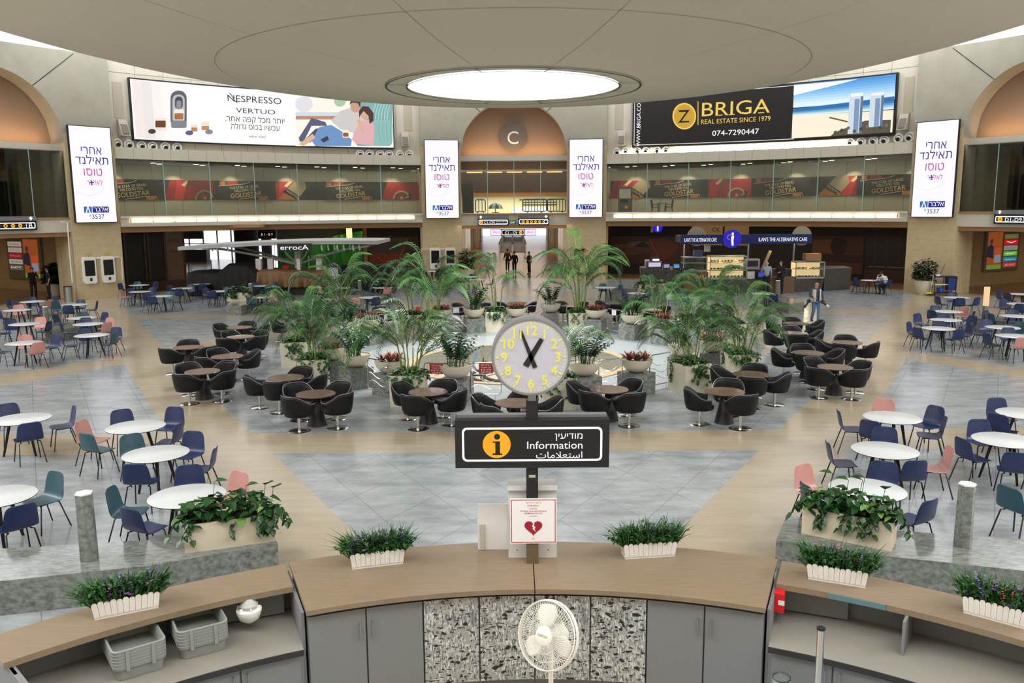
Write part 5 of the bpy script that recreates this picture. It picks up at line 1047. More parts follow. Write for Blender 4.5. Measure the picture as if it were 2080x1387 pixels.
# ---- chrome pole, clear jar
p = at(1668, 1274, 1.32); t = thing('chrome_pole', 'chrome pole with a black cap standing before the right shelf', 'pole', (p.x, p.y, 0)); MB().cyl((0, 0, .02), (0, 0, 1.3), .032, n=20, m=M['steel']).build('tube', t, 60); MB().cyl((0, 0, 1.3), (0, 0, 1.32), .036, n=20, m=M['blk']).build('cap', t); MB().cyl((0, 0, 0), (0, 0, .02), .16, n=24, m=M['steel']).build('base', t)
p = at(1588, 1372, .62); t = thing('clear_jar', 'clear plastic jar at the foot of the main desk beside the chrome pole', 'jar', (p.x, p.y, 0)); MB().lathe([(.07, 0), (.085, .02), (.085, .56), (.075, .6)], 20, mat('clear_plastic', '#dfe6ea', .1, trans=.6)).build('body', t, 50); MB().lathe([(.08, .59), (.08, .62), (.0, .625)], 20, M['glass']).build('lid', t, 50)
# ================================================================ GRANITE BENCHES, BOLLARDS
def granite():
    m = mat('grey_granite', '#8e928c', .14, nscale=9, col2='#555954', stretch=(1, 2.6, 1.6)); return m
GRA = granite()
def bench(label, top, z=.45):
    pts = [at(x, y, z) for x, y in top]; c = sum((Vector((p.x, p.y, 0)) for p in pts), Vector()) / len(pts)
    pts = [(p.x - c.x, p.y - c.y) for p in pts]
    ar = sum(pts[i - 1][0] * pts[i][1] - pts[i][0] * pts[i - 1][1] for i in range(len(pts)))
    if ar < 0: pts = pts[::-1]
    b = MB(); b.prism(pts, 0, z, GRA); o = b.build('granite_bench'); o.location = c; tag(o, label, 'bench'); return o
def bench_w(label, pts, z=.45):
    c = sum((Vector((p[0], p[1], 0)) for p in pts), Vector()) / len(pts); b = MB(); b.prism([(p[0] - c.x, p[1] - c.y) for p in pts], 0, z, GRA); o = b.build('granite_bench'); o.location = c; tag(o, label, 'bench')
bench_w('long grey granite bench behind the left wing of the desk', [(-9.5, 9.1), (-6.31, 9.63), (-4.68, 10.05), (-3.23, 10.75), (-3.62, 11.5), (-5.0, 10.9), (-6.94, 10.62), (-9.5, 10.2)])
bench_w('long grey granite bench behind the right wing of the desk', [(3.52, 10.75), (4.76, 10.2), (6.26, 9.74), (9.5, 9.2), (9.5, 10.3), (6.86, 10.72), (5.3, 11.05), (3.95, 11.66)])
bench('small granite bench with a leafy planter at the back left', [(458, 612), (487, 611), (520, 601), (560, 603), (552, 611), (512, 622), (458, 623)][:0] or [(458, 620), (489, 621), (560, 606), (556, 601), (500, 605), (470, 611)])
bench('granite bench left of the walking photographer', [(1603, 618), (1634, 613), (1572, 596), (1548, 599)])
bench('granite bench among the left rows of white tables', [(92, 672), (132, 668), (180, 660), (208, 653), (200, 649), (160, 653), (98, 660)])
bench('granite bench under the lit lamp bollard on the right', [(1968, 652), (2010, 660), (2076, 664), (2076, 655), (2020, 650), (1978, 645)])
bench('granite bench behind the palms in front of the tan cover', [(700, 600), (780, 600), (784, 592), (706, 591)])
bench('granite bench under the long white planter right of the concourse', [(1236, 594), (1345, 600), (1350, 590), (1250, 585)])
def bollard(label, x, y, z, h, r=.115, lit=None):
    p = at(x, y, z); t = thing('bollard', label, 'bollard', (p.x, p.y, z)); MB().cyl((0, 0, 0), (0, 0, h), r, r * .93, n=6, m=GRA).build('shaft', t)
    if lit: MB().cyl((0, 0, h), (0, 0, h + lit), r * .95, n=6, m=emis('bollard_glow', '#f1c796', 1.0)).build('lamp', t)
    else: MB().cyl((0, 0, h), (0, 0, h + .02), r * .95, n=6, m=M['wht']).build('cap', t)
bollard('hexagonal granite bollard on the bench behind the left wing of the desk', 182, 1135, .45, .88); bollard('hexagonal granite bollard on the bench behind the right wing of the desk', 1955, 1108, .45, .84)
bollard('granite bollard among the left rows of white tables', 95, 660, .45, .72); bollard('granite bollard with a lit lamp top among the right rows', 2000, 649, .45, .55, lit=.75)
bollard('small granite bollard left of the covered stall', 510, 604, .45, .7); bollard('small granite bollard beside the man in a grey shirt', 1579, 600, .45, .75); bollard('small granite bollard behind the palms at the tan cover', 731, 594, .45, .65)
# ================================================================ TABLES AND CHAIRS
COLS = {'n': ('navy', mat('shell_navy', '#1f2d55', .38)), 't': ('teal', mat('shell_teal', '#264e5b', .38)), 'p': ('pink', mat('shell_pink', '#bf8a83', .42))}
LEGM = mat('leg_black', '#141416', .4, metal=.3)
def shell_mesh(m, name):
    prof = [(.235, .448, .20), (.20, .462, .23), (.08, .452, .245), (-.06, .445, .25), (-.14, .455, .25), (-.19, .495, .245), (-.215, .57, .24), (-.235, .66, .23), (-.255, .75, .22), (-.272, .825, .20), (-.278, .855, .14)]
    g = []
    for i, (y, z, w) in enumerate(prof):
        row = []; back = max(0, min(1, (i - 3) / 4))
        for j in range(7):
            u = j / 3 - 1; row.append(Vector((w * u, y + .035 * back * u * u, z + .012 * (1 - back) * u * u)))
        g.append(row)
    b = MB(); b.grid(g, m); return b.mesh(name, 180, solid=.012, sub=1)
SHELLS = {k: shell_mesh(v[1], 'seat_shell_' + v[0]) for k, v in COLS.items()}
proto = thing('shell_chair', 'x', 'chair', (0, -200, 0), 0, 'shell chairs at the white tables')
link('seat_shell', SHELLS['n'], proto)
for sx in (-1, 1):
    for (y0, y1) in ((.15, .23), (-.12, -.26)): MB().tube([(sx * .15, y0, .435), (sx * .185, y0 + (y1 - y0) * .12, .425), (sx * .235, y1, 0)], .0115, 6, LEGM).build('leg', proto, 60)
b = MB()
for sx in (-1, 1): b.tube([(sx * .15, .15, .435), (sx * .15, -.12, .435)], .011, 6, LEGM)
b.tube([(-.15, 0, .435), (.15, 0, .435)], .011, 6, LEGM); b.build('under_frame', proto, 60)
TT = mat('table_white', '#cbcfd0', .3); TE = mat('table_edge', '#2a2526', .5)
tproto = thing('cafe_table', 'x', 'table', (0, -200, 0), 0, 'round white cafe tables')
b = MB(); b.lathe([(.01, .742), (.545, .742), (.552, .738)], 48, TT); b.lathe([(.553, .739), (.55, .727), (.50, .722), (.01, .722)], 48, TE); b.build('tabletop', tproto, 30)
for k in range(3): a = radians(90 + 120 * k); c, s = cos(a), sin(a); MB().tube([(.2 * c, .2 * s, .72), (.37 * c, .37 * s, 0)], [.034, .022], 6, LEGM).build('leg', tproto, 60)
SWAP = {k: {SHELLS['n'].name: SHELLS[k]} for k in COLS}
REG = {4: (0, 420, 3.4667), 5: (350, 450, 3.4667), 6: (900, 450, 3.4667), 7: (1480, 420, 3.4667), 8: (0, 800, 3.4667), 12: (1500, 780, 3.557)}
def zpx(r, x, y): X, Y, s = REG[r]; return X + x / s, Y + y / s
DIRN = ['far', 'far right', 'right', 'near right', 'near', 'near left', 'left', 'far left']
def ring_angles(T, pts, z, minsep):
    out = []
    for (c, x, y) in pts:
        P = at(x, y, z); a = atan2(P.x - T.x, P.y - T.y); out.append([c, a, hypot(P.x - T.x, P.y - T.y)])
    out.sort(key=lambda q: q[1])
    for _ in range(60):
        n = len(out)
        for i in range(n):
            if n < 2: break
            j = (i + 1) % n; d = (out[j][1] - out[i][1]) % (2 * pi)
            if d < minsep: e = (minsep - d) / 2 * .6; out[i][1] -= e; out[j][1] += e
    return out
def sector_names(angs):
    used = []; res = []
    for a in angs:
        k = int(round((degrees(a) % 360) / 45)) % 8
        if k in used:
            for q in (k + 1, k - 1, k + 2, k - 2):
                if q % 8 not in used: k = q % 8; break
        used.append(k); res.append(DIRN[k])
    return res
rngf = random.Random(11)
WT = [
 (4, 230, 668, 'nearest the two guards', 'n95,690 n145,705 n210,655 p298,695 n355,675'), (4, 120, 728, 'third in the far left row', 'p150,712 n60,765 n212,750'),
 (4, 525, 690, 'rearmost in left aisle row', 't420,710 n487,735 n575,678 n610,712'), (4, 575, 783, 'third in left aisle row', 't632,768 n452,800 n668,795'),
 (4, 625, 826, 'second in left aisle row', 'n515,865 p690,862 p745,838 n585,815'), (4, 175, 826, 'second in the far left row', 'p300,815 n40,825 n65,868 n290,858'),
 (4, 170, 960, 'frontmost in the far left row', 'p195,935 t25,1000 p225,1008 n350,968'), (4, 645, 905, 'frontmost in left aisle row', 'n628,882 n575,948 t752,945 n797,905'),
 (4, 980, 552, 'rearmost by the dark shopfront', 't975,540 n930,565 n1035,570 n1118,552'), (4, 985, 598, 'front left by the dark shopfront', 'p908,622 n950,580 n1050,580'),
 (4, 1135, 630, 'front right by the dark shopfront', 'n1040,638 n1085,668 t1232,652 t1165,610'), (4, 1285, 575, 'middle one by the dark shopfront', 'n1268,612 n1350,562 n1195,580'),
 (4, 1415, 545, 'before the black cloth cover', 'n1348,555 n1435,582 n1490,560'), (4, 1540, 595, 'left of the small planter bench', 'n1505,628 n1618,592 n1470,610'),
 (4, 1855, 557, 'between bollard and tan cover', 'n1885,590 n1930,560 n1800,562'), (4, 1845, 637, 'right of the small planter bench', 't1812,668 p1910,650 n1945,660'),
 (5, 1385, 415, 'by the right black cover', 'p1435,430 n1350,425'), (5, 1480, 465, 'amid palms beside their bench', 'n1415,478 p1515,500'),
 (5, 1390, 535, 'in front of the palm bench', 'p1325,578 n1400,572 n1412,490 n1475,560'), (5, 1190, 468, 'beside the lilac poster stand', 'p1055,490 n1238,495'), (5, 1065, 545, 'below the lit name board', 'n1030,545 p1100,540'),
 (5, 1840, 350, 'under the palm-side wall kiosk', 'n1850,372 n1888,362 n1790,380'), (5, 1975, 365, 'under the passage-side wall kiosk', 'n1945,390 n1980,372'),
 (6, 180, 390, 'beside the concourse plant pot', 'n135,408 n240,388'), (6, 245, 410, 'before the concourse plant pot', 'p230,445 n282,430'),
 (6, 1145, 465, 'left in the right back row', 't1208,485 t1110,462'), (6, 1375, 505, 'second in the right back row', 'n1300,522 n1432,520'), (6, 1760, 535, 'behind the right palms', 't1795,555 n1685,540'),
 (7, 240, 612, "beside the photographer's bench", 'n320,655 t190,625'), (7, 1000, 518, 'used by the man in stripes', 'n865,548 n935,535 n1150,552 n1085,528'),
 (7, 1608, 640, 'rearmost in right aisle row', 'n1505,672 n1620,682 n1712,678 n1560,635'), (7, 1545, 738, 'third in right aisle row', 'n1460,742 p1660,748 n1500,772 n1680,780'),
 (7, 1528, 797, 'second in right aisle row', 'n1405,805 n1668,790 n1580,795'), (7, 1480, 857, 'frontmost in right aisle row', 'n1312,872 n1362,905 n1562,908 n1650,885 n1485,845'),
 (7, 2050, 615, 'rearmost in far right row', 'n1930,632 n2000,645'), (7, 2060, 685, 'fourth in far right row', 'n1965,702 n2055,720'), (7, 2020, 770, 'third in far right row', 't2008,802 n1858,785 n1985,755'),
 (7, 1930, 850, 'second in far right row', 'n1850,880 n1850,835 t2010,830'), (7, 2010, 910, 'frontmost in far right row', 'n1868,950 n1960,895 p2050,975'),
 (8, 150, 177, 'at left edge, farther one', 'n35,140 n195,285 n440,195'), (8, 955, 232, 'third from left bench planter', 'p672,285 t690,360 n905,180 n1140,195 n1090,300'),
 (8, 1098, 422, 'second from left bench planter', 't960,405 n1015,565 n1320,395 n1420,490'), (8, 1318, 718, 'nearest the left bench planter', 't905,790 n1055,890 n1335,625 p1610,705'),
 (8, -30, 725, 'at left edge, nearer one', 't190,740 n110,890'),
 (12, 1112, 243, 'third from right bench planter', 'n810,290 p1070,195 n1000,345 n1375,335 n1400,250'), (12, 1058, 478, 'second from right bench planter', 'n800,535 n1050,420 n1215,640 p1415,570'),
 (12, 930, 762, 'nearest the right bench planter', 'p515,755 n630,830 n1045,700 n1240,930'), (12, 1930, 405, 'at right edge, nearer one', 'n1775,385 n1800,500 p2000,500 n2045,590'), (12, 2080, 215, 'at right edge, farther one', 'n1905,215 n1935,300'),
]
for (rg, x, y, phr, chairs) in WT:
    px, py = zpx(rg, x, y); T = at(px, py, .735); dup(tproto, 'round white cafe table, the one ' + phr, (T.x, T.y, 0), rngf.uniform(0, 2))
    pts = []
    for c in chairs.split(): cx_, cy_ = c[1:].split(','); q = zpx(rg, float(cx_), float(cy_)); pts.append((c[0], q[0], q[1]))
    A = ring_angles(T, pts, .56, radians(52)); nm = sector_names([q[1] for q in A])
    for (c, a, r), d in zip(A, nm):
        r = min(.98, max(.70, r)); X, Y = T.x + r * sin(a), T.y + r * cos(a); dup(proto, '%s shell chair, %s side of the white table %s' % (COLS[c][0], d, phr), (X, Y, 0), atan2(X - T.x, T.y - Y) + rngf.uniform(-.16, .16), swap=SWAP[c])
p = at(2070, 1030, .5); dup(proto, 'teal shell chair cut by the right edge, beyond the right granite bollard', (p.x, p.y, 0), radians(-70), swap=SWAP['t'])
# ---- black tub chairs round pedestal tables
LEA = mat('black_leather', '#0c0c0e', .5); LEA.node_tree.nodes['Principled BSDF'].inputs['Specular IOR Level'].default_value = .3; PIP = mat('leather_piping', '#6c6e74', .3); WOODT = mat('table_walnut', '#6f5547', .22, noise=.07, nscale=2, coat=.4)
ub = thing('tub_chair', 'x', 'chair', (0, -200, 0), 0, 'black tub chairs')
nph = 28; rows = []
def topz(ph): t = max(0, min(1, (abs(ph) - 35) / 70)); t = t * t * (3 - 2 * t); return .84 - .21 * t
for i in range(nph + 1):
    ph = -128 + 256 * i / nph; a = radians(ph); zt = topz(ph); row = []
    for r, f in ((.16, 0), (.27, .0), (.315, .12), (.335, .4), (.352, .7), (.37, 1.0)):
        z = .365 + (.03 if r < .2 else .0) + (zt - .365) * f; rr = r * (1.0 if abs(ph) < 90 else 1.0); row.append(Vector((rr * sin(a), -rr * cos(a) * 1.0, z)))
    rows.append(row)
b = MB(); b.grid(rows, LEA); b.build('shell', ub, 180, solid=.045, sub=1)
MB().tube([Vector((.37 * sin(radians(-128 + 256 * i / nph)), -.37 * cos(radians(-128 + 256 * i / nph)), topz(-128 + 256 * i / nph) + .008)) for i in range(nph + 1)], .009, 5, PIP).build('piping', ub, 60)
MB().lathe([(.01, .36), (.29, .36), (.315, .38), (.32, .43), (.295, .455), (.01, .465)], 24, LEA).build('seat_cushion', ub, 50)
MB().cyl((0, 0, .015), (0, 0, .37), .034, n=16, m=M['steel']).build('pole', ub, 50); MB().lathe([(.01, .022), (.05, .022), (.235, .014), (.25, .006), (.25, 0)], 32, M['steel']).build('base_disc', ub, 50)
pt = thing('pedestal_table', 'x', 'table', (0, -200, 0), 0, 'round pedestal tables with black chairs')
MB().lathe([(.01, .745), (.445, .745), (.45, .74), (.45, .725), (.01, .72)], 48, WOODT).build('tabletop', pt, 30); MB().lathe([(.225, 0), (.215, .03), (.16, .3), (.115, .5), (.10, .62), (.14, .72)], 32, mat('pedestal_black', '#19171a', .5)).build('pedestal', pt, 40)
BT = [(4, 1687, 848, 'rearmost in the left black group', '1575,868 1750,842 1842,872'), (4, 1695, 915, 'second rearmost in left black group', '1605,910 1832,920 1640,972 1790,972'), (4, 1325, 988, 'outermost in the left black group', '1320,965 1210,1040 1450,1032'),
 (4, 1600, 1052, 'middle of the left black group', '1500,1042 1742,1072 1490,1102'), (4, 1425, 1158, 'front outer, left black group', '1300,1145 1600,1145 1345,1228 1560,1220'), (5, 800, 1097, 'front inner, left black group', '610,1145 735,1185 930,1085 990,1132'),
 (5, 1010, 1212, 'frontmost in the left black group', '860,1195 890,1290 1160,1272 1150,1200'), (5, 1800, 1197, 'before the front left palm', '1660,1195 1890,1170 1740,1270 1960,1250'), (6, 510, 1275, 'under the station clock', '290,1300 540,1228 740,1300 450,1325'),
 (6, 1170, 1180, 'just right of the station clock', '960,1205 1090,1245 1310,1185 1320,1265'), (6, 1985, 1195, 'frontmost in the right black group', '1810,1245 2030,1160 2085,1270'), (7, 155, 1178, 'front inner, right black group', '90,1155 330,1230 165,1245 0,1185'),
 (7, 750, 1127, 'front outer, right black group', '600,1125 640,1192 862,1195 935,1150'), (7, 560, 1027, 'middle of the right black group', '385,1065 530,1092 490,1005 722,1062'), (7, 835, 955, 'outermost in the right black group', '690,982 815,938 830,1012 965,1002'),
 (7, 458, 888, 'second rearmost in right black group', '330,922 425,870 455,942 582,922'), (7, 475, 820, 'nearest the walking photographer', '325,842 440,800 605,842'), (5, 1455, 635, 'behind the far left bromeliad bowl', '1395,655 1525,655 1420,622'),
 (5, 890, 705, 'behind the two left palms', '760,732 930,690'), (6, 200, 600, 'beyond fountain, left of slim palm', '90,612 230,620'), (6, 520, 572, 'beyond fountain, right of slim palm', '450,598 592,598'), (6, 1230, 580, 'beyond fountain, behind red bowl', '1130,598 1220,622'),
 (6, 1470, 622, 'beyond fountain, farthest right bowl', '1500,640 1440,625'), (6, 900, 592, 'behind the palm beyond the clock', '850,600 930,610'), (6, 1870, 650, 'amid the right palms', '1840,660 1920,680')]
for (rg, x, y, phr, chairs) in BT:
    px, py = zpx(rg, x, y); T = at(px, py, .74); dup(pt, 'round pedestal table %s' % phr, (T.x, T.y, 0), rngf.uniform(0, 3))
    pts = [('b',) + zpx(rg, *[float(v) for v in c.split(',')]) for c in chairs.split()]
    A = ring_angles(T, pts, .60, radians(76)); nm = sector_names([q[1] for q in A])
    for (c, a, r), d in zip(A, nm):
        r = min(.68, max(.58, r)); X, Y = T.x + r * sin(a), T.y + r * cos(a); dup(ub, 'black tub chair, %s side of the pedestal table %s' % (d, phr), (X, Y, 0), atan2(X - T.x, T.y - Y) + rngf.uniform(-.25, .25))
for q in (proto, tproto, ub, pt):
    for c in descend(q): bpy.data.objects.remove(c)
    bpy.data.objects.remove(q)
def gpos(x, y, rmax=None):
    p = at(x, y, 0)
    if rmax and hypot(p.x, p.y - YC) > rmax: q = atR(x, y, rmax); p = Vector((q.x, q.y, 0))
    return p
# ================================================================ FOUNTAIN
rngp = random.Random(5)
mb = MB(); mb.lathe([(5.75, .0), (5.75, .006), (FR + .2, .006), (FR + .2, 0)], 72, mat('white_marble', '#a9afb0', .25, noise=.08, nscale=1), Matrix.Translation((FCX, FCY, 0)), caps=False); struct(mb.build('floor_marble'), 'white marble ring of floor round the fountain')  # thin ring, paler than the floor around it
ft = thing('fountain_basin', 'round sunken fountain basin with a beige rim, drained', 'fountain', (FCX, FCY, 0))
MB().lathe([(FR - .0, .03), (FR + .24, .03), (FR + .24, 0), (FR - .0, 0)], 96, mat('rim_beige', '#b59c78', .45), caps=False).build('rim', ft, 40); MB().lathe([(FR, .02), (FR, -.55)], 96, mat('basin_mosaic', '#9a9c90', .5, noise=.4, nscale=14), caps=False).build('wall', ft, 40); MB().lathe([(.01, -.55), (FR, -.55)], 96, mat('basin_floor', '#b3a58f', .5, noise=.12, nscale=2), caps=False).build('basin_floor', ft, 40)
pipe_m = mat('pipe_dark', '#33343a', .45)
for i, (r, z) in enumerate(((1.55, -.42), (1.15, -.42))): MB().tube([(r * cos(radians(10 * k)), r * sin(radians(10 * k)), z) for k in range(36)], .05, 8, pipe_m, closed=True).build('pipe_ring', ft, 60)
for k in range(18):
    a = radians(20 * k); r = 1.55 if k % 2 else 1.15; MB().cyl((r * cos(a), r * sin(a), -.45), (r * cos(a), r * sin(a), -.02), .022, n=8, m=pipe_m).build('spray_nozzle', ft, 60)
for k in range(6): a = radians(60 * k); MB().cyl((1.15 * cos(a), 1.15 * sin(a), -.42), (1.55 * cos(a), 1.55 * sin(a), -.42), .035, n=8, m=pipe_m).build('pipe_spoke', ft, 60)
p = at(957, 712, 0); o = MB().tube([(0, 0, .05), (.15, -.05, .02), (.2, -.4, -.1), (.1, -.8, -.4), (.3, -1.2, -.52)], .04, 6, mat('hose_blue', '#4a6d86', .5)).build('hose', None, 60); o.location = (p.x, p.y, 0); tag(o, 'bluish hose hanging over the fountain rim left of the clock', 'hose')
# ================================================================ PLANTS
def leafm(name, c, c2, rough=.45):
    m = mat(name, c, rough, col2=c2, nscale=4); b = m.node_tree.nodes['Principled BSDF']
    return m
G1 = leafm('palm_green', '#3f7033', '#244f23'); G2 = leafm('palm_dark', '#2c5629', '#1a3b1d'); G3 = leafm('palm_fresh', '#5c8c3e', '#35682d'); CANE = mat('cane_green', '#8a9a4e', .5, noise=.35, nscale=5, col2='#5c7a36')
IVY = leafm('ivy_green', '#3d7032', '#234b22'); ZZ = leafm('zz_green', '#2f5a35', '#1a3a22', .3); SOIL = mat('soil', '#2a211a', .9); CREAM = mat('planter_cream', '#d5ccb6', .55); BOWLM = mat('bowl_cream', '#d9cfb8', .5)
def frond_mesh(name, L, rise, droop, m, n=26, ll=.42, seed=0):
    rnd = random.Random(seed); b = MB(); pts = []
    for i in range(n + 1):
        f = i / n; pts.append(Vector((0, L * (f * .96 - .12 * f * f * droop), rise * L * sin(min(1.0, f * .9) * pi * .62) - droop * L * .55 * f ** 2.4)))
    b.tube(pts, [.012 * (1 - .8 * i / n) + .002 for i in range(n + 1)], 4, CANE)
    for i in range(4, n + 1):
        f = i / n; t = (pts[min(i + 1, n)] - pts[i - 1]).normalized(); l = ll * (sin(pi * (.18 + .8 * f)) * .85 + .2)
        for s in (-1, 1):
            d = (Vector((s, 0, 0)) * 1.0 + t * (.35 + .5 * f) + Vector((0, 0, .22 + rnd.uniform(-.12, .12)))).normalized(); w = .0105 + .005 * sin(pi * f); up = Vector((0, 0, 1)); q = d.cross(up).normalized() * w; P0 = pts[i]; P1 = P0 + d * l * .5 + Vector((0, 0, .02)); P2 = P0 + d * l * .95 + Vector((0, 0, -.34 * l))
            b.add([P0 - q * .4, P0 + q * .4, P1 + q, P1 - q, P2], [(0, 1, 2, 3), (3, 2, 4)], m)
    return b.mesh(name, 180)
FR_ = [frond_mesh('frond', 1.6, .5, .8, G1, 34, seed=1), frond_mesh('frond', 1.4, .55, 1.0, G2, 32, seed=2), frond_mesh('frond', 1.3, .7, .5, G3, 30, seed=3), frond_mesh('frond', 1.8, .45, .95, G1, 38, seed=4), frond_mesh('frond', 1.5, .6, .8, G2, 34, seed=6)]
def leaf(b, P, d, size, m, heart=True):
    d = d.normalized(); q = d.cross(Vector((0, 0, 1))); q = q.normalized() if q.length > .01 else Vector((1, 0, 0)); nrm = q.cross(d); w = size * .42
    b.add([P, P + d * size * .25 + q * w + nrm * .12 * size, P + d * size * .62 + q * w * .75, P + d * size - nrm * .2 * size, P + d * size * .62 - q * w * .75, P + d * size * .25 - q * w + nrm * .12 * size], [(0, 1, 2, 3), (0, 3, 4, 5)], m)
def ivy_mesh(w, h, n, strands, seed, size=.12):
    rnd = random.Random(seed); b = MB()
    for i in range(n):
        x, y = rnd.uniform(-w, w), rnd.uniform(-w, w); z = h + rnd.uniform(0, .22) * (1.2 - max(abs(x), abs(y)) / w); a = rnd.uniform(0, 2 * pi); leaf(b, Vector((x * 1.05, y * 1.05, z)), Vector((cos(a), sin(a), rnd.uniform(-.5, .3))), size * rnd.uniform(.7, 1.25), IVY)
    for k in range(strands):
        sd = rnd.choice((0, 0, 1, 2)); u = rnd.uniform(-w, w); z = h; L = rnd.uniform(.2, .62); o_ = .03; ps = []
        for i in range(7):
            zz = h + .03 - L * i / 6; uu = u + .06 * sin(i * 1.3 + k); ps.append(Vector((uu, -w - o_ - .02 * (i % 2), zz)) if sd == 0 else Vector((w + o_, uu, zz)) if sd == 1 else Vector((-w - o_, uu, zz)))
        b.tube(ps, .006, 4, IVY)
        for q in ps[1:]:
            for _ in range(2): a = rnd.uniform(0, 2 * pi); leaf(b, q, Vector((cos(a), -abs(sin(a)) if sd == 0 else sin(a), -.6)), size * rnd.uniform(.6, 1), IVY)
    return b.mesh('trailing_ivy')
IV = [ivy_mesh(.40, .78, 260, 9, k) for k in (1, 2, 3)]
cb = MB(); w = .42
cb.add([(-w * .94, -w * .94, 0), (w * .94, -w * .94, 0), (w * .94, w * .94, 0), (-w * .94, w * .94, 0), (-w, -w, .8), (w, -w, .8), (w, w, .8), (-w, w, .8), (-w + .05, -w + .05, .8), (w - .05, -w + .05, .8), (w - .05, w - .05, .8), (-w + .05, w - .05, .8), (-w + .05, -w + .05, .7), (w - .05, -w + .05, .7), (w - .05, w - .05, .7), (-w + .05, w - .05, .7)], [(3, 2, 1, 0)] + [(i, (i + 1) % 4, 4 + (i + 1) % 4, 4 + i) for i in range(4)] + [(4 + i, 4 + (i + 1) % 4, 8 + (i + 1) % 4, 8 + i) for i in range(4)] + [(8 + i, 8 + (i + 1) % 4, 12 + (i + 1) % 4, 12 + i) for i in range(4)], CREAM)
PLM = cb.mesh('planter_box'); SOM = MB().add([(-w + .05, -w + .05, .72), (w - .05, -w + .05, .72), (w - .05, w - .05, .72), (-w + .05, w - .05, .72)], [(0, 1, 2, 3)], SOIL).mesh('soil')
def palm(px, py, rz, H, nf, label, seed, lean=(0, 0), spread=1.0, ivy=True, fs=1.0, dr=0.0):
    rnd = random.Random(seed); p = at(px, py, 0); t = thing('potted_palm', label, 'palm', (p.x, p.y, 0), radians(rz), 'potted palms round the fountain')
    link('planter_box', PLM, t); link('soil', SOM, t)
    if ivy: o = link('trailing_ivy', IV[seed % 3], t); o['kind'] = 'stuff'
    nc = max(4, nf // 2); tops = []
    for k in range(nc):
        a = 2 * pi * k / nc + rnd.uniform(-.4, .4); r = rnd.uniform(.05, .26); h = .75 + (H - 1.75) * rnd.uniform(.35, 1.0); e = (r + .16 * spread) ; base = Vector((r * cos(a), r * sin(a), .7)); top = Vector((e * cos(a) + lean[0] * h * .3, e * sin(a) + lean[1] * h * .3, h)); mid = (base + top) / 2 + Vector((.03, .02, 0))
        MB().tube([base, mid, top], [.024, .02, .014], 6, CANE).build('cane', t, 60); tops.append((top, a))
    for k in range(int(nf * 1.45)):
        top, a = tops[k % nc]; o = link('frond', FR_[rnd.randrange(5)], t); o.location = top + Vector((0, 0, rnd.uniform(-.12, .06))); o.rotation_euler = (-(rnd.uniform(-.3, .35)) if k % 3 else rnd.uniform(.25, .6), 0, a - pi / 2 + rnd.uniform(-.9, .9)); s = rnd.uniform(.78, 1.1) * min(1, H / 2.7 + .05) * fs; o.rotation_euler.x += dr; o.scale = (s, s, s)
    return t
palm(639, 783, 8, 2.75, 18, 'tall potted palm before the left edge of the fountain ring, wide dense fans', 1); palm(603, 742, 3, 2.8, 15, 'potted palm in the leftmost cream planter, ivy trailing down its left side', 2)
palm(831, 820, -4, 2.8, 16, 'potted palm with red bromeliad at its left, behind the front centre-left table', 3, (.1, 0)); palm(1133, 826, 6, 2.5, 11, 'potted palm partly hidden behind the right of the clock', 4)
palm(1399, 795, 24, 2.6, 17, 'potted palm front right, planter turned to show two ivy hung faces', 5); palm(1500, 772, 5, 2.7, 16, 'potted palm in the rightmost cream planter beside black chairs', 6, (.1, 0))
palm(880, 688, 0, 3.4, 20, 'tall far potted palm at the back left of the fountain ring', 7, fs=1.3); palm(838, 678, 5, 3.1, 9, 'potted palm just left of the tall far back-left palm', 8)
palm(1007, 671, 0, 3.9, 8, 'slim tall potted palm seen against the concourse passage', 9, (-.05, 0)); palm(1175, 673, 0, 3.6, 20, 'tall far potted palm in front of the right stone pillar of the concourse', 10, fs=1.3)
palm(1338, 690, 8, 2.7, 11, 'far potted palm right of the last red bromeliad bowl', 11); palm(1440, 672, 10, 2.7, 13, 'far right potted palm in front of the cafe counter', 12, fs=1.15); palm(692, 690, -5, 3.2, 15, 'potted palm behind the left fountain ring, before the lilac poster', 13, fs=1.2)
palm(1485, 700, 0, 2.5, 11, 'potted palm behind the rightmost planter, before the grey shirted man', 14)
# ---- bowls on granite cubes
bowl_me = MB().lathe([(.01, .0), (.16, .0), (.27, .06), (.38, .18), (.43, .33), (.44, .36), (.41, .36), (.39, .32), (.01, .30)], 32, BOWLM).mesh('bowl', 50)
def zz_mesh(seed):
    rnd = random.Random(seed); b = MB()
    for k in range(20):
        a = rnd.uniform(0, 2 * pi); r = rnd.uniform(.02, .26); L = rnd.uniform(.45, .95); out = rnd.uniform(.1, .55); P = [Vector((r * cos(a) + out * f * f * cos(a), r * sin(a) + out * f * f * sin(a), .3 + L * f * (1 - .25 * f * out))) for f in [i / 9 for i in range(10)]]
        b.tube(P, [.014 * (1 - i / 12) for i in range(10)], 4, ZZ)
        for i in range(3, 10):
            t = (P[i] - P[i - 1]).normalized(); q = t.cross(Vector((0, 0, 1)) + Vector((.01, .3, 0))).normalized()
            for s in (-1, 1): leaf(b, P[i], q * s + t * .7, .13, ZZ)
    return b.mesh('zz_stems')
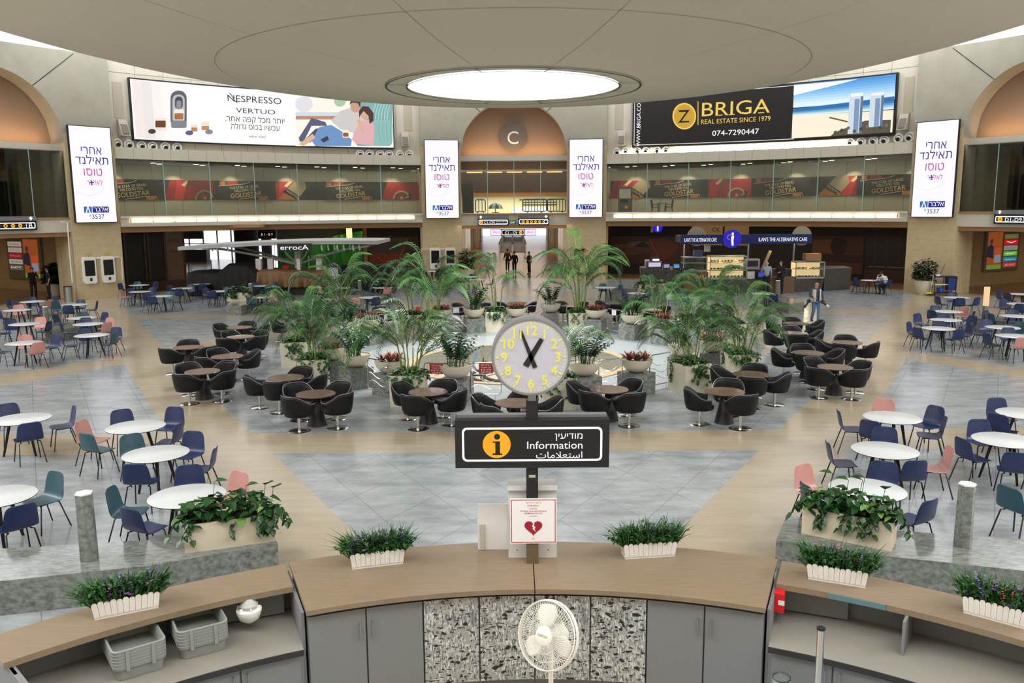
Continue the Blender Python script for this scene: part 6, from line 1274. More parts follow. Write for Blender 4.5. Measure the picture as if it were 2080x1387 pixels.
def brom_mesh(seed, cols):
    rnd = random.Random(seed); b = MB()
    for k in range(6):
        a0 = 2 * pi * k / 6; r0 = .24 if k < 5 else 0; C = Vector((r0 * cos(a0), r0 * sin(a0), .32)); m1 = cols[k % len(cols)]
        for j in range(17):
            a = 2.4 * j + rnd.uniform(-.2, .2); f = j / 17; L = .34 - .12 * (1 - f) * .5; el = 1.25 - f * 1.0; d = Vector((cos(a) * cos(el), sin(a) * cos(el), sin(el))); q = d.cross(Vector((0, 0, 1))).normalized() * .032; P1 = C + d * L * .55; P2 = C + d * L + Vector((cos(a), sin(a), -.35)) * .05
            b.add([C - q * .5, C + q * .5, P1 + q, P1 - q, P2], [(0, 1, 2, 3), (3, 2, 4)], m1 if j < 12 else BRG)
    return b.mesh('rosettes')
BRG = leafm('bromeliad_green', '#4f5a34', '#2f3a22'); BR1 = leafm('bromeliad_red', '#a8423a', '#6a2a26'); BR2 = leafm('bromeliad_orange', '#b87045', '#6e3a2a'); BR3 = leafm('bromeliad_bronze', '#7a4a34', '#4a3426')
ZM = [zz_mesh(k) for k in (1, 2, 3)]; BM = [brom_mesh(1, [BR1, BR1, BR2]), brom_mesh(2, [BR2, BR1, BR3]), brom_mesh(3, [BR3, BR2])]
cube_me = MB().box((0, 0, .29), (.72, .72, .58), GRA).mesh('cube')
def bowl(px, py, kind, where, v, cube=True, zc=.58):
    p = at(px, py, 0 if cube is True else 0)
    kn = 'bowl of glossy green zz plant' if kind == 'z' else 'bowl of red and bronze bromeliads'
    a = atan2(p.x - FCX, p.y - FCY)
    if cube: o = link('granite_cube', cube_me, None, None, (p.x, p.y, 0), -a); tag(o, 'granite cube carrying the %s %s' % ('zz plant bowl' if kind == 'z' else 'bromeliad bowl', where), 'stone cube', 'granite cubes round the fountain')
    t = thing('plant_bowl', 'cream ' + kn + ', ' + where, 'plant bowl', (p.x, p.y, zc if cube else 0), a, 'plant bowls on granite cubes'); link('bowl', bowl_me, t); link('stems' if kind == 'z' else 'rosettes', (ZM if kind == 'z' else BM)[v % 3], t)
bowl(724, 786, 'z', 'front left', 0); bowl(672, 770, 'b', 'beside the left palms', 0); bowl(716, 703, 'z', 'left, before the red tag', 1); bowl(752, 698, 'b', 'far left, beside the red tag', 2); bowl(690, 716, 'z', 'hidden behind the left palms', 2)
bowl(897, 675, 'b', 'back left, behind the large frond', 1); bowl(927, 812, 'z', 'front, left of the clock', 2); bowl(963, 674, 'z', 'back, left of the slim palm', 0); bowl(1049, 672, 'b', 'back, above the clock', 2); bowl(1186, 806, 'z', 'front, right of the clock', 1); bowl(1292, 798, 'b', 'front right, alone between railings', 1)
bowl(1210, 676, 'b', 'back right, under the far palm', 0); bowl(1283, 688, 'z', 'back right, second from the far palm', 1); bowl(1350, 698, 'b', 'back right, third from the far palm', 0); bowl(1385, 762, 'z', 'tucked behind the front right palm', 2); bowl(1446, 752, 'b', 'between the two right palms', 1); bowl(1450, 735, 'z', 'behind the two right palms', 0); bowl(1118, 662, 'z', 'back, just right of the clock top', 2); bowl(795, 800, 'b', 'at the left of the front left palm', 0)
# ---- curved chrome railings between the cubes
rl = None
def railing(x0, y0, x1, y1, label, tagc=None):
    global rl
    a, b_ = at(x0, y0, 0), at(x1, y1, 0); L = min(1.35, (b_ - a).length * .96); c = (a + b_) / 2; rz = atan2(b_.y - a.y, b_.x - a.x); t = thing('railing', label, 'railing', (c.x, c.y, 0), rz, 'chrome railings round the fountain'); h0, h1, r = .14, .98, .09
    fr = []
    for cx_, cz, q in ((L / 2 - r, h1 - r, 0), (-L / 2 + r, h1 - r, 90), (-L / 2 + r, h0 + r, 180), (L / 2 - r, h0 + r, 270)): fr += [(cx_ + r * cos(radians(q + 30 * i)), 0, cz + r * sin(radians(q + 30 * i))) for i in range(4)]
    MB().tube(fr, .016, 6, M['steel'], closed=True).build('frame', t, 60)
    for k in range(3): MB().tube([(-L / 2 + L * i / 12, 0, .34 + .2 * k + .07 * sin(i / 12 * 2 * pi + k)) for i in range(13)], .008, 5, M['steel']).build('wavy_wire', t, 60)
    for s in (-1, 1): MB().cyl((s * L * .3, 0, 0), (s * L * .3, 0, h0), .012, n=6, m=M['steel']).build('foot', t, 60)
    if tagc:
        m = {'r': mat('tag_red', '#c22420', .5), 'w': mat('tag_white', '#e9e7e4', .5), 's': mat('tag_sign', '#a81c22', .5)}[tagc]; o = MB().box((0, -.03, .86 if tagc != 's' else .84), (.26 if tagc != 's' else .36, .012, .2 if tagc != 's' else .26), m).build('tag_panel', t)
        if tagc == 's':
            F = Flat(flat_frame((-.17, -.037, .72), (1, 0, 0), (0, 0, 1)), 0, .001)
            for k, s in enumerate(('! זהירות', 'אין לעבור', 'מים', 'CAUTION')): F.text(rtl(s) if k < 3 else s, .17, .19 - .06 * k, .055, M['wht'], .001, fit=.26)
            F.build('lettering', o)
railing(748, 800, 790, 808, 'chrome railing between the front left cube and the palm planter'); railing(862, 812, 915, 815, 'chrome railing with a red sign beside the front left palm', 's'); railing(956, 812, 1020, 812, 'chrome railing with a red sign left of the clock', 's'); railing(1215, 806, 1264, 802, 'chrome railing between the two front right bowls'); railing(1318, 795, 1362, 785, 'chrome railing right of the front right bromeliad bowl')
railing(766, 694, 800, 684, 'chrome railing with a white notice at the far left bowls', 'w'); railing(908, 674, 945, 672, 'chrome railing with a white notice left of the back zz bowl', 'w'); railing(980, 672, 1026, 670, 'chrome railing before the slim palm planter'); railing(1070, 670, 1108, 668, 'chrome railing behind the top of the clock'); railing(1150, 670, 1188, 672, 'chrome railing with a red tag under the far right palm', 'r'); railing(1232, 676, 1264, 682, 'chrome railing with a white notice between back right bowls', 'w'); railing(1302, 684, 1334, 692, 'chrome railing behind the third back right bowl'); railing(690, 750, 700, 770, 'chrome railing behind the front left zz bowl'); railing(720, 684, 734, 676, 'chrome railing with a red tag at the far left', 'r'); railing(838, 672, 860, 668, 'chrome railing with a red tag between back left planters', 'r')
# ---- leafy planters on the benches
def pothos_box(label, x, y, rz, L, D, Hh, z, seed, n=230, size=.15):
    rnd = random.Random(seed); t = thing('bench_planter', label, 'planter', (x, y, z), rz, 'cream planters on granite benches')
    MB().box((0, 0, Hh / 2), (L, D, Hh), mat('planter_sand', '#d6cab0', .6)).build('planter_box', t); MB().box((0, 0, Hh - .01), (L - .06, D - .06, .03), SOIL).build('soil', t); b = MB()
    for i in range(n):
        u, v = rnd.uniform(-1, 1), rnd.uniform(-1, 1); hh = .3 * (1 - .5 * u * u) * rnd.random(); a = rnd.uniform(0, 2 * pi); leaf(b, Vector((u * L * .52, v * D * .6, Hh + hh)), Vector((cos(a), sin(a) - .2, rnd.uniform(-.7, .5))), size * rnd.uniform(.6, 1.25), POT if rnd.random() < .9 else POT2)
    for k in range(14):
        u = rnd.uniform(-.55, .6); P = [Vector((u * L + .05 * sin(i + k), -D / 2 - .02 - .03 * sin(i * .8), Hh + .02 - .07 * i)) for i in range(4)] if k < 9 else [Vector(((1 if k % 2 else -1) * (L / 2 + .03 + .05 * i), rnd.uniform(-.1, .1), Hh + .05 - .05 * i * i * .5)) for i in range(4)]
        b.tube(P, .006, 4, POT)
        for q in P: a = rnd.uniform(0, 2 * pi); leaf(b, q, Vector((cos(a), -.5, -.6)), size * .75, POT)
    for k in range(5): u = rnd.uniform(-.3, .5); h_ = rnd.uniform(.3, .5); P = [Vector((u * L, 0, Hh)), Vector((u * L + .05, 0, Hh + h_))]; b.tube(P, .005, 4, POT); leaf(b, P[1], Vector((rnd.uniform(-1, 1), -.3, .3)), size * 1.2, POT)
    b.build('foliage', t)
POT = leafm('pothos_green', '#2f5a2a', '#1b3d1d', .3); POT2 = leafm('pothos_light', '#7fa055', '#4c7a38', .35)
c1, c2 = at(377, 1125, .45), at(560, 1100, .45); pothos_box('cream planter full of dark pothos on the left bench, a red shoot on top', (c1.x + c2.x) / 2 - .07, (c1.y + c2.y) / 2 + .18, atan2(c2.y - c1.y, c2.x - c1.x), 1.15, .36, .38, .45, 4, 260)
c1, c2 = at(1632, 1085, .45), at(1815, 1122, .45); pothos_box('cream planter of low pothos on the right bench', (c1.x + c2.x) / 2 + .08, (c1.y + c2.y) / 2 + .18, atan2(c2.y - c1.y, c2.x - c1.x), 1.15, .36, .38, .45, 9, 230)
q = at(481, 612, .45); pothos_box('small cream planter with trailing leaves on the back left bench', q.x, q.y + .3, .05, 1.0, .5, .42, .45, 6, 130, .2); q = at(1326, 592, .45); pothos_box('long white planter on the bench left of the cafe counter end', q.x, q.y + .2, 0, 1.5, .4, .42, .45, 7, 120, .2); q = at(775, 594, .45); pothos_box('low leafy planter behind the palms beside the tan cover', q.x, q.y + .2, 0, .9, .4, .25, .45, 8, 100, .2)
# ---- flower boxes on the desk
FLG = leafm('flower_green', '#3f6e34', '#27502a', .5); FLP = [mat('petal_purple', '#54407a', .6), mat('petal_violet', '#7a68a6', .6), mat('petal_pink', '#a85a86', .6), mat('petal_dark', '#3a2a48', .6), mat('petal_coral', '#b8645a', .6)]
PICK = mat('picket_white', '#e4e0da', .45)
def flower_box(label, x0, y0, x1, y1, seed, nfl=26, pal=(0, 1, 3)):
    a, b_ = at(x0, y0, 1.1), at(x1, y1, 1.1); rz = atan2(b_.y - a.y, b_.x - a.x); L = (b_ - a).length; L = max(.5, min(.66, L)); c = (a + b_) / 2 + Vector((-sin(rz), cos(rz), 0)) * .1; rnd = random.Random(seed)
    t = thing('flower_box', label, 'flower box', (c.x, c.y, 1.1), rz, 'white picket flower boxes on the desk'); b = MB(); b.box((0, 0, .075), (L, .17, .13), PICK, taper=.9); b.box((0, 0, .012), (L * .93, .185, .024), PICK); b.build('box', t)
    n = 11
    for side in (-1, 1):
        pk = MB()
        for k in range(n):
            u = -L / 2 + L * (k + .5) / n; w_ = L / n * .475; h_ = .165 + .01 * (k % 2); pts = [(u - w_, .025), (u + w_, .025), (u + w_, h_ - .015), (u + w_ * .5, h_), (u - w_ * .5, h_), (u - w_, h_ - .015)]
            y = side * .09; pk.add([(p[0] * (.92 + .08 * min(1, p[1] / .1)), y, p[1]) for p in pts] + [(p[0] * (.92 + .08 * min(1, p[1] / .1)), y + .008 * side, p[1]) for p in pts], [tuple(range(6)), tuple(range(6, 12))[::-1]] + [(i, (i + 1) % 6, 6 + (i + 1) % 6, 6 + i) for i in range(6)], PICK)
        pk.build('picket_fence', t)
    g = MB()
    for i in range(480):
        u = rnd.uniform(-.5, .5) * L * 1.02; v = rnd.uniform(-.08, .08); a_ = rnd.uniform(0, 2 * pi); out = rnd.uniform(.02, .16); h_ = rnd.uniform(.1, .30); P0 = Vector((u, v, .12)); P1 = P0 + Vector((out * .45 * cos(a_) + u * .25, out * .45 * sin(a_), h_ * .65)); P2 = P0 + Vector((out * 1.3 * cos(a_) + u * .5, out * 1.3 * sin(a_) - .01, h_)); q = Vector((-sin(a_), cos(a_), 0)) * .006; g.add([P0 - q, P0 + q, P1 + q * 1.2, P1 - q * 1.2, P2], [(0, 1, 2, 3), (3, 2, 4)], FLG)
        if i % 2 == 0:
            for _ in range(2): leaf(g, P0 + (P1 - P0) * rnd.uniform(.5, 1.2), Vector((rnd.uniform(-1, 1), rnd.uniform(-1, .6), rnd.uniform(-.4, .6))), .05, FLG)
    g.build('foliage', t)['kind'] = 'stuff'; f = MB()
    for i in range(nfl):
        u, v, h_ = rnd.uniform(-.5, .5) * L, rnd.uniform(-.11, .1), rnd.uniform(.18, .33); m = FLP[rnd.choice(pal)]; C = Vector((u, v, h_))
        if i % 3: 
            for j in range(7): a_ = rnd.uniform(0, 6.3); leaf(f, C + Vector((0, 0, .02 * j - .05)), Vector((cos(a_), sin(a_), .5)), .028, m)
        else:
            for j in range(6): a_ = j * pi / 3; leaf(f, C, Vector((cos(a_), sin(a_) - .3, .5)), .03, m)
    f.build('flowers', t)['kind'] = 'stuff'
flower_box('white picket flower box on the main desk left of the sign', 712, 1158, 823, 1145, 1); flower_box('white picket flower box on the main desk right of the sign', 1267, 1137, 1375, 1130, 2); flower_box('white picket flower box on the left side ledge above the tubs', 187, 1262, 327, 1234, 3, 34, (0, 1, 1, 2, 3)); flower_box('white picket flower box on the right side ledge, nearest the main desk', 1637, 1176, 1762, 1196, 4, 30, (0, 1, 2)); flower_box('white picket flower box at the right frame edge with coral and violet flowers', 1952, 1244, 2085, 1280, 5, 44, (0, 1, 1, 2, 4))
# ---- tall pots by the pillars
def pot(label, px, py, r, h, fol, seed, spiky=False, clamp=True):
    rnd = random.Random(seed); p = gpos(px, py, 30.6 - r * 1.9 if clamp else None); t = thing('potted_bush', label, 'potted plant', (p.x, p.y, 0)); MB().lathe([(.01, 0), (r * .62, 0), (r * .8, h * .3), (r * .96, h * .75), (r, h), (r * .92, h), (r * .9, h * .93), (.01, h * .92)], 28, CREAM).build('pot', t, 50); b = MB(); gm = leafm('bush_green', '#2c4a28', '#182c18')
    for k in range(9): a = rnd.uniform(0, 6.3); q = rnd.uniform(.05, r * .5); b.tube([(q * cos(a) * .5, q * sin(a) * .5, h * .9), (q * cos(a) * 1.6, q * sin(a) * 1.6, h + fol * rnd.uniform(.5, .9))], .02, 5, mat('twig', '#4a3a28', .7))
    for k in range(420):
        a = rnd.uniform(0, 6.3); q = r * 1.25 * sqrt(rnd.random()); z = h + fol * rnd.random() * (1 - .25 * (q / r / 1.25) ** 2); a2 = rnd.uniform(0, 6.3); leaf(b, Vector((q * cos(a), q * sin(a), z)), Vector((cos(a2), sin(a2), rnd.uniform(-.6, .8))), (.34 if spiky else .2) * rnd.uniform(.7, 1.2), gm)
    b.build('foliage', t)
pot('big white pot with a dark bush left of the concourse passage', 949, 567, .48, .85, 1.35, 1); pot('big white pot with a dark green bush beside the cleaning cart', 1876, 588, .52, .80, 1.2, 2); pot('beige pot with a dark spiky plant behind the two guards', 113, 600, .42, .70, 1.2, 3, True, False)
p = gpos(139, 599, 30.2); t = thing('waste_bin', 'round steel waste bin at the foot of the left stone pillar', 'bin', (p.x, p.y, 0)); MB().cyl((0, 0, 0), (0, 0, .82), .23, n=28, m=mat('bin_steel', '#a9a9a6', .3, metal=.8)).build('body', t, 50); MB().lathe([(.23, .82), (.23, .86), (.17, .87), (.16, .83), (.01, .8)], 28, M['blk']).build('rim', t, 50)
# ---- cleaning cart
p = gpos(1915, 588, 29.8); t = thing('cleaning_cart', 'black cleaning cart with a blue bag beside the white pot', 'cart', (p.x, p.y, 0)); BLU = mat('bag_blue', '#20377c', .6)
MB().box((0, 0, .16), (1.35, .5, .06), M['blk']).build('base', t); MB().box((.0, 0, 1.05), (1.2, .5, .06), M['blk']).build('top_tray', t); MB().box((-.2, 0, .62), (.75, .45, .04), M['wht']).build('shelf', t)
for x in (-.58, .12, .62): 
    for s in (-1, 1): MB().cyl((x, s * .22, .18), (x, s * .22, 1.05), .02, n=6, m=M['blk']).build('post', t)
MB().box((.42, 0, .66), (.5, .44, .74), BLU, taper=.8).build('bag', t); MB().lathe([(.01, 0), (.15, 0), (.19, .22), (.17, .22), (.01, .05)], 16, mat('bucket_blue', '#2a5ac0', .5), Matrix.Translation((-.15, 0, .2))).build('bucket', t, 50)
for x in (-.55, .55):
    for s in (-1, 1): MB().cyl((x, s * .2 - .02, .065), (x, s * .2 + .02, .065), .065, n=12, m=M['blk']).build('wheel', t, 50)
MB().cyl((-.75, -.1, .12), (-.62, -.1, 1.15), .018, n=6, m=mat('mop_pole', '#d8d4c4', .5)).build('mop_pole', t); MB().box((-.78, -.1, .16), (.5, .2, .1), mat('mop_yellow', '#c9c23a', .6)).build('mop_head', t)
for x, q in ((-.45, .0), (-.2, .25)): MB().cyl((x, .05, 1.05), (x + q, .05, 1.75), .012, n=6, m=M['blk']).build('stick', t)
MB().box((-.35, 0, 1.12), (.22, .2, .1), M['wht']).build('cloth_box', t)
# ---- barriers and umbrella behind the bridge glass, things on the right balcony
for i, (x0, x1, c) in enumerate(((966, 986, '#2a62a8'), (1062, 1110, '#2c4a78'), (1112, 1149, '#16161a'))):
    a, b_ = atY(x0, 430, 60.6), atY(x1, 430, 60.6); w = b_.x - a.x; t = thing('barrier', ('blue plastic barrier at the left behind the bridge glass', 'dark blue plastic barrier in the middle right behind the bridge glass', 'black barrier at the right end behind the bridge glass')[i], 'barrier', ((a.x + b_.x) / 2, 60.6, 4.62), 0, 'barriers on the bridge'); m = mat('barrier_%d' % i, c, .5)
    MB().tube([(-w / 2, 0, .15), (-w / 2, 0, .85), (-w / 2 + .1, 0, .95), (w / 2 - .1, 0, .95), (w / 2, 0, .85), (w / 2, 0, .15), (w / 2 - .1, 0, .1), (-w / 2 + .1, 0, .1)], .04, 6, m, closed=True).build('frame', t, 60)
    for k in range(1, int(w / .2)): MB().box((-w / 2 + w * k / int(w / .2), 0, .52), (.05, .04, .82), m).build('bar', t)
    for s in (-1, 1): MB().box((s * w * .3, 0, .05), (.08, .5, .08), m).build('foot', t)
p = atY(1006, 431, 61); t = thing('parasol', 'green and white striped parasol dome behind the bridge glass', 'parasol', (p.x, 61.6, 4.62)); 
for k in range(12): a0, a1 = 30 * k, 30 * k + 30; MB().lathe([(.55, .3), (.42, .55), (.2, .68), (.01, .72)], 3, mat('parasol_green', '#3f7a6a', .6) if k % 2 else M['wht'], a0=radians(a0), a1=radians(a1)).build('panel', t)
MB().cyl((0, 0, 0), (0, 0, .7), .03, n=8, m=M['alu']).build('pole', t); MB().cyl((0, 0, 0), (0, 0, .05), .25, n=16, m=M['blk']).build('base', t)
o = MB().box((0, 0, 1.05), (.8, .5, 2.1), M['blk']).build('cabinet'); p = atY(951, 430, 60.8); o.location = (p.x, 60.8, 4.62); tag(o, 'tall black cabinet at the left behind the bridge glass', 'cabinet')
p = atR(1270, 425, RW + 1.6); th = degrees(atan2(p.x, p.y - YC)); t = thing('vending_machine', 'grey lit vending machine on the right balcony in front of the banner', 'vending machine', (p.x, p.y, 4.53), radians(-th)); MB().box((0, 0, .9), (.95, .5, 1.8), mat('vending_gray', '#77746a', .5)).build('cabinet', t); F = Flat(flat_frame((-.4, -.26, .2), (1, 0, 0), (0, 0, 1))); F.rect(0, .85, .8, 1.5, E_('#a09a80', .6)); F.rect(.1, .55, .6, .8, P_('#2a2a2c')); F.disc(.5, .25, .12, E_('#c87a4a', .6), 12); F.build('front', t)
def armchair(x, label, m, rz):
    p = atR(x, 425, RW + 1.5); th = degrees(atan2(p.x, p.y - YC)); t = thing('plastic_armchair', label, 'chair', (p.x, p.y, 4.53), radians(-th) + rz)
    MB().box((0, 0, .43), (.5, .48, .04), m).build('seat', t); MB().tube([(-.24, -.2, .43), (-.24, -.28, .85), (-.12, -.3, .92), (.12, -.3, .92), (.24, -.28, .85), (.24, -.2, .43)], .03, 6, m).build('back_frame', t, 60)
    for k in range(3): MB().box((-.12 + .12 * k, -.27, .66), (.04, .03, .48), m).build('slat', t)
    for s in (-1, 1):
        MB().tube([(s * .27, -.22, .62), (s * .28, .18, .64), (s * .27, .22, .4)], .025, 6, m).build('armrest', t, 60)
        for q in (-1, 1): MB().cyl((s * .22, q * .2, .43), (s * .27, q * .25, 0), .022, n=6, m=m).build('leg', t, 60)
armchair(1303, 'white plastic armchair on the right balcony beside the vending machine', M['wht'], pi); armchair(1331, 'black plastic armchair left of the small balcony table', M['blk'], -pi / 2); armchair(1358, 'black plastic armchair right of the small balcony table', M['blk'], pi / 2)
p = atR(1345, 425, RW + 1.5); t = thing('balcony_table', 'small table between the two black armchairs on the right balcony', 'table', (p.x, p.y, 4.53)); MB().cyl((0, 0, .7), (0, 0, .73), .38, n=20, m=M['dark']).build('tabletop', t)
for s in (-1, 1): MB().cyl((s * .25, 0, 0), (s * .22, 0, .7), .025, n=6, m=M['blk']).build('leg', t)
# ---- moving walkways in the concourse
for i, (x0, x1, xe0, xe1, lab) in enumerate(((1014, 1040, 1024, 1040, 'left'), (1042, 1068, 1042, 1057, 'right'))):
    Y0, Y1 = 96, 150; xa, xb = atY(x0, 500, Y0).x, atY(x1, 500, Y0).x; c = (xa + xb) / 2; w = xb - xa; t = thing('moving_walkway', 'moving walkway with glass sides in the concourse, the %s one' % lab, 'moving walkway', (c, (Y0 + Y1) / 2, 0)); MB().box((0, 0, .03), (w, Y1 - Y0, .06), mat('tread_gray', '#5a5a58', .5)).build('tread', t)
    for s in (-1, 1): MB().box((s * w / 2, 0, .5), (.12, Y1 - Y0, 1.0), mat('balustrade', '#cfd2d0', .3)).build('balustrade', t); MB().box((s * w / 2, 0, 1.02), (.16, Y1 - Y0 + .6, .08), M['blk']).build('handrail', t)
# ================================================================ PEOPLE
def skin_mesh(name, nodes, m, sub=1, root=0):
    """nodes: list of (position, radius or (rx, ry), parent index)"""
    me = bpy.data.meshes.new(name); me.from_pydata([tuple(n[0]) for n in nodes], [(n[2], i) for i, n in enumerate(nodes) if n[2] is not None], []); o = bpy.data.objects.new('tmp', me); COL.objects.link(o)
    sk = o.modifiers.new('skin', 'SKIN'); sk.use_smooth_shade = True; sk.branch_smoothing = .3
    L = me.skin_vertices[0].data
    for i, n in enumerate(nodes): r = n[1]; L[i].radius = r if isinstance(r, tuple) else (r, r); L[i].use_root = (i == root)
    if sub: q = o.modifiers.new('s', 'SUBSURF'); q.levels = sub; q.render_levels = sub
    me2 = bpy.data.meshes.new_from_object(o.evaluated_get(bpy.context.evaluated_depsgraph_get())); bpy.data.objects.remove(o); bpy.data.meshes.remove(me); me2.name = name; me2.materials.clear(); me2.materials.append(m); me2.polygons.foreach_set('use_smooth', [True] * len(me2.polygons)); return me2
STAND = dict(pel=(0, 0, .95), wai=(0, 0, 1.10), che=(0, .01, 1.30), nec=(0, .0, 1.47), hd0=(0, -.01, 1.54), hd1=(0, -.025, 1.62), hd2=(0, -.01, 1.71), shL=(.18, .01, 1.41), elL=(.235, .03, 1.14), wrL=(.25, -.05, .90), haL=(.25, -.08, .82), shR=(-.18, .01, 1.41), elR=(-.235, .03, 1.14), wrR=(-.25, -.05, .90), haR=(-.25, -.08, .82), hiL=(.09, 0, .90), knL=(.105, -.015, .50), anL=(.11, .03, .09), toL=(.12, -.13, .04), hiR=(-.09, 0, .90), knR=(-.105, -.015, .50), anR=(-.11, .03, .09), toR=(-.12, -.13, .04))
RAD = dict(pel=(.155, .115), wai=(.145, .105), che=(.165, .115), nec=.055, hd0=.062, hd1=(.078, .098), hd2=(.065, .08), sh=.07, el=.046, wr=.031, ha=(.042, .02), hi=.088, kn=.06, an=.042, to=.035)
def person(label, loc, rz, H, pose=None, top='#222222', legs='#1b1b1f', skin='#c49a80', hair='#2a201a', hairstyle='short', sleeve='long', shoes='#161616', topmat=None, vest=None, group=None):
    J = {k: Vector(v) for k, v in STAND.items()}
    for k, v in (pose or {}).items(): J[k] = Vector(v)
    t = thing('person', label, 'person', loc, rz, group); s = H / 1.76; t.scale = (s, s, s)
    SK = mat('skin_' + skin.strip('#'), skin, .55); R_ = lambda k, f=1.0: (lambda r: tuple(x * f for x in r) if isinstance(r, tuple) else r * f)(RAD[k] if k in RAD else RAD[k[:2]])
    order = [('pel', None), ('wai', 'pel'), ('che', 'wai'), ('nec', 'che'), ('hd0', 'nec'), ('hd1', 'hd0'), ('hd2', 'hd1')]
    for q in 'LR': order += [('sh' + q, 'che'), ('el' + q, 'sh' + q), ('wr' + q, 'el' + q), ('ha' + q, 'wr' + q), ('hi' + q, 'pel'), ('kn' + q, 'hi' + q), ('an' + q, 'kn' + q), ('to' + q, 'an' + q)]
    idx = {k: i for i, (k, _) in enumerate(order)}
    nodes = [(J[k], R_(k, .88 if k[:2] in ('pe', 'wa', 'ch', 'sh', 'hi', 'kn') else 1), idx[p] if p else None) for k, p in order]
    me = skin_mesh('body', nodes, SK)
    b = MB(); b.v = [v.co.copy() for v in me.vertices]; b.f = [list(p.vertices) for p in me.polygons]; b.m = [SK]; b.mi = [0] * len(b.f)
    fwd = Vector((0, -1, 0)); hd = J['hd1']; ax = (J['hd2'] - J['hd0']).normalized(); side = Vector((1, 0, 0)); fwd = side.cross(ax); fwd = -fwd if fwd.y > 0 else fwd
    b.tube([hd + fwd * .085 + ax * .015, hd + fwd * .118 - ax * .025, hd + fwd * .09 - ax * .035], [.010, .016, .012], 6, SK)
    EY = mat('eye_dark', '#241a16', .4); LIP = mat('lip', '#9a5f55', .5)
    for q in (-1, 1): b.ball(hd + fwd * .09 + side * q * .032 + ax * .018, .010, EY, 6); b.ball(hd + side * q * .082 - ax * .005, .022, SK, 6, (.5, .8, 1.3))
    b.ball(hd + fwd * .086 - ax * .058, .018, LIP, 6, (1.4, .5, .4))
    for q in 'LR':                                     # four fingers and a thumb on every hand
        w, h = J['wr' + q], J['ha' + q]; d = (h - w).normalized(); n = d.cross(Vector((0, 1, 0))); n = n.normalized() if n.length > .1 else Vector((1, 0, 0)); m_ = d.cross(n)
        for k in range(4): f0 = h + n * .0 + m_ * (.028 - .019 * k); L = (.065, .075, .07, .055)[k]; b.tube([f0, f0 + d * L * .55 + n * .006, f0 + d * L + n * .022], [.0095, .009, .007], 5, SK)
        b.tube([w + d * .03 + m_ * .03, w + d * .055 + m_ * .055, w + d * .09 + m_ * .06], [.011, .010, .008], 5, SK)
    TM = topmat or mat('cloth_' + top.strip('#'), top, .75); LM = mat('cloth_' + legs.strip('#'), legs, .75); SH = mat('shoe_' + shoes.strip('#'), shoes, .5)
    segs = [('pel', 'wai', TM), ('wai', 'che', TM), ('che', 'nec', TM), ('nec', 'hd0', SK), ('hd0', 'hd2', SK)]
    for q in 'LR': segs += [('che', 'sh' + q, TM), ('sh' + q, 'el' + q, TM), ('el' + q, 'wr' + q, SK if sleeve == 'short' else TM), ('wr' + q, 'ha' + q, SK), ('pel', 'hi' + q, LM), ('hi' + q, 'kn' + q, LM), ('kn' + q, 'an' + q, LM), ('an' + q, 'to' + q, SH)]
    def dseg(p, a, c): d = c - a; u = max(0, min(1, (p - a).dot(d) / max(1e-9, d.length_squared))); return (p - a - d * u).length
    nb0 = len(me.polygons)
    for i in range(nb0):                               # sleeves, trousers and shoes also colour the skin below them, only head, neck and hands stay bare
        c = sum((b.v[k] for k in b.f[i]), Vector()) / len(b.f[i]); b.mi[i] = b.slot(min(segs, key=lambda g: dseg(c, J[g[0]], J[g[1]]))[2])
    bpy.data.meshes.remove(me); b.build('body', t, 180)
    tor = [(J['pel'].lerp(J['wai'], -.35), R_('pel', 1.12), None), (J['wai'], R_('wai', 1.12), 0), (J['che'], R_('che', 1.10), 1), (J['nec'] - Vector((0, 0, .05)), .08, 2)]
    for q in 'LR':
        i0 = len(tor); tor += [(J['sh' + q], R_('sh', 1.16), 2)]
        if sleeve == 'short': tor += [(J['sh' + q].lerp(J['el' + q], .65), .068, i0)]
        else: tor += [(J['el' + q], R_('el', 1.3), i0), (J['wr' + q].lerp(J['el' + q], .08), R_('wr', 1.35), i0 + 1)]
    link('shirt', skin_mesh('shirt', tor, TM), t)
    lg = [(J['pel'].lerp(J['wai'], .35), R_('pel', 1.03), None)]
    for q in 'LR': i0 = len(lg); lg += [(J['hi' + q], R_('hi', 1.12), 0), (J['kn' + q], R_('kn', 1.28), i0), (J['an' + q] + Vector((0, 0, .0)), R_('an', 1.5), i0 + 1)]
    link('trousers', skin_mesh('trousers', lg, LM), t)
    for q in 'LR':
        a, e = J['an' + q], J['to' + q]; o = link('shoe', skin_mesh('shoe', [(a + Vector((0, .03, -.045)), (.05, .045), None), (a.lerp(e, .5) + Vector((0, 0, -.02)), (.05, .05), 0), (e + Vector((0, 0, .005)), (.045, .04), 1)], SH), t)
    HM = mat('hair_' + hair.strip('#'), hair, .7)
    if hairstyle != 'bald':
        b = MB(); M4 = Matrix.Translation(hd + ax * .03 - fwd * .012); b.lathe([(.001, .105), (.05, .095), (.085, .055), (.096, .0), (.09, -.05)] if hairstyle == 'short' else [(.001, .11), (.06, .095), (.095, .04), (.10, -.03), (.07, -.09)], 14, HM, M4, a0=radians(-30), a1=radians(210)); b.lathe([(.001, .105), (.05, .095), (.08, .062)], 14, HM, M4); b.build('hair', t, 180)
    else:
        b = MB(); M4 = Matrix.Translation(hd - fwd * .01 - ax * .01); b.lathe([(.09, .03), (.092, .0), (.085, -.05)], 14, HM, M4, a0=radians(20), a1=radians(160)); b.build('hair', t, 180)
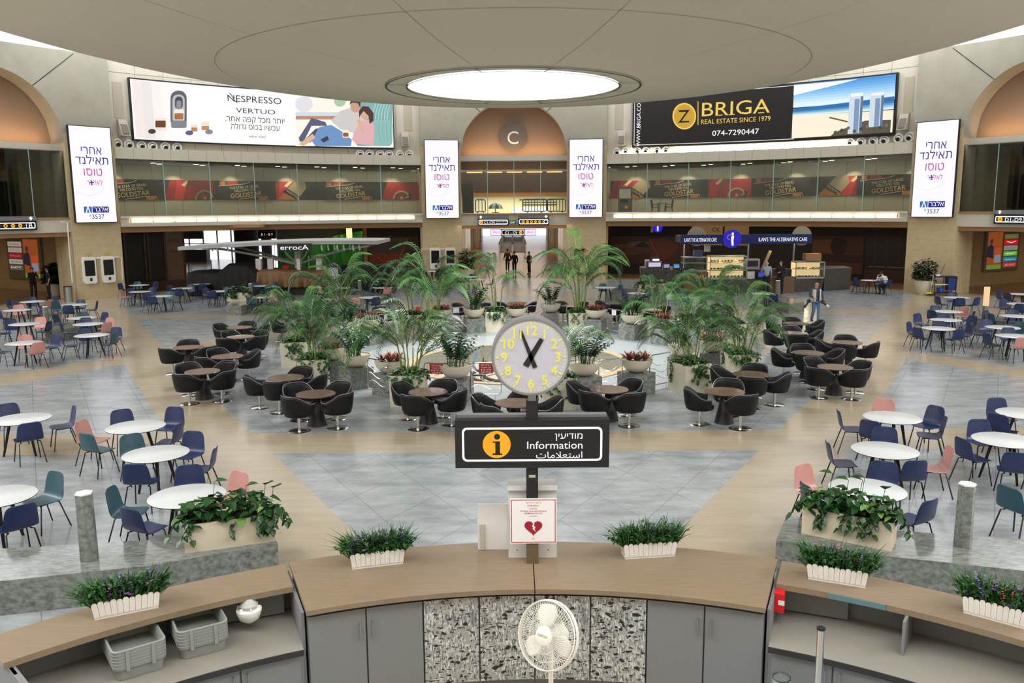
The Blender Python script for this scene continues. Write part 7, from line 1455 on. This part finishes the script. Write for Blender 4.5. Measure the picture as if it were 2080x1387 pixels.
    if vest:
        VM = mat('cloth_' + vest.strip('#'), vest, .8); VB = MB()
        for q in (-1, 1):
            g = []
            for i in range(7):
                f = i / 6; c = J['pel'].lerp(J['che'], min(1, f * 1.0)) + Vector((0, 0, -.05 + .17 * f)); rx, ry = .215 - .02 * abs(f - .2), .168; row = []
                for j in range(9): a = radians(-90 + q * (22 + 158 * j / 8)); row.append(c + Vector((rx * cos(a), ry * sin(a), 0)))
                g.append(row)
            VB.grid(g, VM)
        VB.build('vest', t, 180, solid=.012)
    return t
def gpos(x, y, rmax=None):
    p = at(x, y, 0)
    if rmax and hypot(p.x, p.y - YC) > rmax: q = atR(x, y, rmax); p = Vector((q.x, q.y, 0))
    return p
p = gpos(70, 606); person('guard in black standing with one hand raised to the chin, left of the two', p, radians(50), 1.80, dict(elL=(.24, -.14, 1.16), wrL=(.06, -.22, 1.42), haL=(.02, -.2, 1.5), elR=(-.2, -.1, 1.14), wrR=(.08, -.2, 1.18), haR=(.15, -.2, 1.19)), '#16171c', '#131318', group=None)
p = gpos(101, 606); person('guard in a dark navy short-sleeved shirt, right of the two, facing the other', p, radians(-50), 1.80, None, '#1c2440', '#14151c', sleeve='short')
p = gpos(1031, 551); person('person walking away in a reddish brown top, left of the pair in the concourse', p, radians(172), 1.80, dict(knL=(.10, -.12, .52), anL=(.10, .02, .12), toL=(.1, -.12, .07), knR=(-.1, .05, .5), anR=(-.1, .2, .12), toR=(-.1, .08, .04), wrL=(.3, -.1, .92), haL=(.31, -.14, .84)), '#5a3326', '#22201f')
p = gpos(1045, 557); person('person with reddish hair walking away in black, right of the pair in the concourse', p, radians(190), 1.76, dict(knL=(.10, .05, .5), anL=(.1, .2, .12), toL=(.1, .08, .04), knR=(-.1, -.12, .52), anR=(-.1, .0, .1), toR=(-.1, -.14, .05), wrL=(.36, -.16, 1.0), haL=(.4, -.2, .94)), '#1a1a1c', '#20231f', hair='#8a4a2a')
p = gpos(1075, 557); person('person in a dark vest over grey sleeves standing alone in the concourse', p, radians(-60), 1.74, dict(elR=(-.24, -.06, 1.16), wrR=(-.14, -.28, 1.22), haR=(-.12, -.33, 1.28)), '#8a8680', '#171719', hair='#7a7268', vest='#1d1d20')
p = at(1563, 600, 0); person('person in a light grey shirt and dark trousers, back turned, at the cafe till', (p.x, 47.55, 0), radians(178), 1.92, dict(elL=(.26, -.06, 1.16), wrL=(.2, -.28, 1.08), haL=(.19, -.35, 1.08)), '#a3abb2', '#1d1d21', hair='#c9b8a8', hairstyle='bald', sleeve='short')
p = at(1593, 600, 0); person('person dressed in black with hands together, facing left at the cafe', (p.x, 47.6, 0), radians(-35), 1.92, dict(elL=(.25, -.04, 1.16), wrL=(.06, -.26, 1.16), haL=(.0, -.3, 1.15), elR=(-.25, -.04, 1.16), wrR=(-.06, -.26, 1.14), haR=(.0, -.29, 1.13)), '#18171a', '#151518')
# the walking photographer and his two cameras
p = at(1655, 655, 0); ph = person('bald photographer walking this way in a cream vest and blue jeans', p, radians(8), 1.78, dict(elR=(-.3, .0, 1.18), wrR=(-.22, -.2, 1.08), haR=(-.17, -.26, 1.06), elL=(.3, .06, 1.16), wrL=(.3, -.08, .98), haL=(.3, -.13, .92), knL=(.09, -.12, .52), anL=(.085, -.1, .1), toL=(.09, -.25, .06), knR=(-.09, -.02, .50), anR=(-.09, .14, .14), toR=(-.09, .0, .05)), '#3b4764', '#54769c', hair='#b8a090', hairstyle='bald', vest='#c9c3ac', shoes='#3a2a22')
def photo_camera(label, x, y, rz, white):
    q = atY(x, y, p.y - .25); t = thing('photo_camera', label, 'camera', q, rz); MB().box((0, 0, 0), (.15, .08, .11), M['blk']).build('camera_body', t); MB().box((0, 0, .07), (.07, .07, .04), M['blk']).build('viewfinder', t); d = Vector((.25 if white else -.2, -.1, -.22)).normalized(); b = MB(); b.cyl(Vector((0, 0, -.02)), d * .2, .042, .045, 14, M['blk']); b.build('lens', t, 50)
    b = MB(); b.cyl(d * .2, d * .33, .045, .06, 14, mat('lens_white', '#d8d6d0', .5) if white else M['blk']); b.build('lens_hood', t, 50)
    a = Vector((p.x + (.2 if white else -.2), p.y - .02, 1.42)) - q; MB().tube([Vector((0, 0, .05)), a * .5 + Vector((0, -.02, 0)), a], .009, 5, M['blk']).build('strap', t)
photo_camera('black camera hanging at the hip on the left of the photographer', 1643, 612, 0, False); photo_camera('camera with a white banded lens hanging on the right of the photographer', 1671, 613, 0, True)
# the seated man
best = min((o for o in COL.objects if o.get('label', '').endswith('used by the man in stripes') and o.name.startswith('shell_chair')), key=lambda o: abs(proj((o.location.x, o.location.y, .5))[0] - 1792))
tb = next(o for o in COL.objects if o.get('label', '') == 'round white cafe table, the one used by the man in stripes')
dx, dy = tb.location.x - best.location.x, tb.location.y - best.location.y; best.rotation_euler.z = atan2(-dx, dy)
ST = mat('stripe_sweater', '#e2e2e0', .8); nt = ST.node_tree; tc = nt.nodes.new('ShaderNodeTexCoord'); sp = nt.nodes.new('ShaderNodeSeparateXYZ'); pp = nt.nodes.new('ShaderNodeMath'); pp.operation = 'PINGPONG'; pp.inputs[1].default_value = .045; lt = nt.nodes.new('ShaderNodeMath'); lt.operation = 'LESS_THAN'; lt.inputs[1].default_value = .014; mx = nt.nodes.new('ShaderNodeMix'); mx.data_type = 'RGBA'; mx.inputs[6].default_value = lin('#e2e2e0'); mx.inputs[7].default_value = lin('#2a2c38')
nt.links.new(tc.outputs['Object'], sp.inputs[0]); nt.links.new(sp.outputs[2], pp.inputs[0]); nt.links.new(pp.outputs[0], lt.inputs[0]); nt.links.new(lt.outputs[0], mx.inputs[0]); nt.links.new(mx.outputs[2], nt.nodes['Principled BSDF'].inputs['Base Color'])
person('person in a white and black striped sweater sitting bent over a table', (best.location.x, best.location.y, 0), atan2(dx, -dy), 1.76, dict(pel=(0, .08, .56), wai=(0, .02, .70), che=(0, -.12, .90), nec=(0, -.22, 1.04), hd0=(0, -.26, 1.09), hd1=(0, -.31, 1.16), hd2=(0, -.33, 1.25), shL=(.18, -.14, .99), elL=(.26, -.36, .80), wrL=(.12, -.46, .98), haL=(.08, -.44, 1.05), shR=(-.18, -.14, .99), elR=(-.24, -.38, .82), wrR=(-.06, -.52, .80), haR=(.0, -.56, .80), hiL=(.09, .06, .55), knL=(.11, -.34, .56), anL=(.11, -.24, .10), toL=(.11, -.38, .04), hiR=(-.09, .06, .55), knR=(-.11, -.34, .56), anR=(-.12, -.12, .12), toR=(-.12, -.24, .05)), '#e2e2e0', '#1d2436', hair='#2a1f1a', topmat=ST)
o = MB().lathe([(.03, 0), (.04, .11), (.036, .11), (.028, .01)], 14, mat('cup_red', '#c8201e', .5)).build('paper_cup', None, 50); o.location = (tb.location.x + .12, tb.location.y - .12, .742); tag(o, 'small red cup on the table of the man in stripes', 'cup')
